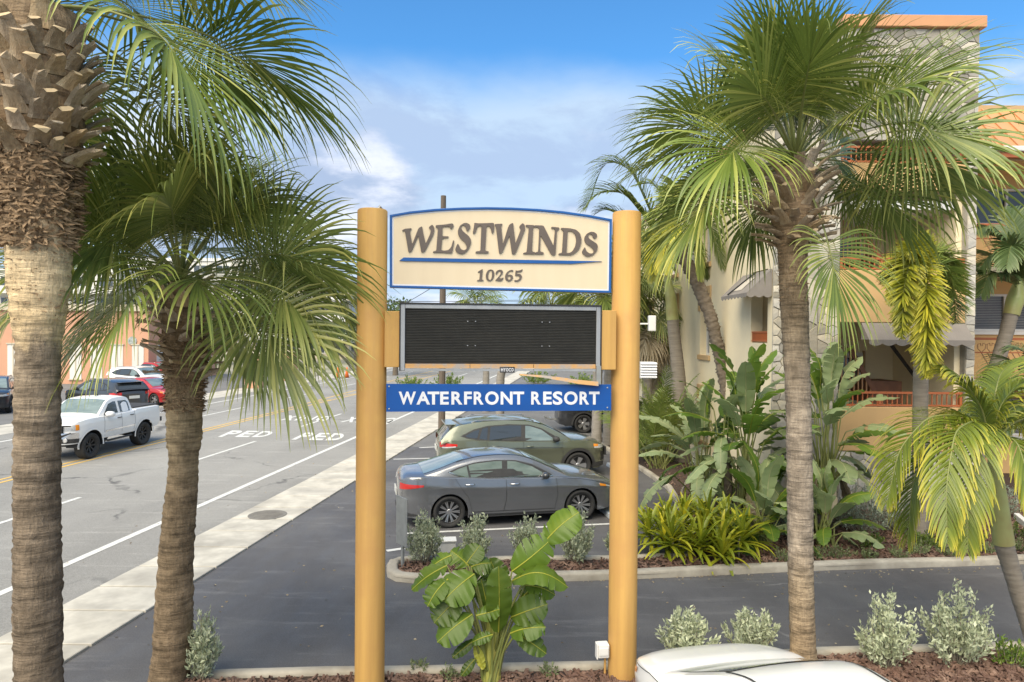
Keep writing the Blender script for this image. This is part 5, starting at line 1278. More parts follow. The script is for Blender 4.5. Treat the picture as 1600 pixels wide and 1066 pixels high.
def bez(ctrl, n):
    """smooth curve through control points"""
    c = np.array(ctrl, float); k = len(c); s = np.r_[0, np.cumsum(np.linalg.norm(np.diff(c, axis=0), axis=1))]; t = np.linspace(0, s[-1], 4*n)
    q = np.stack([np.interp(t, s, c[:, i]) for i in range(3)], 1); w = max(3, int(4*n/k/1.2) | 1); ker = np.hanning(w+2)[1:-1]; ker /= ker.sum()
    for _ in range(2): q = np.stack([np.convolve(np.pad(q[:, i], w//2, mode='reflect', reflect_type='odd'), ker, 'valid') for i in range(3)], 1)
    s = np.r_[0, np.cumsum(np.linalg.norm(np.diff(q, axis=0), axis=1))]; t = np.linspace(0, s[-1], n); return np.stack([np.interp(t, s, q[:, i]) for i in range(3)], 1)
def feather_frond(parent, rg, path, ll, m, npair=46, plume=0.0, droop=1.0, tint0=.3, wid=.016, K=4, start=.14, lift=.25, tiprise=.25, rr=.016, name='frond', angle=1.05, angfall=.55):
    """pinnate leaf on a given midrib (points relative to the crown)"""
    vs, fs, ti, mi = [], [], [], []; n = len(path); stick(path, np.linspace(rr, rr*.2, n), vs, fs, ti, mi, 1, 5, .5)
    T_ = nrm(np.gradient(path, axis=0)); tt = np.repeat(np.linspace(start, .985, npair), 2) + rg.normal(0, .003, npair*2); tt = np.clip(tt, 0, .995); sg_ = np.tile([1., -1.], npair)
    c = tt * (n-1); i0 = c.astype(int); f = (c - i0)[:, None]; i1 = np.minimum(i0+1, n-1); Bp = path[i0]*(1-f) + path[i1]*f; Td = nrm(T_[i0]*(1-f) + T_[i1]*f)
    up = np.zeros_like(Td); up[:, 2] = 1; S_ = np.cross(Td, up); bad = np.linalg.norm(S_, axis=1) < .15; ref = nrm(np.cross(T_[1], [0, 0, 1.0])) if abs(T_[1][2]) < .97 else np.array([1., 0, 0])
    S_[bad] = ref; S_ = nrm(S_); S_ = np.where((S_ @ ref)[:, None] < 0, -S_, S_); N_ = nrm(np.cross(S_, Td))
    rot = rg.uniform(-1, 1, len(tt)) * plume * math.pi; A = S_ * np.cos(rot)[:, None] + N_ * (np.sin(rot) + lift * (1-plume))[:, None]
    ang = angle * (1 - angfall * tt) * rg.uniform(.9, 1.1, len(tt)); D = nrm(Td * np.cos(ang)[:, None] + A * sg_[:, None] * np.sin(ang)[:, None] + (N_ * lift * .6 * (1-plume))[:, :])
    prof_ = np.clip(np.sin(np.pi * np.clip((tt - start) / (1 - start) * .86 + .13, 0, 1))**.6, .12, 1); Ls = ll * prof_ * rg.uniform(.88, 1.08, len(tt))
    pts = [Bp]; dirs = [D]; p = Bp.copy(); d = D.copy(); dr = droop * rg.uniform(.6, 1.4, len(tt))
    for k in range(1, K+1):
        g = np.zeros_like(d); g[:, 2] = -1; d = nrm(d + g * (dr * 1.5 * (k/K)**1.4 / K)[:, None]); p = p + d * (Ls/K)[:, None]; pts.append(p.copy()); dirs.append(d.copy())
    Pm = np.stack(pts, 1); Dm = np.stack(dirs, 1); X = nrm(np.cross(np.repeat(N_[:, None], K+1, 1) + .001, Dm)); Nn = nrm(np.cross(Dm, X)); t = np.linspace(0, 1, K+1)
    W = wid * (np.sin(np.pi * np.clip(t * .80 + .18, 0, 1))**.7)[None] * np.sqrt(prof_)[:, None] + .0008
    base = np.clip(tint0 + rg.normal(0, .10, len(tt)), 0, 1); tint = np.clip(base[:, None] + tiprise * t[None]**2, 0, 1)
    strips(Pm, X, W, Nn, .25, tint, fs, vs, ti, mi, 0); return finish(name, vs, fs, ti, mi, [MATS[m], MATS['petiole']], parent)
def paddle(parent, rg, base, p0, p1, width, m='paddle_green', nv=(0, -.5, .8), sag=.12, splits=3, tint0=.3, rad=.018, name='leaf', fold=.15, petm='petiole'):
    """banana-like leaf: stalk from the base to p0, blade from p0 to p1; all points relative to the parent"""
    vs, fs, ti, mi = [], [], [], []; base, p0, p1 = (np.array(q, float) for q in (base, p0, p1)); nv = nrm(np.array(nv, float)); n = 18
    d = p1 - p0; L_ = np.linalg.norm(d); mid = base*.45 + p0*.55 - np.array([0, 0, .0]) ; mid[:2] = base[:2]*.62 + p0[:2]*.38
    st = bez([base, mid, p0], 10); stick(st, np.linspace(rad, rad*.5, 10), vs, fs, ti, mi, 1, 6, .3)
    t = np.linspace(0, 1, n); mr = p0[None] + d[None]*t[:, None]; bow = nrm(nv - d/L_*np.dot(nv, d/L_)); mr = mr + np.outer(np.sin(np.pi*t) * sag * L_, bow); mr[:, 2] -= 0
    stick(mr, np.linspace(rad*.5, .003, n), vs, fs, ti, mi, 0, 4, .95)
    T_ = nrm(np.gradient(mr, axis=0)); X = nrm(np.cross(np.repeat(bow[None], n, 0), T_)); Nn = nrm(np.cross(T_, X)); w = width/2 * np.clip(np.sin(np.pi * np.clip(t*.93 + .055, 0, 1)), 0, 1)**.55; w[-1] = .004
    NC = 4
    for sd in (1, -1):
        cuts = sorted(set([0, n-1] + list(rg.integers(2, n-2, splits)))); base_b = fold + rg.normal(0, .12)
        for a, b in zip(cuts[:-1], cuts[1:]):
            idx = np.arange(a, b+1); k = len(idx); lean = base_b + rg.normal(0, .14); sh = rg.uniform(.0, .02) if splits > 1 else 0
            u = np.linspace(0, 1, NC+1)[None]; ww = (w[idx]*rg.uniform(.92, 1.03))[:, None]
            tl = np.linspace(-1, 1, k)[:, None] * (0 if splits == 0 else sh) * u**2
            P_ = mr[idx][:, None] + X[idx][:, None]*(sd*ww*u*math.cos(lean*.6))[..., None] - Nn[idx][:, None]*(ww*u**1.7*math.sin(lean))[..., None]
            if splits: P_ = P_ - T_[idx][:, None] * tl[..., None] + T_[idx][:, None]*(u*.22*ww)[..., None]
            rip = .012*np.sin(idx*2.1 + sd)[:, None]*u; P_ = P_ + Nn[idx][:, None]*rip[..., None]
            bb = sum(len(x) for x in vs); vs.append(P_.reshape(-1, 3)); ti.append(np.clip(tint0 + rg.normal(0, .05) + .035*(np.arange(k) % 2)[:, None]*np.ones_like(u) + .30*np.clip(u - .8, 0, 1)*rg.uniform(0, 1.4) + .08*(1-u)*np.ones((k, 1)) , 0, 1).reshape(-1))
            i = np.arange(k-1)[:, None]; j = np.arange(NC)[None]; o = bb + i*(NC+1) + j; f = np.stack([o, o+1, o+NC+2, o+NC+1], -1).reshape(-1, 4); fs.append(f); mi.append(np.zeros(len(f)))
    return finish(name, vs, fs, ti, mi, [MATS[m], MATS[petm]], parent)
def leaf_cloud(parent, rg, pts, dirs, size, m, name='foliage', tintf=None, aspect=.38):
    """many single leaves: folded diamonds at given points along given directions"""
    n = len(pts); d = nrm(dirs); s = nrm(np.cross(d, rg.normal(0, 1, (n, 3)))); q = np.cross(s, d); L_ = size * rg.uniform(.7, 1.25, n)[:, None]; w = L_ * aspect
    v = np.stack([pts, pts + d*L_*.45 + s*w*.5 + q*w*.18, pts + d*L_, pts + d*L_*.45 - s*w*.5 + q*w*.18, pts + d*L_*.5], 1)
    tint = np.repeat((np.clip(.4 + rg.normal(0, .2, n), 0, 1) if tintf is None else tintf), 5)
    b = np.arange(n)[:, None] * 5; f = np.concatenate([b + np.array([[0, 1, 4]]), b + np.array([[1, 2, 4]]), b + np.array([[2, 3, 4]]), b + np.array([[3, 0, 4]])])
    me = mkmesh(name, v.reshape(-1, 3), f, [MATS[m]], None, False, tint); return mo(name, me, parent)
def bush(name, label, cat, base, h, r, m, seed, nshoot=26, per=44, leaf=.05, group=None, spread=.55, stem='twig', aspect=.38, up=.35):
    rg = np.random.default_rng(seed); root = thing(name, label, cat, base, 0, group); vs, fs, ti, mi = [], [], [], []; P_, D = [], []
    for k in range(nshoot):
        a = k * 2.4 + rg.normal(0, .3); q = math.sqrt((k + .5) / nshoot); tip = np.array([math.cos(a)*r*q*rg.uniform(.8, 1.12), math.sin(a)*r*q*rg.uniform(.8, 1.12), h * (1 - .42*q*q) * rg.uniform(.60, 1.14)])
        b0 = np.array([math.cos(a)*r*.12*q, math.sin(a)*r*.12*q, -.02]); mid = b0*.5 + tip*.5 + np.array([math.cos(a), math.sin(a), 0])*r*.12*q - np.array([0, 0, h*.04]); c = bez([b0, mid, tip], 8); stick(c, np.linspace(.010, .003, 8), vs, fs, ti, mi, 0, 4)
        t = rg.uniform(.22, 1.0, per)**.75; cc_ = t*7; i0 = np.minimum(cc_.astype(int), 6); f = (cc_-i0)[:, None]; pp = c[i0]*(1-f) + c[i0+1]*f + rg.normal(0, .028*spread*1.5*max(.5, h), (per, 3)).clip(-.05*max(1, h), .05*max(1, h)); td = nrm(c[i0+1]-c[i0])
        P_.append(pp); D.append(td*.5 + rg.normal(0, .55, (per, 3)) + np.array([0, 0, up]))
    finish('stems', vs, fs, ti, mi, [MATS[stem]], root); P_ = np.concatenate(P_); D = np.concatenate(D); P_[:, 2] = np.maximum(P_[:, 2], .02)
    leaf_cloud(root, rg, P_, D, leaf, m, aspect=aspect, tintf=np.clip(.42 + rg.normal(0, .22, len(P_)), 0, 1)); return root

def stem_mesh(name, path, rad, m, parent, n=28, rows=120, ridge=.012, per=.05, rough=.006, seed=0, smooth=True):
    """a trunk along a path with ring ridges and uneven skin"""
    rg = np.random.default_rng(seed); path = np.array([tuple(p) for p in path], float); q = bez(path, rows); s = np.linspace(0, 1, rows); r = np.interp(s, np.linspace(0, 1, len(rad)), rad)
    Ltot = np.sum(np.linalg.norm(np.diff(q, axis=0), axis=1)); T_ = nrm(np.gradient(q, axis=0)); ref = np.array([1., 0, 0]); Y_ = nrm(np.cross(T_, ref)); X = np.cross(Y_, T_); a = np.linspace(0, 2*np.pi, n, endpoint=False)
    ph = np.cumsum(rg.uniform(.4, 1.6, rows)) * (Ltot/rows) / per * 2*np.pi; saw = ((ph[:, None] + .5*np.sin(a*2+1)[None] + .35*np.sin(a*5+2)[None]) / (2*np.pi)) % 1.0
    lump = sum(np.sin(a*k_ + rg.uniform(0, 6))[None] * np.sin(s*rg.uniform(4, 16)+rg.uniform(0, 6))[:, None] for k_ in (1, 2, 3, 4)) * .25
    R_ = r[:, None] + ridge*(saw - .5) + rough*rg.normal(0, 1, (rows, n)) + r[:, None]*.045*lump
    v = q[:, None] + (X[:, None]*np.cos(a)[None, :, None] + Y_[:, None]*np.sin(a)[None, :, None]) * R_[..., None]
    i = np.arange(rows-1)[:, None]; j = np.arange(n)[None]; o = i*n; f = np.stack([o+j, o+(j+1) % n, o+n+(j+1) % n, o+n+j], -1).reshape(-1, 4)
    me = mkmesh(name, v.reshape(-1, 3), f, [MATS[m]], None, smooth)
    return mo(name, me, parent), q
def boot_mesh(name, L_, w0, w1, th, out, seed, cut=True):
    """the stub of an old leaf base: a curved, tapering slab with a pale cut end and a forked foot"""
    rg = np.random.default_rng(seed); k = 6; vs = []; t = np.linspace(0, 1, k)
    for i in range(k):
        r_ = out*t[i]**1.25 + .004; z = L_*t[i]*(1 - .18*t[i]); w = (w0 + (w1-w0)*t[i]**.8)/2; h = th*(1-.30*t[i])/2; ti_ = math.atan2(out*1.25*t[i]**.25, L_)
        cz, sz = math.cos(ti_), math.sin(ti_)
        for (a, b) in ((-w, -h*.2), (-w*.55, -h), (w*.55, -h), (w, -h*.2), (w*.5, h), (-w*.5, h)):
            cup = .25*abs(a); vs.append((r_ + b*cz + cup*.4, a + rg.normal(0, .003), z - b*sz + (rg.normal(0, .012) if i == k-1 else 0)))
    f = [(i*6+j, i*6+(j+1) % 6, (i+1)*6+(j+1) % 6, (i+1)*6+j) for i in range(k-1) for j in range(6)] + [tuple(6*(k-1)+j for j in range(6))]
    return mkmesh(name, vs, f, [MATS['boot'], MATS['boot_cut']], [0]*(len(f)-1) + [1 if cut else 0], False)
def boots(parent, axis, rad, s0, s1, n, L_, w0, w1, th, out, seed, tilt=0.0, cut=.4):
    rg = np.random.default_rng(seed); ms = [boot_mesh('leaf_base', L_*q, w0, w1, th, out*q2, seed+i, i % 3 == 0 if cut else False) for i, (q, q2) in enumerate(((1,1),(.8,1.2),(1.15,.9),(.9,1.0),(1.05,1.25)))]
    for k in range(n):
        s = s0 + (s1-s0)*(k+.5)/n; i = min(s, 1.0)*(len(axis)-1); p = axis[int(i)]; a = k*2.39996 + rg.normal(0, .12); r = rad(s)
        q = (k + .5)/n; sc_ = rg.uniform(.85, 1.2)
        mo('leaf_base', ms[int(rg.integers(0, 5))], parent, (p[0] + r*math.cos(a), p[1] + r*math.sin(a), p[2]), (rg.normal(0, .10), tilt*(1-q) + rg.normal(0, .12), a), (sc_, sc_, sc_))
def fibres(parent, axis, rad, s0, s1, n, seed, size=.05, m='fibre'):
    rg = np.random.default_rng(seed); s = rg.uniform(s0, s1, n); i = (np.minimum(s, 1.0)*(len(axis)-1)).astype(int); a = rg.uniform(0, 2*np.pi, n); r = np.array([rad(x) for x in s]); c, s_ = np.cos(a), np.sin(a)
    p = axis[i] + np.stack([r*c, r*s_, np.zeros(n)], 1); out_ = np.stack([c, s_, np.zeros(n)], 1); tan = np.stack([-s_, c, np.zeros(n)], 1)
    d = nrm(tan*rg.normal(0, 1, (n, 1)) + out_*rg.uniform(.2, .8, (n, 1)) + np.array([0, 0, 1.])*rg.normal(-.1, .35, (n, 1))); q = nrm(np.cross(d, out_)); L_ = size*rg.uniform(.5, 1.8, (n, 1)); w = size*.16*rg.uniform(.5, 1.4, (n, 1))
    v = np.stack([p - q*w, p + q*w, p + d*L_*.6 + q*w*.7 + out_*L_*.1, p + d*L_*.6 - q*w*.7 + out_*L_*.1, p + d*L_ + out_*L_*.02], 1)
    b = np.arange(n)[:, None]*5; f1 = (b + np.array([[0, 1, 2, 3]])).tolist(); f2 = (b + np.array([[3, 2, 4]])).tolist()
    o = mo('fibre', mkmesh('fibre', v.reshape(-1, 3), f1 + f2, [MATS[m]]), parent); tag(o, kind='stuff'); return o

# ---------------------------------------------------------------- three cabbage palms in front
def sabal(name, label, base, path, rad, tm, heart_off, nfr, el_fn, lp, lb, m, seed, az0=0.0, boot=None, fib=None, rows=150, droop=1.0, tint0=.28, skip=None, dgrow=lambda q: .45 + .75*q, nseg=42, ridge=.012, per=.05, rough=.006, extra=()):
    rg = np.random.default_rng(seed); root = thing(name, label, 'palm tree', base); b = np.array(base)
    loc = [np.array(tuple(p)) - b for p in path]; o, ax = stem_mesh('trunk', loc, rad, tm, root, 32, rows, ridge, per, rough, seed)
    rf = lambda s: float(np.interp(s, np.linspace(0, 1, len(rad)), rad))
    for bt in (boot or []): boots(root, ax, lambda s: rf(s)*bt.get('k', .9), bt['s0'], bt['s1'], bt['n'], bt['L'], bt['w0'], bt['w1'], bt['th'], bt['out'], seed+7, bt.get('tilt', 0))
    for fb in (fib or []): fibres(root, ax, lambda s: rf(s)*.98, fb[0], fb[1], fb[2], seed+9, fb[3])
    hp = ax[-1] + np.array(heart_off); k = 0
    for i in range(nfr):
        q = (i + .5)/nfr; az = az0 + i*2.39996 + rg.normal(0, .12); el = el_fn(q) + rg.normal(0, .07)
        if skip and skip(az % (2*math.pi), el): continue
        dq = dgrow(q)
        fan_frond(root, rg, tuple(hp + np.array([math.cos(az)*.10*q, math.sin(az)*.10*q, .18*(1-q)-.1])), az, el, lp*rg.uniform(.85, 1.15)*(.55 + .5*min(1, q*2.2)), lb*rg.uniform(.9, 1.1)*(.75 + .3*min(1, q*3)), m, nseg, droop*dq*rg.uniform(.8, 1.25), tint0 + .10*q + rg.normal(0, .05))
    for (az, el, lp_, lb_, tn, dz) in extra: fan_frond(root, rg, tuple(hp + np.array([0, 0, dz])), az, el, lp_, lb_, m, nseg, droop*1.0, tn, petg=.9)
    return root
trunkmat('bark_left', [(.0,(.19,.145,.10)),(.40,(.225,.175,.125)),(.565,(.31,.245,.175)),(.60,(.74,.56,.33)),(.695,(.80,.63,.40)),(.73,(.36,.25,.15)),(.82,(.28,.19,.11)),(1,(.34,.25,.16))], 0, 7.0, .05)
YA = 5.8
pA = [P(60, 1066 + 700, YA), P(60, 1066, YA), P(58, 760, YA), P(60, 520, YA), P(62, 440, YA), P(62, 330, YA), P(62, 230, YA), P(62, 130, YA), P(62, 20, YA)]
pA[0].z = -.05; pA[0].x, pA[0].y = pA[1].x, YA
def evenly(path, n=14):
    q = np.array([tuple(p) for p in path]); s = np.r_[0, np.cumsum(np.linalg.norm(np.diff(q, axis=0), axis=1))]; t = np.linspace(0, s[-1], n); return [np.array([np.interp(x, s, q[:, i]) for i in range(3)]) for x in t], s[-1]
evA, LA = evenly(pA, 15)
def radz(path, table):
    return [float(np.interp(p[2], [a for a, _ in table], [b for _, b in table])) for p in path]
evA_d, _ = evenly(pA, 60)
zpx = lambda y, Y, x=60: P(x, y, Y).z
radA = radz(evA_d, [(0,.20),(zpx(1066,YA),.178),(zpx(800,YA),.172),(zpx(540,YA),.162),(zpx(500,YA),.195),(zpx(440,YA),.225),(zpx(390,YA),.235),(zpx(330,YA),.262),(zpx(250,YA),.30),(zpx(180,YA),.33),(zpx(60,YA),.31),(9,.25)])
sA = lambda y: (zpx(y, YA) + .05) / (evA_d[-1][2] + .05)
sabal('palm_tree', 'thick-trunked cabbage palm at the left edge with a pale shaved band and broad leaf bases', (pA[0].x, YA, 0), evA, radA, 'bark_left', (0, 0, .10), 34, lambda q: R(72 - 108*q**.9), 1.0, 1.25, 'fan_green', 21, .3,
      boot=[dict(s0=sA(255), s1=sA(60), n=110, L=.22, w0=.19, w1=.10, th=.035, out=.11, tilt=.5, k=.95)], fib=[(sA(385), sA(225), 2600, .075), (sA(500), sA(380), 300, .03)], rows=200, droop=1.0, tint0=.38, nseg=60, skip=lambda az, el: abs(az - 4.71) < 1.05 and el < R(62), ridge=.014, per=.05, rough=.004)
SKIPF = lambda az, el: (abs(az - 4.71) < .8 and el < R(-5)) or (2.1 < az < 4.3 and el < R(-12)) or el < R(-22)
SKIPC = lambda az, el: (abs(az - 4.71) < .75 and el < R(28)) or (el < R(-10) and math.cos(az) > .1) or el < R(-20)
trunkmat('bark_mid', [(.0,(.22,.16,.10)),(.45,(.27,.20,.125)),(.62,(.40,.31,.19)),(.74,(.28,.19,.11)),(1,(.22,.15,.09))], 0, 5.0, .05)
YBp = 7.9
pB = [P(262, 1130, YBp), P(268, 1066, YBp), P(276, 850, YBp), P(288, 720, YBp), P(288, 640, YBp), P(290, 560, YBp), P(284, 490, YBp), P(282, 446, YBp)]
pB[0].z = -.05
evB, _ = evenly(pB, 12); evB_d, _ = evenly(pB, 60)
zb_ = lambda y: P(280, y, YBp).z
radB = radz(evB_d, [(0,.235),(zb_(1060),.225),(zb_(900),.195),(zb_(760),.165),(zb_(715),.155),(zb_(690),.185),(zb_(600),.20),(zb_(550),.23),(zb_(470),.21),(zb_(430),.14)])
sB = lambda y: (zb_(y) + .05) / (evB_d[-1][2] + .05)
sabal('palm_tree', 'cabbage palm beside the road whose drooping fan leaves brush the left sign post', tuple(pB[0])[:2] + (0,), evB, radB, 'bark_mid', (0, 0, .06), 56, lambda q: R(82 - 120*q**.85), .92, 1.12, 'fan_grey', 33, 1.1,
      boot=[dict(s0=sB(590), s1=sB(440), n=60, L=.22, w0=.12, w1=.065, th=.035, out=.16, tilt=.7, k=.95)], fib=[(sB(640), sB(520), 1500, .05)], droop=.95, tint0=.36, nseg=56, skip=SKIPF,  ridge=.014, per=.045, rough=.004)
trunkmat('bark_right', [(.0,(.37,.27,.165)),(.18,(.33,.255,.17)),(.26,(.34,.28,.215)),(.50,(.34,.28,.215)),(.66,(.33,.26,.18)),(.85,(.34,.24,.145)),(1,(.30,.21,.13))], 0, 6.2, .05)
YCp = 8.45
pC = [P(1256, 1045, YCp), P(1254, 1000, YCp), P(1251, 900, YCp), P(1250, 760, YCp), P(1247, 620, YCp), P(1242, 500, YCp), P(1238, 400, YCp), P(1240, 320, YCp), P(1243, 262, YCp)]
pC[0].z = -.05
evC, _ = evenly(pC, 12); evC_d, _ = evenly(pC, 60)
zc_ = lambda y: P(1245, y, YCp).z
radC = radz(evC_d, [(0,.170),(zc_(1000),.150),(zc_(800),.148),(zc_(600),.150),(zc_(480),.162),(zc_(400),.165),(zc_(380),.18),(zc_(330),.29),(zc_(280),.25),(zc_(255),.15)])
sC = lambda y: (zc_(y) + .05) / (evC_d[-1][2] + .05)
sabal('palm_tree', 'round-crowned cabbage palm right of the sign with a knob of leaf bases', tuple(pC[0])[:2] + (0,), evC, radC, 'bark_right', (0, 0, .10), 58, lambda q: R(86 - 118*q**.95), .90, 1.08, 'fan_green', 45, .5,
      boot=[dict(s0=sC(385), s1=sC(262), n=74, L=.29, w0=.15, w1=.09, th=.04, out=.19, tilt=.75, k=.9)], fib=[(sC(470), sC(370), 500, .03)], droop=.75, tint0=.36, nseg=58, skip=SKIPC,  ridge=.008, per=.04, rough=.003,
      extra=[(R(-66), R(-58), 1.15, 1.0, .42, -.05)])
# ---------------------------------------------------------------- feather palms
def px3(pts, base):
    b = np.array(base); return np.array([np.array(tuple(P(x, y, Y))) - b for x, y, Y in pts])
def palm(name, label, base, stem_px, rad, bark, fronds, m, seed, shaft=None, group=None, rows=90, ridge=.006, per=.09, rough=.002, **kw):
    """a feather palm: stem through picture points, fronds each along their own curve"""
    rg = np.random.default_rng(seed); root = thing(name, label, 'palm tree', base, 0, group)
    st = px3(stem_px, base); st[0][2] = min(st[0][2], -.05); o, ax = stem_mesh('trunk', st, rad, bark, root, 20, rows, ridge, per, rough, seed)
    if shaft:
        sp = px3(shaft[0], base); stem_mesh('crownshaft', sp, shaft[1], 'crownshaft', root, 18, 30, .001, .2, .0005, seed+1)
    for fr in fronds:
        o_ = dict(kw); pts = fr
        if isinstance(fr, tuple): pts, ex = fr; o_.update(ex)
        mm = o_.pop('m', m); feather_frond(root, rg, bez(px3(pts, base), 26), o_.pop('ll', .5), mm, **o_)
    return root
# foxtail palm in front of the galleries
YD = 13.7; H_ = (1441, 432, YD)
b = G(1438, 851)
palm('foxtail_palm', 'foxtail palm with a grey ringed trunk and one yellow plume hanging before the galleries', (b.x, b.y, 0), [(1438, 862, b.y), (1438, 760, YD), (1438, 640, YD), (1439, 560, YD), (1441, 470, YD)], [.17, .15, .14, .135, .12], 'ring_bark', [
    ([H_, (1441, 398, 13.4), (1447, 440, 13.05), (1449, 520, 12.95), (1446, 592, 13.0)], dict(m='feather_yellow', tint0=.48, npair=260, ll=.50)),
    ([H_, (1436, 395, 13.4), (1424, 400, 13.1), (1412, 450, 12.9), (1408, 530, 12.9)], dict(m='feather_yellow', tint0=.42, npair=220, ll=.40)),
    ([H_, (1434, 398, 13.6), (1416, 392, 13.5), (1402, 420, 13.4), (1396, 478, 13.3)], dict(m='feather_yellow', tint0=.38, npair=200, ll=.40)),
    ([H_, (1445, 400, 13.8), (1462, 388, 13.9), (1484, 402, 14.0), (1498, 450, 14.1)], dict(tint0=.35)), ([H_, (1452, 410, 13.6), (1474, 410, 13.5), (1490, 450, 13.5), (1494, 505, 13.5)], dict(tint0=.30)),
    ([H_, (1440, 402, 13.6), (1428, 384, 13.2), (1420, 392, 12.8)], dict(m='feather_yellow', tint0=.4, ll=.42)), ([H_, (1438, 398, 14.0), (1444, 384, 14.4), (1458, 392, 14.8)], dict(m='feather_yellow', tint0=.35, ll=.42)), ([H_, (1425, 412, 14.1), (1405, 410, 14.4), (1385, 445, 14.7)], dict(tint0=.25))],
    'feather_green', 61, shaft=([(1440, 500, YD), (1441, 462, YD), (1441, 428, YD)], [.115, .11, .05]), plume=1.0, npair=190, ll=.46, wid=.017, droop=.35, K=3, tiprise=.25, angle=1.2, angfall=.25)
# christmas palm in the right foreground
YE = 8.9; H_ = (1549, 700, YE); b = P(1640, 1085, YE)
palm('christmas_palm', 'small palm at the right edge with leaning trunk and long drooping yellow-edged leaves', (b.x, YE, 0), [(1640, 1085, YE), (1618, 1010, YE), (1592, 930, YE), (1572, 862, YE), (1566, 842, YE)], [.125, .105, .095, .10, .115], 'ring_bark', [
    ([H_, (1510, 648, 8.8), (1450, 650, 8.6), (1405, 700, 8.5), (1385, 790, 8.45)], dict(tint0=0.26)), ([H_, (1525, 655, 8.6), (1492, 672, 8.2), (1478, 760, 7.9), (1480, 850, 7.8)], dict(tint0=0.29)),
    ([H_, (1534, 660, 8.5), (1520, 690, 8.1), (1512, 790, 7.85), (1512, 865, 7.8)], dict(tint0=0.25)), ([H_, (1505, 665, 8.9), (1450, 690, 8.9), (1425, 760, 8.9), (1418, 850, 8.9)], dict(tint0=0.19)),
    ([H_, (1536, 640, 8.9), (1512, 600, 8.9), (1478, 572, 8.9)], dict(tint0=0.31, lift=.15)), ([H_, (1562, 636, 8.9), (1590, 600, 8.9), (1640, 590, 8.9), (1690, 640, 8.9)], dict(tint0=0.25)),
    ([H_, (1580, 660, 8.8), (1620, 650, 8.7), (1665, 700, 8.6), (1690, 780, 8.5)], dict(tint0=0.22)), ([H_, (1566, 680, 8.6), (1590, 690, 8.3), (1610, 760, 8.1), (1622, 830, 8.0)], dict(tint0=0.22)),
    ([H_, (1552, 630, 9.2), (1562, 585, 9.5), (1590, 560, 9.9)], dict(tint0=0.25)), ([H_, (1530, 660, 9.4), (1500, 640, 9.9), (1462, 672, 10.3)], dict(tint0=0.19)), ([H_, (1575, 650, 9.4), (1600, 640, 9.8), (1632, 680, 10.2)], dict(tint0=0.19))],
    'christmas', 62, shaft=([(1568, 850, YE), (1562, 800, YE), (1555, 745, YE), (1549, 700, YE)], [.125, .115, .095, .04]), npair=58, ll=.62, wid=.0135, droop=2.0, K=7, tiprise=.65, lift=.3, angle=.95, rr=.02)
# palm before the right wing
YQ = 17.3; H_ = (1592, 452, YQ); b = P(1522, 720, YQ)
palm('christmas_palm', 'leaning palm before the balcony windows of the set-back wing', (b.x, YQ, 0), [(1520, 745, YQ), (1526, 690, YQ), (1540, 625, YQ), (1556, 575, YQ), (1574, 515, YQ), (1580, 490, YQ)], [.22, .20, .18, .17, .16, .16], 'ring_bark', [
    ([H_, (1580, 385, YQ), (1550, 350, YQ), (1525, 362, 17.1)], {}), ([H_, (1575, 410, 17), (1548, 395, 16.8), (1527, 425, 16.7)], {}), ([H_, (1570, 430, 16.8), (1545, 425, 16.5), (1533, 462, 16.4)], {}),
    ([H_, (1590, 380, 17.4), (1585, 340, 17.6), (1570, 325, 17.9)], {}), ([H_, (1605, 390, YQ), (1640, 360, YQ), (1670, 400, YQ)], {}), ([H_, (1612, 420, 17), (1640, 410, 16.8), (1665, 470, 16.7)], {}), ([H_, (1590, 400, 16.8), (1580, 380, 16.2), (1572, 420, 15.8)], {}), ([H_, (1600, 400, 17.8), (1610, 360, 18.2), (1640, 350, 18.6)], {})],
    'feather_dark', 63, shaft=([(1580, 492, YQ), (1586, 470, YQ), (1592, 440, YQ)], [.18, .20, .10]), npair=44, ll=.75, wid=.030, droop=1.1, K=5, tint0=.35, tiprise=.2)
YK2 = 12.2; H_ = (1622, 622, YK2); b = P(1640, 860, YK2)
palm('feather_palm', 'low dark feather palm at the right edge behind the yellow-edged palm', (b.x, YK2, 0), [(1640, 880, YK2), (1634, 760, YK2), (1622, 640, YK2)], [.13, .11, .09], 'ring_bark', [
    ([H_, (1600, 575, 12.2), (1570, 560, 12.1), (1540, 600, 12)], {}), ([H_, (1595, 600, 12), (1560, 595, 11.8), (1535, 640, 11.7)], {}), ([H_, (1610, 560, 12.2), (1595, 545, 12.3), (1570, 548, 12.4)], {}), ([H_, (1640, 570, 12), (1670, 560, 12), (1700, 620, 12)], {}), ([H_, (1600, 630, 11.9), (1575, 640, 11.7), (1556, 690, 11.6)], {})],
    'feather_dark', 64, npair=44, ll=.5, wid=.020, droop=1.0, K=4, tint0=.4)
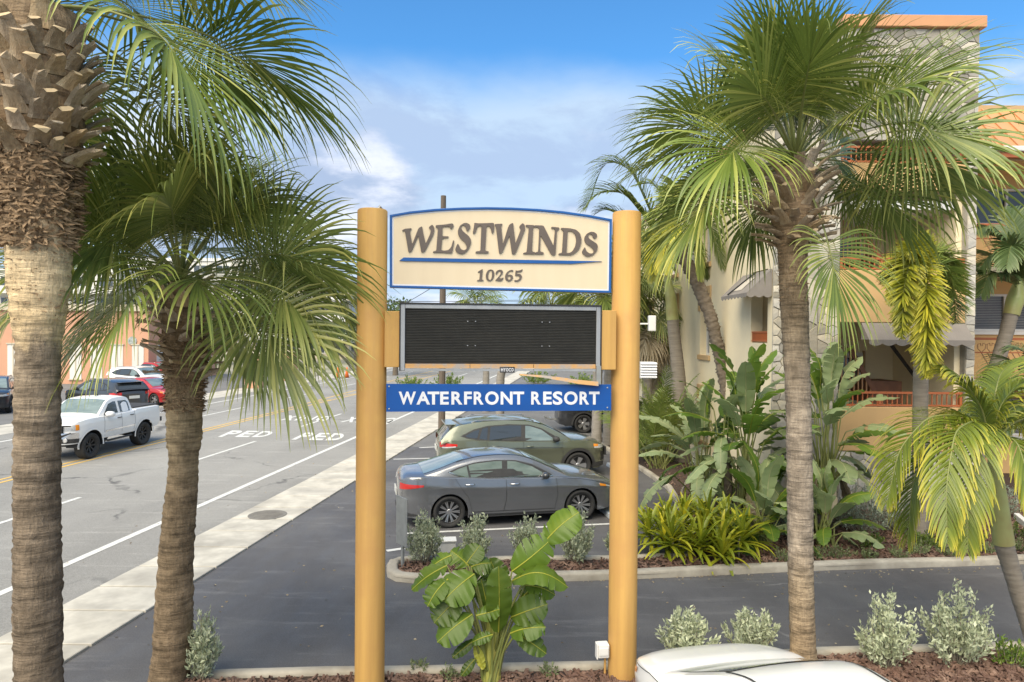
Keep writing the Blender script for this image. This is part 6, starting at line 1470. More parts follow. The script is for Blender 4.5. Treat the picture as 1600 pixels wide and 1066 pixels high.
# pair of palms along the side wall
Y1 = 22.0; H_ = (1041, 428, Y1); b = P(1062, 700, Y1)
palm('king_palm', 'upright palm with green crownshaft and pale ringed trunk beside the long cream wall', (b.x, Y1, 0), [(1066, 720, Y1), (1064, 640, Y1), (1060, 580, Y1), (1053, 520, Y1), (1051, 498, Y1)], [.27, .25, .23, .20, .19], 'ring_bark', [
    ([H_, (1020, 340, Y1), (985, 262, Y1), (945, 248, Y1), (915, 330, Y1)], dict(ll=1.0, npair=74, wid=.042, lift=.45)), ([H_, (1015, 350, 21.8), (975, 300, 21.6), (935, 300, 21.4), (908, 330, 21.3)], dict(ll=1.0, npair=74, wid=.042, lift=.45)), ([H_, (1010, 380, Y1), (975, 340, Y1), (945, 325, Y1), (930, 335, Y1)], dict(ll=.9, npair=64, wid=.04, lift=.45)),
    ([H_, (1020, 385, 21.7), (1000, 375, 21.5), (985, 430, 21.4)], {}), ([H_, (1060, 370, Y1), (1090, 330, Y1), (1120, 350, Y1)], {}), ([H_, (1060, 395, 21.7), (1085, 385, 21.5), (1105, 440, 21.4)], {}), ([H_, (1035, 380, 21.4), (1030, 370, 20.8), (1022, 440, 20.4)], dict(m='feather_yellow', tint0=.45)), ([H_, (1045, 370, 22.4), (1050, 320, 22.8), (1035, 290, 23.4)], {})],
    'feather_green', 65, shaft=([(1051, 500, Y1), (1048, 465, Y1), (1041, 425, Y1)], [.20, .175, .08]), npair=56, ll=.78, wid=.034, droop=.7, K=4, tint0=.33)
Y2 = 19.6; H_ = (1058, 362, Y2); b = P(1142, 690, Y2)
palm('leaning_palm', 'leaning rough-barked palm whose bare stem curves across the long cream wall', (b.x, Y2, 0), [(1145, 740, Y2), (1140, 660, Y2), (1131, 585, Y2), (1112, 500, Y2), (1088, 438, Y2), (1066, 398, Y2), (1058, 370, Y2)], [.19, .175, .17, .17, .175, .19, .16], 'rough_bark', [
    ([H_, (1085, 335, Y2), (1110, 345, Y2), (1128, 420, Y2)], {}), ([H_, (1075, 350, 19.3), (1088, 370, 19.1), (1092, 435, 19)], {}), ([H_, (1045, 345, 19.3), (1030, 360, 19), (1022, 425, 18.9)], dict(m='feather_yellow', tint0=.5)), ([H_, (1050, 350, 19.1), (1040, 370, 18.8), (1038, 425, 18.7)], dict(m='feather_yellow', tint0=.5)),
    ([H_, (1035, 330, Y2), (1010, 335, Y2), (995, 390, Y2)], {}), ([H_, (1065, 320, 19.8), (1080, 290, 20), (1105, 290, 20.2)], {}), ([H_, (1045, 320, 19.9), (1020, 285, 20), (990, 290, 20.1)], {}), ([H_, (1058, 315, 19.4), (1056, 285, 19), (1050, 290, 18.5)], {})],
    'feather_green', 66, npair=52, ll=.65, wid=.026, droop=.8, K=4, tint0=.38, ridge=.05, per=.13, rough=.012, rows=150)
# bushy feather palm behind the right post
b = G(1030, 735); rg = np.random.default_rng(5); root = thing('areca_palm', 'bushy clump of arching feather leaves growing right of the sign post', 'palm', (b.x, b.y, 0))
for k in range(26):
    az = k*2.4; el = R(rg.uniform(48, 84)); L_ = rg.uniform(2.3, 3.5)
    feather_frond(root, rg, bend((rg.normal(0, .15), rg.normal(0, .15), 0), (math.cos(az)*math.cos(el), math.sin(az)*math.cos(el), math.sin(el)), L_, 20, .75), .48, 'feather_green', npair=36, wid=.016, droop=1.0, K=4, tint0=rg.uniform(.2, .5), start=.3)

# ---------------------------------------------------------------- farther fan palms
def far_sabal(label, px, heart_y, Y, seed, foot_y=None, n=26, lb=1.0, m='fan_grey', dead=0, trunk='grey_bark', r=.17, foot_px=None):
    h = P(px, heart_y, Y); fx = P(foot_px if foot_px else px, heart_y, Y).x; rg = np.random.default_rng(seed); root = thing('palm_tree', label, 'palm tree', (fx, Y, 0)); hp = np.array([h.x - fx, 0, h.z])
    stem_mesh('trunk', [(0, 0, -.05), (0.02, 0, h.z*.5), (hp[0]*.8, 0, h.z*.85), tuple(hp)], [r*1.15, r, r, r*.8], trunk, root, 14, 60, .012, .09, .006, seed)
    for i in range(n):
        q = (i+.5)/n; az = i*2.39996 + rg.normal(0, .1); el = R(78 - 120*q**.9); fan_frond(root, rg, tuple(hp), az, el, .8*rg.uniform(.7, 1.1), lb*rg.uniform(.8, 1.1), m, 26, 1.0, .28 + .12*q + rg.normal(0, .06), K=6)
    for i in range(dead):
        az = i*2.39996; fan_frond(root, rg, tuple(hp - np.array([0, 0, .35])), az, R(-55 + rg.normal(0, 10)), .9, lb, 'dry_leaf', 22, 1.4, rg.uniform(.2, .7), K=5)
    return root
far_sabal('cabbage palm with grey hanging dead leaves close behind the right sign post', 1012, 478, 25.5, 71, n=28, dead=18)
far_sabal('cabbage palm half hidden by the upright palm, lower than its neighbour', 1030, 535, 28.5, 72, n=26, dead=8)
far_sabal('fan palm whose crown shows in the gap left of centre below the name board', 745, 482, 36.0, 73, n=24, foot_px=760, lb=1.1)
far_sabal('fan palm with yellowish crown showing right of centre below the name board', 862, 478, 29.0, 74, n=24, foot_px=782, lb=1.15)
far_sabal('fan palm with yellow-green crown showing beside the right post below the name board', 938, 462, 24.5, 75, n=26, lb=1.15, foot_px=934)
far_sabal('slim palm right beside the black off-road car', 985, 430, 25.2, 76, n=18, foot_px=952, lb=1.1)
# ---------------------------------------------------------------- bird of paradise by the sign
b = np.array(tuple(P(768, 1066, 7.95))); b[2] = .06; root = thing('bird_of_paradise', 'broad-leaved bird of paradise plant growing between the two sign posts', 'plant', tuple(b)); rg = np.random.default_rng(81)
BOP = [((800,893),(862,842),52,8.0,8.05,(.4,-.8,.4),.10,3,.34),((852,846),(905,800),50,8.05,8.1,(-.3,-.8,.6),.10,2,.40),((800,908),(888,918),42,7.9,7.8,(0,-.55,.9),.30,2,.36),((779,988),(779,885),40,7.75,7.7,(.25,-1,.1),.05,1,.38),
 ((741,897),(692,940),52,7.8,7.6,(-.1,-.8,.55),.10,2,.34),((698,884),(643,922),32,7.9,7.8,(-.2,-.6,.8),.08,1,.30),((732,884),(704,860),34,8.0,8.05,(0,-.7,.7),.08,1,.42),((728,882),(750,852),30,8.0,8.1,(.1,-.8,.6),.05,0,.34),
 ((724,930),(678,974),44,7.8,7.65,(-.3,-.8,.4),.10,3,.30),((738,960),(683,1004),44,7.7,7.55,(-.2,-.8,.5),.10,1,.26),((798,965),(856,944),42,7.85,7.8,(.2,-.8,.5),.12,2,.24),((797,990),(853,980),36,7.8,7.7,(.2,-.7,.7),.14,2,.22),
 ((806,990),(854,1022),30,7.8,7.7,(.3,-.8,.5),.08,1,.26),((744,962),(781,952),26,7.7,7.65,(0,-.9,.5),-.08,1,.32),((742,1000),(707,1028),16,7.75,7.7,(-.2,-.8,.5),.06,0,.18),((770,992),(737,1004),18,7.7,7.65,(0,-.7,.7),.10,1,.22),
 ((756,1046),(742,1008),14,7.8,7.85,(0,-1,.2),.04,0,.92),((742,1030),(721,1056),14,7.8,7.75,(-.2,-.8,.4),.06,0,.30),((736,886),(768,880),34,8.0,8.0,(.1,-.6,.8),.10,2,.28),((756,935),(730,897),40,8.15,8.2,(-.2,-.9,.3),.06,2,.20),((700,905),(668,948),34,7.75,7.6,(-.3,-.7,.6),.12,2,.22),((765,960),(752,905),30,8.0,8.05,(-.1,-1,.2),.05,1,.2),((820,915),(868,930),34,8.0,7.95,(.2,-.6,.7),.15,2,.2),((705,868),(672,888),26,8.0,7.95,(-.2,-.7,.7),.1,1,.3),((790,930),(765,872),36,8.15,8.2,(0,-1,.2),.05,1,.28),((815,935),(846,900),36,8.1,8.2,(.2,-.9,.4),.08,2,.22),((716,950),(705,915),30,8.1,8.15,(-.3,-.9,.3),.06,1,.24)]
for (s_, e_, w_, ya, yb, nv, sag, spl, tn) in BOP:
    p0 = np.array(tuple(P(*s_, ya))) - b; p1 = np.array(tuple(P(*e_, yb))) - b
    paddle(root, rg, (rg.normal(0, .05), rg.normal(0, .05), 0), p0, p1, w_*1.12*ya/FPX, 'sign_plant', nv, sag, spl + 1, tn, .020)
vs, fs, ti, mi = [], [], [], []
for k in range(9):
    a = k*.7; stick(np.array([(math.cos(a)*.07, math.sin(a)*.06, -.05), (math.cos(a)*.065, math.sin(a)*.05, .35), (math.cos(a)*.05, math.sin(a)*.04, .75)]), [.042, .036, .018], vs, fs, ti, mi, 0, 8, .5)
mat('pseudostem', (.30,.33,.07), (.42,.38,.10), scale=3, rough=.5, stretch=(3,3,.4), col3=(.20,.24,.05), scale3=4)
finish('stem', vs, fs, ti, mi, [MATS['pseudostem']], root)
# ---------------------------------------------------------------- giant birds of paradise near the building
def paddle_clump(label, base, n, hlo, hhi, blen, bw, seed, m='paddle_green', spread=.9, splits=5, dead=0, stemr=.09, stems=2):
    rg = np.random.default_rng(seed); root = thing('giant_bird_of_paradise', label, 'plant', tuple(base))
    for k in range(n):
        az = k*2.39996 + rg.normal(0, .25); q = (k+.5)/n; h = hhi - (hhi-hlo)*q; rr = spread*(.25 + .75*q)*rg.uniform(.7, 1.15); c, s_ = math.cos(az), math.sin(az)
        p0 = np.array([c*rr*.55, s_*rr*.55, h]); el = R(78 - 125*q + rg.normal(0, 9)); L_ = blen*rg.uniform(.8, 1.15); p1 = p0 + L_*np.array([c*math.cos(el), s_*math.cos(el), math.sin(el)])
        nv = (-c*math.sin(el) + rg.normal(0, .25), -s_*math.sin(el) + rg.normal(0, .25), math.cos(el) + .15); ba = rg.uniform(0, 6.28)
        paddle(root, rg, (math.cos(ba)*.15, math.sin(ba)*.15, hlo*.35 if hlo > 1 else 0), p0, p1, bw*rg.uniform(.8, 1.15), m if rg.random() < .62 else ('paddle_grey' if m == 'paddle_green' else 'paddle_green'), nv, .14, splits + int(rg.integers(0, 3)), np.clip(.34 - .1*q + rg.normal(0, .08), .05, .8), .022)
    for k in range(dead):
        az = rg.uniform(0, 6.28); c, s_ = math.cos(az), math.sin(az); z = hlo*rg.uniform(.75, 1.0); p0 = np.array([c*.3, s_*.3, z]); p1 = p0 + np.array([c*.25, s_*.25, -blen*.8]); paddle(root, rg, (c*.1, s_*.1, z*.8), p0, p1, bw*.45, 'dry_leaf', (c, s_, .2), .05, 6, rg.uniform(.2, .8), .014, 'twig')
    if hlo > 1:
        for k in range(stems):
            a = k*2.2; stem_mesh('stem', [(math.cos(a)*.16, math.sin(a)*.16, -.05), (math.cos(a)*.14, math.sin(a)*.14, hlo*.6), (math.cos(a)*.08, math.sin(a)*.08, hlo*.95)], [stemr*1.2, stemr, stemr*.8], 'rough_bark', root, 12, 40, .01, .12, .006, seed+k)
    return root
gb = lambda px, Y: (P(px, 700, Y).x, Y, .05)
paddle_clump('tall broad-leaved clump standing left of the round-crowned palm before the cream wall', gb(1165, 14.6), 32, 1.15, 2.9, 1.15, .42, 91, dead=6, spread=1.2)
paddle_clump('tall clump of torn grey-green leaves partly hidden behind the round-crowned palm trunk', gb(1292, 14.4), 34, 1.3, 3.1, 1.1, .44, 92, 'paddle_grey', spread=1.0, splits=7, dead=12)
paddle_clump('clump of torn pale leaves at the left end of the planting by the cream wall', gb(1095, 15.6), 26, .9, 2.0, 1.2, .32, 93, 'paddle_grey', spread=1.1, splits=10, dead=4)
paddle_clump('low dark broad-leaved clump left of the round-crowned palm trunk', gb(1195, 13.4), 22, .25, 1.0, 1.0, .34, 94, spread=.75, splits=1)
paddle_clump('low broad-leaved clump just right of the round-crowned palm trunk', gb(1292, 13.2), 22, .25, .95, .85, .34, 95, spread=.7, splits=2)
paddle_clump('upright paddle leaf group rising above the clump left of the palm trunk', gb(1128, 14.9), 8, 1.9, 2.6, .95, .36, 96, spread=.8, splits=1)
# ---------------------------------------------------------------- strap-leaved clump, shrubs and small plants
def strap_clump(name, label, base, nros, rad, n, L_, w, m, seed):
    rg = np.random.default_rng(seed); root = thing(name, label, 'plant', base)
    for k in range(nros):
        a0 = k*2.4; q = math.sqrt((k+.5)/nros); c = np.array([math.cos(a0)*rad*q, math.sin(a0)*rad*q*.75, .02]); hz_ = rg.uniform(.30, .72)*(1 - .35*q) ; vs, fs, ti, mi = [], [], [], []
        stick(np.array([c, c + [0, 0, hz_*.6], c + [math.cos(a0)*.05, math.sin(a0)*.05, hz_]]), [.02, .018, .012], vs, fs, ti, mi, 1, 5)
        az = np.arange(n)*2.39996 + rg.normal(0, .2, n); qq = (np.arange(n)+.5)/n; el = np.radians(84 - 92*qq + rg.normal(0, 7, n)); D = np.stack([np.cos(az)*np.cos(el), np.sin(az)*np.cos(el), np.sin(el)], 1); Bp = np.repeat((c + [math.cos(a0)*.05, math.sin(a0)*.05, hz_])[None], n, 0) - np.outer(qq, [0, 0, hz_*.5]); K = 7; Ls = L_*rg.uniform(.75, 1.15, n)*(.8 + .3*np.sin(np.pi*qq)); pts = [Bp]; dirs = [D]; p = Bp.copy(); d = D.copy(); dr = rg.uniform(.5, 1.5, n)
        for i in range(1, K+1):
            d = d.copy(); d[:, 2] -= dr*1.7*(i/K)**1.2/K; d = nrm(d); p = p + d*(Ls/K)[:, None]; pts.append(p.copy()); dirs.append(d.copy())
        Pm = np.stack(pts, 1); Dm = np.stack(dirs, 1); X = np.stack([-np.sin(az), np.cos(az), np.zeros(n)], 1); X = np.repeat(X[:, None], K+1, 1); Nn = nrm(np.cross(Dm, X)); t = np.linspace(0, 1, K+1); W = (w*np.sin(np.pi*np.clip(t*.84+.13, 0, 1))**.7)[None]*np.ones((n, 1)) + .001
        tn = np.clip(rg.normal(.42, .17, n) + np.where(rg.random(n) < .05, .45, 0), 0, 1); strips(Pm, X, W, Nn, .3, np.clip(tn[:, None] + .12*t[None], 0, 1), fs, vs, ti, mi, 0); finish('leaf_rosette', vs, fs, ti, mi, [MATS[m], MATS['twig']], root)
    return root
g = G(1100, 880); strap_clump('cordyline', 'wide clump of glossy yellow-green strap leaves at the kerb right of the sign', (g.x, g.y + .45, .06), 24, 1.0, 24, .62, .034, 'cordyline', 101)
def bpx(px, py, dz=.06): p = G(px, py); return (p.x, p.y, dz)
gI = 'silver shrubs along the planted island'
for i, (px, py, h, r, lab) in enumerate([(664, 886, .92, .36, 'silver-green shrub beside the small grey sign on the island'), (742, 884, .86, .30, 'silver-green shrub behind the left half of the broad-leaved sign plant'), (822, 882, .82, .27, 'silver-green shrub between the two car wheels behind the broad leaves'), (903, 886, .90, .33, 'silver-green shrub on the island just left of the right sign post'), (966, 872, .62, .25, 'silver-green shrub on the island mostly hidden by the right sign post')]):
    bush('silver_shrub', lab, 'shrub', bpx(px, py), h, r, 'silver_leaf', 110+i, 26, 70, .068, gI, .8, aspect=.46)
gF = 'silver shrubs in the front bed'
for i, (px, py, h, r, lab, n) in enumerate([(1072, 1040, .60, .36, 'silver shrub behind the white car, nearer to the right sign post', 22), (1172, 1034, .62, .35, 'silver shrub behind the white car, close left of the palm trunk', 22), (1384, 1052, .86, .36, 'silver-green shrub just right of the white car roof', 20), (1494, 1046, 0.94, .42, 'largest silver shrub, right of the shrub by the white car', 26), (318, 1078, .78, .20, 'silver shrub beside the base of the roadside palm', 16)]):
    p = G(px, min(py, 1064)); Y = p.y if py <= 1064 else p.y - .12
    bush('silver_shrub', lab, 'shrub', (P(px, 1000, Y).x, Y, .06), h, r, 'silver_leaf', 130+i, n, 85, .066, gF, .8, aspect=.46)
b_ = bush('green_shrub', 'small bright green shrub at the right end of the front bed', 'shrub', bpx(1578, 1050), .36, .26, 'shrub_leaf', 140, 18, 30, .06, None, .5)
bush('grey_shrub', 'rounded grey-blue shrub below the torn pale leaves by the lot kerb', 'shrub', bpx(1108, 762), 1.05, .60, 'grey_leaf', 141, 34, 60, .06, None, .8)
bush('grey_shrub', 'grey-blue shrub before the stone wall right of the palm trunk', 'shrub', bpx(1345, 838), .95, .65, 'grey_leaf', 142, 34, 60, .06, None, .8)
bush('grey_shrub', 'grey-blue shrub under the drooping yellow-edged palm leaves', 'shrub', bpx(1412, 842), .85, .5, 'grey_leaf', 143, 28, 50, .06, None, .8)
bush('grey_shrub', 'grey-blue shrub behind the green crownshaft at the right edge', 'shrub', bpx(1560, 812), .9, .6, 'grey_leaf', 144, 28, 50, .06, None, .8)
bush('grey_shrub', 'grey-green shrub between the strap-leaved clump and the palm trunk', 'shrub', bpx(1212, 838), .6, .45, 'grey_leaf', 151, 24, 44, .055, None, .8)
bush('green_shrub', 'dark green fine-leaved shrub behind the strap-leaved clump', 'shrub', bpx(1135, 800), .75, .5, 'shrub_leaf', 145, 30, 60, .05, None, .8)
bush('green_shrub', 'yellow-green hedge shrub at the lot kerb below the bushy feather palm', 'shrub', bpx(1028, 724), .8, .8, 'shrub_leaf', 146, 34, 60, .07, None, .9)
bush('green_shrub', 'yellow-green hedge shrub beyond the one at the lot kerb', 'shrub', bpx(1008, 702), .9, .8, 'shrub_leaf', 147, 34, 60, .07, None, .9)
for i, (px, py, h, r, lab) in enumerate([(1360, 862, .32, .26, 'low green shrub in front of the grey shrubs near the palm trunk'), (1512, 858, .45, .40, 'low green shrub below the hanging yellow palm leaves'), (1450, 862, .36, .30, 'low green shrub at the foot of the foxtail palm'), (1585, 846, .4, .4, 'low green shrub at the right edge by the ramp')]):
    bush('green_shrub', lab, 'shrub', bpx(px, py), h, r, 'shrub_leaf', 150+i, 20, 32, .06, None, .6)
KP = ['small kerb plant just left of the round-crowned palm trunk', 'small kerb plant touching the right side of the round-crowned palm trunk', 'small kerb plant second to the right of the palm trunk', 'small kerb plant in front of the low shrub by the grey shrubs', 'small kerb plant left of the hanging yellow-edged leaves', 'small kerb plant in front of the foxtail palm', 'small kerb plant just right of the foxtail palm foot', 'small kerb plant left of the leaning green crownshaft', 'small kerb plant at the right edge under the ramp']
gW = 'small grey-green plants along the driveway kerb'
for i, (px, py) in enumerate([(1222, 884), (1274, 882), (1312, 880), (1355, 882), (1405, 881), (1437, 876), (1480, 877), (1540, 872), (1590, 868)]):
    bush('kerb_plant', KP[i], 'plant', bpx(px, py - 3), .22, .24, 'weed_leaf', 160+i, 16, 26, .045, gW, .5)
for i, (px, py, lab) in enumerate([(655, 1063, 'small weed at the front kerb left of the broad-leaved plant'), (858, 1062, 'low weed at the front kerb right of the broad-leaved plant'), (705, 1066, 'tiny weed in the mulch by the broad-leaved plant')]):
    bush('weed', lab, 'plant', (P(px, 1000, 8.2).x, 8.2 - .1*i, .06), .16, .16, 'weed_leaf', 180+i, 12, 16, .04, None, .5)
# ================================================================== SMALL THINGS AND THE DISTANCE
# wooden pole with wires
p = G(690, 692); pole = thing('utility_pole', 'plain wooden utility pole rising behind the left part of the sign', 'pole', (p.x, p.y, 0)); top = P(688, 306, p.y).z
mb = MB(); mb.tube([(0, 0, -.1), (0, 0, top*.5), (0, 0, top)], [.135, .12, .10], 14); autosmooth(mb.build('shaft', MATS['wood_pole'], pole), 50)
mb = MB(); mb.box(-.13, .13, -.135, .135, top*.35, top*.35 + .06); mb.build('band', MATS['galv'], pole)
def wire(a, b, sag, name, label):
    pts = [a.lerp(b, i/16) - Vector((0, 0, sag*4*(i/16)*(1-i/16))) for i in range(17)]
    mb = MB(); mb.tube(pts, .013, 5); tag(mb.build(name, MATS['black']), label, 'cable', 'cables strung behind the sign')
q0 = Vector((p.x, p.y, top*.72))
for i, (z, za) in enumerate(((458, 470), (463, 466), (469, 462))):
    wire(P(200, z + 4, 60), P(1050, za, 52), .25, 'overhead_cable', ['thin overhead cable highest in the gap under the name board', 'thin overhead cable in the middle of the gap under the name board', 'thin overhead cable lowest in the gap under the name board'][i])
wire(P(690, 440, p.y), P(560, 505, 45), .2, 'overhead_cable', 'thin cable running down to the left from the wooden pole')
# bicycle leaning by the pole
g = G(716, 690); bk = thing('bicycle', 'bicycle leaning by the wooden pole behind the olive car', 'bicycle', (g.x + .25, g.y + .1, 0), R(12)); bk.rotation_euler.x = R(-6)
for x in (-.52, .52):
    M = Matrix.Translation((x, 0, .34)) @ Matrix.Rotation(R(90), 4, 'X'); mb = MB(); mb.lathe([(.33 + .02*math.cos(t), .02*math.sin(t)) for t in np.linspace(0, 2*math.pi, 9)[:-1]], 32, M, closed=True); w_ = mb.build('wheel', MATS['tyre'], bk, smooth=True)
    mb = MB(); mb.lathe([(.025, -.03), (.025, .03)], 10, M)
    for k in range(14): a = 2*math.pi*k/14; mb.cyl(M @ Vector((0, 0, .02)), M @ Vector((.32*math.cos(a), .32*math.sin(a), 0)), .003, 4)
    mb.build('spokes', MATS['galv'], w_)
mb = MB()
for a, b2 in (((-.52,0,.34),(-.08,0,.30)),((-.52,0,.34),(-.2,0,.82)),((-.08,0,.30),(-.22,0,.90)),((-.08,0,.30),(.36,0,.78)),((-.2,0,.80),(.35,0,.84)),((.34,0,.95),(.52,0,.34))): mb.cyl(a, b2, .017, 7)
mb.build('frame', MATS['paint_black'], bk); mb = MB(); mb.tube([(.30,-.28,1.02),(.34,-.1,1.0),(.34,.1,1.0),(.30,.28,1.02)], .014, 6); mb.build('handlebar', MATS['black'], bk)
mb = MB(); mb.box(-.36, -.10, -.06, .06, .90, .94); bevel(mb.build('saddle', MATS['black'], bk), .02)
# small sign seen from behind, on the island
g = G(629, 893); sn = thing('parking_sign', 'small grey sign seen from behind at the rounded end of the island', 'sign', (g.x, g.y, .06), R(-52))
MB().box(-.03, .03, -.018, .018, 0, 1.20).build('post', MATS['galv'], sn); mb = MB(); mb.box(-.19, .19, -.030, -.019, .40, 1.24); bevel(mb.build('panel', MATS['galv'], sn), .004)
mb = MB(); mb.lathe([(.014, 0), (.012, .01), (.003, .012)], 8, Matrix.Translation((0, .018, .55)) @ Matrix.Rotation(R(-90), 4, 'X')); mb.build('bolt', MATS['iron'], sn)
# pale box on the island
g = G(695, 872); wb = thing('utility_box', 'low white box among the silver shrubs on the island', 'box', (g.x, g.y + .2, .06), R(8)); mb = MB(); mb.box(-.18, .18, -.12, .12, 0, .20); bevel(mb.build('case', MATS['white_trim'], wb), .012); mb = MB(); mb.box(-.195, .195, -.135, .135, .201, .235); bevel(mb.build('lid', MATS['white_trim'], wb), .01)
# wheel stops before the parked cars
for i, (px, py, l_) in enumerate(((950, 817, 'pale blue wheel stop under the nose of the dark grey saloon'), (968, 745, 'pale wheel stop under the nose of the olive car'))):
    g = G(px, py); ws = thing('wheel_stop', l_, 'wheel stop', (g.x + .06, g.y + .75, .003), R(100), 'wheel stops'); mat('stop_paint', (.34,.42,.50), (.45,.46,.46), scale=3, rough=.8) if i == 0 else None
    mb = MB(); mb.prism([(-.08, 0), (.08, 0), (.055, .10), (-.055, .10)], lambda x, z, d: Vector((d, x, z)), -.9, .9); bevel(mb.build('block', MATS['stop_paint'], ws, recalc=True), .012)
    mb = MB(); mb.lathe([(.012, .1), (.012, .108), (.002, .11)], 8, Matrix.Translation((-.6, 0, 0))); mb.lathe([(.012, .1), (.012, .108), (.002, .11)], 8, Matrix.Translation((.6, 0, 0))); mb.build('pin', MATS['iron'], ws)
# white louvred box and flood lamp right of the post
q = P(1013, 579, 18.5); lb_ = thing('louvred_unit', 'white louvred unit just right of the right sign post', 'unit', (q.x, q.y, 0)); mb = MB(); mb.box(-.20, .22, 0, .5, q.z - .22, q.z + .22); mb.box(-.42, -.36, .2, .26, 0, q.z + .1); mb.box(-.36, -.18, .2, .26, q.z, q.z + .05); mb.build('case', MATS['white_trim'], lb_)
mb = MB()
for k in range(6): z = q.z - .20 + k*.072; mb.add([(-.21, -.005, z), (.23, -.005, z), (.23, -.05, z + .012), (-.21, -.05, z + .012), (-.21, -.005, z + .055), (.23, -.005, z + .055)], [(0, 1, 2, 3), (3, 2, 5, 4)])
tag(mb.build('louvre_blades', MATS['vinyl_white'], lb_), kind='stuff')
q = P(1016, 506, 18.5); fl = thing('flood_lamp', 'white flood lamp on a slim pole right of the right sign post', 'lamp', (q.x, q.y, 0)); mb = MB(); mb.cyl((-.46, .1, 0), (-.46, .1, q.z + .05), .03, 8); mb.build('pole', MATS['galv'], fl)
mb = MB(); mb.box(-.05, .14, -.10, .10, q.z - .20, q.z + .22); bevel(mb.build('head', MATS['white_trim'], fl), .02); mb = MB(); mb.bar((-.46, .1, q.z), (-.05, 0, q.z), .04); mb.build('arm', MATS['white_trim'], fl)
# white ramp rail at right edge
a = P(1588, 806, 14); b2 = P(1640, 850, 12.6); mb = MB(); mb.bar(a, b2, .10, .12); tag(bevel(mb.build('ramp_edge', MATS['white_trim']), .01), 'white sloping ramp edge at the right border above the shrubs', 'ramp')

# ---- buildings across the road
def block(name, label, cat, x0, x1, y0, y1, h, wall, floors, bays, rows_h=(1.0, 1.3), balc=False, trim='white_trim', glass='window_far', side=True):
    cx_ = (x0 + x1) / 2; t = thing(name, label, cat, (cx_, y0, 0)); x0 -= cx_; x1 -= cx_; d = y1 - y0; mb = MB(); mb.box(x0, x1, 0, d, 0, h); mb.build('wall', MATS[wall], t); fh = h / floors; bw = (x1 - x0) / bays
    mb = MB(); mb.box(x0 - .2, x1 + .2, -.25, d + .2, h + .002, h + .5); mb.build('parapet', MATS[trim], t)
    for f_ in range(floors):
        for k in range(bays):
            a = x0 + bw*(k + .22); b3 = x0 + bw*(k + .78); z0 = f_*fh + rows_h[0]; z1 = z0 + rows_h[1]
            w_ = MB().box(a, b3, -.03, .05, z0, z1).build('window', MATS[glass], t); mb = MB(); mb.box(a - .08, b3 + .08, -.09, -.031, z1, z1 + .1); mb.box(a - .08, b3 + .08, -.12, -.031, z0 - .1, z0); mb.box((a+b3)/2 - .04, (a+b3)/2 + .04, -.06, -.031, z0, z1); mb.build('frame', MATS[trim], w_)
        if balc and f_ > 0:
            mb = MB(); mb.box(x0, x1, -1.4, -.002, f_*fh - .2, f_*fh); mb.box(x0, x1, -1.4, -1.3, f_*fh + .001, f_*fh + 1.0); mb.build('balcony', MATS[trim], t)
    if side:
        for f_ in range(floors):
            for k in range(3):
                y = d*(k + .3)/3; MB().box(x1 - .05, x1 + .03, y, y + d*.14, f_*fh + rows_h[0], f_*fh + rows_h[0] + rows_h[1]).build('window', MATS[glass], t)
    return t
def bx(px, Y): return P(px, 520, Y).x
sal = block('salmon_shop', 'low salmon-coloured shop building behind the parked cars across the road', 'building', bx(-60, 52), bx(232, 52), 52, 64, P(150, 486, 52).z, 'salmon_wall', 1, 9, (.4, 2.6), trim='beige_wall', glass='white_wall')
mb = MB(); e = P(207, 533, 52); mb.lathe([(.35, 0), (.33, .06), (.01, .07)], 20, Matrix.Translation((e.x - bx(-60, 52)/2 - bx(232, 52)/2, -.002, e.z)) @ Matrix.Rotation(R(90), 4, 'X')); mb.build('round_plaque', mat('plaque', (.10,.17,.15), (.5,.5,.48), scale=6, rough=.6), sal)
block('apartment_tower', 'tall white apartment block with balconies behind the roadside palm', 'building', bx(190, 120), bx(470, 120), 120, 140, P(300, 408, 120).z, 'white_wall', 5, 8, (.9, 1.6), True)
block('apartment_block', 'beige flat-roofed apartment block left of the sign in the distance', 'building', bx(395, 105), bx(545, 105), 105, 122, P(500, 440, 105).z, 'beige_wall', 4, 6, (.9, 1.5), True)
block('apartment_block', 'white lower apartment block farthest left across the road', 'building', bx(-160, 110), bx(185, 110), 110, 130, P(100, 425, 110).z, 'white_wall', 4, 9, (.9, 1.6), True)
for i, px in enumerate((398, 452)):
    q = P(px, 593, 50 if i == 0 else 58); t = thing('gate_pillar', ['salmon pillar across the road seen under the hanging fan leaves', 'second salmon pillar, farther along the road'][i], 'pillar', (q.x, q.y, 0)); mb = MB(); mb.box(-.55, .55, -.55, .55, 0, 2.4); bevel(mb.build('shaft', MATS['salmon_wall'], t), .03); mb = MB(); mb.box(-.66, .66, -.66, .66, 2.401, 2.6); bevel(mb.build('cap', MATS['beige_wall'], t), .03)
for i, px in enumerate((528, 542)):
    q = P(px, 593, 62); t = thing('traffic_cone', ['orange traffic cone across the road, left one of two', 'orange traffic cone across the road, right one of two'][i], 'cone', (q.x, q.y, 0)); mb = MB(); mb.lathe([(.20, .02), (.05, .95), (.01, .97)], 14); mb.build('cone', mat('cone_orange', (.75,.16,.03), rough=.6) if i == 0 else MATS['cone_orange'], t, smooth=True); MB().box(-.25, .25, -.25, .25, 0, .02).build('base', MATS['black'], t)
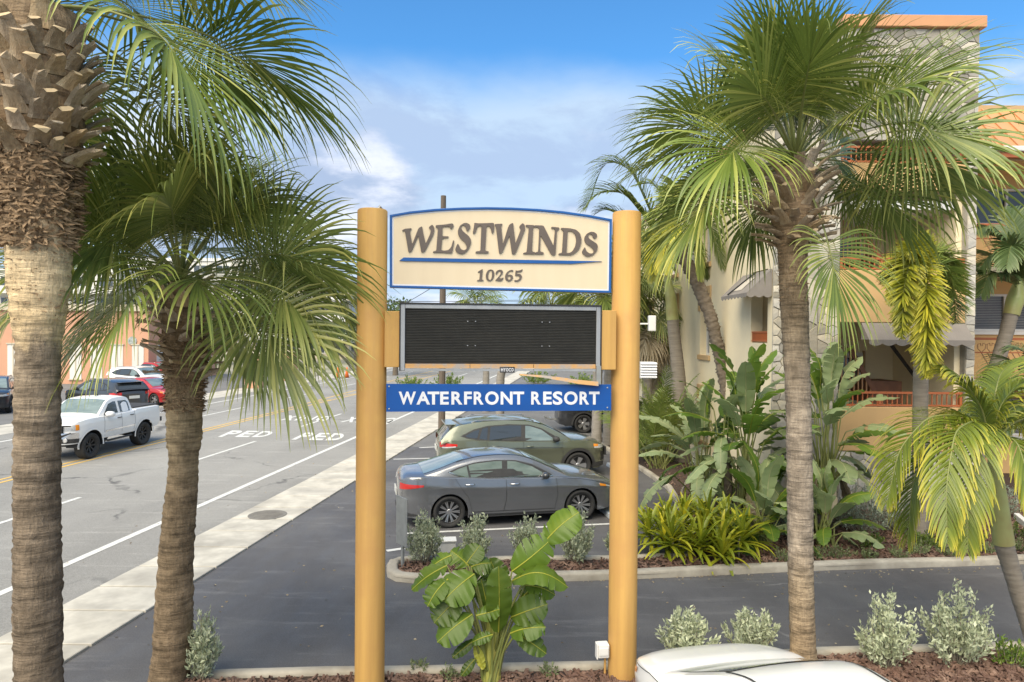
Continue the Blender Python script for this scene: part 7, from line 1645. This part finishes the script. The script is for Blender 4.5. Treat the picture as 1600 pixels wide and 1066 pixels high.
# ---- trees far off
def tree(label, px, Y, h, r, seed, n=2600, m='tree_leaf', leaf=.34, trunk=True):
    x = P(px, 520, Y).x; rg = np.random.default_rng(seed); root = thing('tree', label, 'tree', (x, Y, 0), 0, 'trees in the distance'); c = []
    for k in range(16):
        a = k*2.4; q = math.sqrt((k+.5)/16); c.append((math.cos(a)*r*q*.85, math.sin(a)*r*q*.85, h*(.60 + .30*rg.random()) - q*h*.18, r*rg.uniform(.28, .46)))
    if trunk: stem_mesh('trunk', [(0, 0, -.1), (.1, 0, h*.3), (0, .1, h*.62)], [h*.035, h*.026, h*.015], 'rough_bark', root, 10, 24, .01, .3, .01, seed)
    P_ = []; D = []
    for (cx_, cy_, cz_, rr) in c:
        v = nrm(rg.normal(0, 1, (n//16, 3))); rad_ = rr*rg.uniform(.55, 1.08, (len(v), 1)); P_.append(np.array([cx_, cy_, cz_]) + v*rad_*np.array([1, 1, .75])); D.append(v + rg.normal(0, .6, v.shape))
    leaf_cloud(root, rg, np.concatenate(P_), np.concatenate(D), leaf, m, 'crown', aspect=.55); return root
for i, (px, Y, h, r, lab) in enumerate([(618, 66, 8.2, 3.6, 'tree top showing between the left post and the wooden pole'), (232, 78, 7.5, 4.2, 'green tree behind the row of parked cars'), (330, 84, 6.8, 4, 'green tree in the distance under the roadside palm'), (480, 90, 6.4, 4.5, 'green tree far down the road near the left post'), (555, 96, 7, 5, 'green tree right against the left post far away'), (660, 98, 6.0, 4, 'distant tree seen under the display, left of the palm stems'), (720, 105, 6.4, 4.5, 'distant tree seen under the middle of the display'), (800, 100, 6.4, 4.5, 'distant tree seen under the display right of the palm stems'), (870, 90, 6.0, 4.2, 'distant tree seen under the right part of the display'), (935, 78, 7, 4.5, 'distant tree behind the right post'), (1000, 60, 7, 4.0, 'leafy tree behind the dead-leaved cabbage palm'), (1045, 66, 8, 4.2, 'leafy tree beyond the end of the cream wall')]):
    tree(lab, px, Y, h, r, 300+i)
for i, (px, py, r, lab) in enumerate([(640, 612, 1.3, 'clipped hedge at the far end of the street, left'), (700, 607, 1.4, 'clipped hedge at the far end of the street, beside the pole'), (840, 600, 1.5, 'clipped hedge at the far end of the street, under the loose trim'), (910, 606, 1.3, 'clipped hedge at the far end of the street, by the right post')]):
    g = G(px, py); bush('hedge', lab, 'hedge', (g.x, g.y, 0), 1.1, r, 'shrub_leaf', 330+i, 26, 46, .16, 'far hedges', 1.0)
# far wood that closes the horizon
rg = np.random.default_rng(400); n = 9000; az = rg.uniform(R(-50), R(50), n); rr = rg.uniform(150, 175, n); hh = 5.5 + 2.0*np.sin(az*23) + 1.4*np.sin(az*57 + 1); P_ = np.stack([np.sin(az)*rr, np.cos(az)*rr, hh*rg.random(n)**.7], 1)
root = leaf_cloud(None, rg, P_, rg.normal(0, 1, (n, 3)), 2.4, 'tree_leaf', 'far_wood', aspect=.7); tag(root, kind='stuff')

# fallen leaves and twigs on the paving
rg = np.random.default_rng(500); P_ = []
for x0, x1, y0, y1, n in ((-6, 6, 8.8, 12.5, 150), (-8, -4, 9, 22, 90), (4, 12, 9.0, 11.8, 90), (-3, 3.5, 12.6, 19, 60)):
    P_.append(np.stack([rg.uniform(x0, x1, n), rg.uniform(y0, y1, n), np.full(n, .006)], 1))
fr_n = 160; t_ = rg.uniform(0, 1, fr_n); a_ = np.array([low[4].x, low[4].y - .08]); b_ = np.array([low[8].x, low[8].y - .08])
P_.append(np.concatenate([a_[None]*(1-t_[:, None]) + b_[None]*t_[:, None] - np.stack([np.zeros(fr_n), np.abs(rg.normal(0, .12, fr_n))], 1), np.full((fr_n, 1), .006)], 1)); P_ = np.concatenate(P_)
D_ = rg.normal(0, 1, P_.shape); D_[:, 2] = .12
o = leaf_cloud(None, rg, P_, D_, .05, 'dry_leaf', 'leaf_litter', aspect=.4); tag(o, kind='stuff')
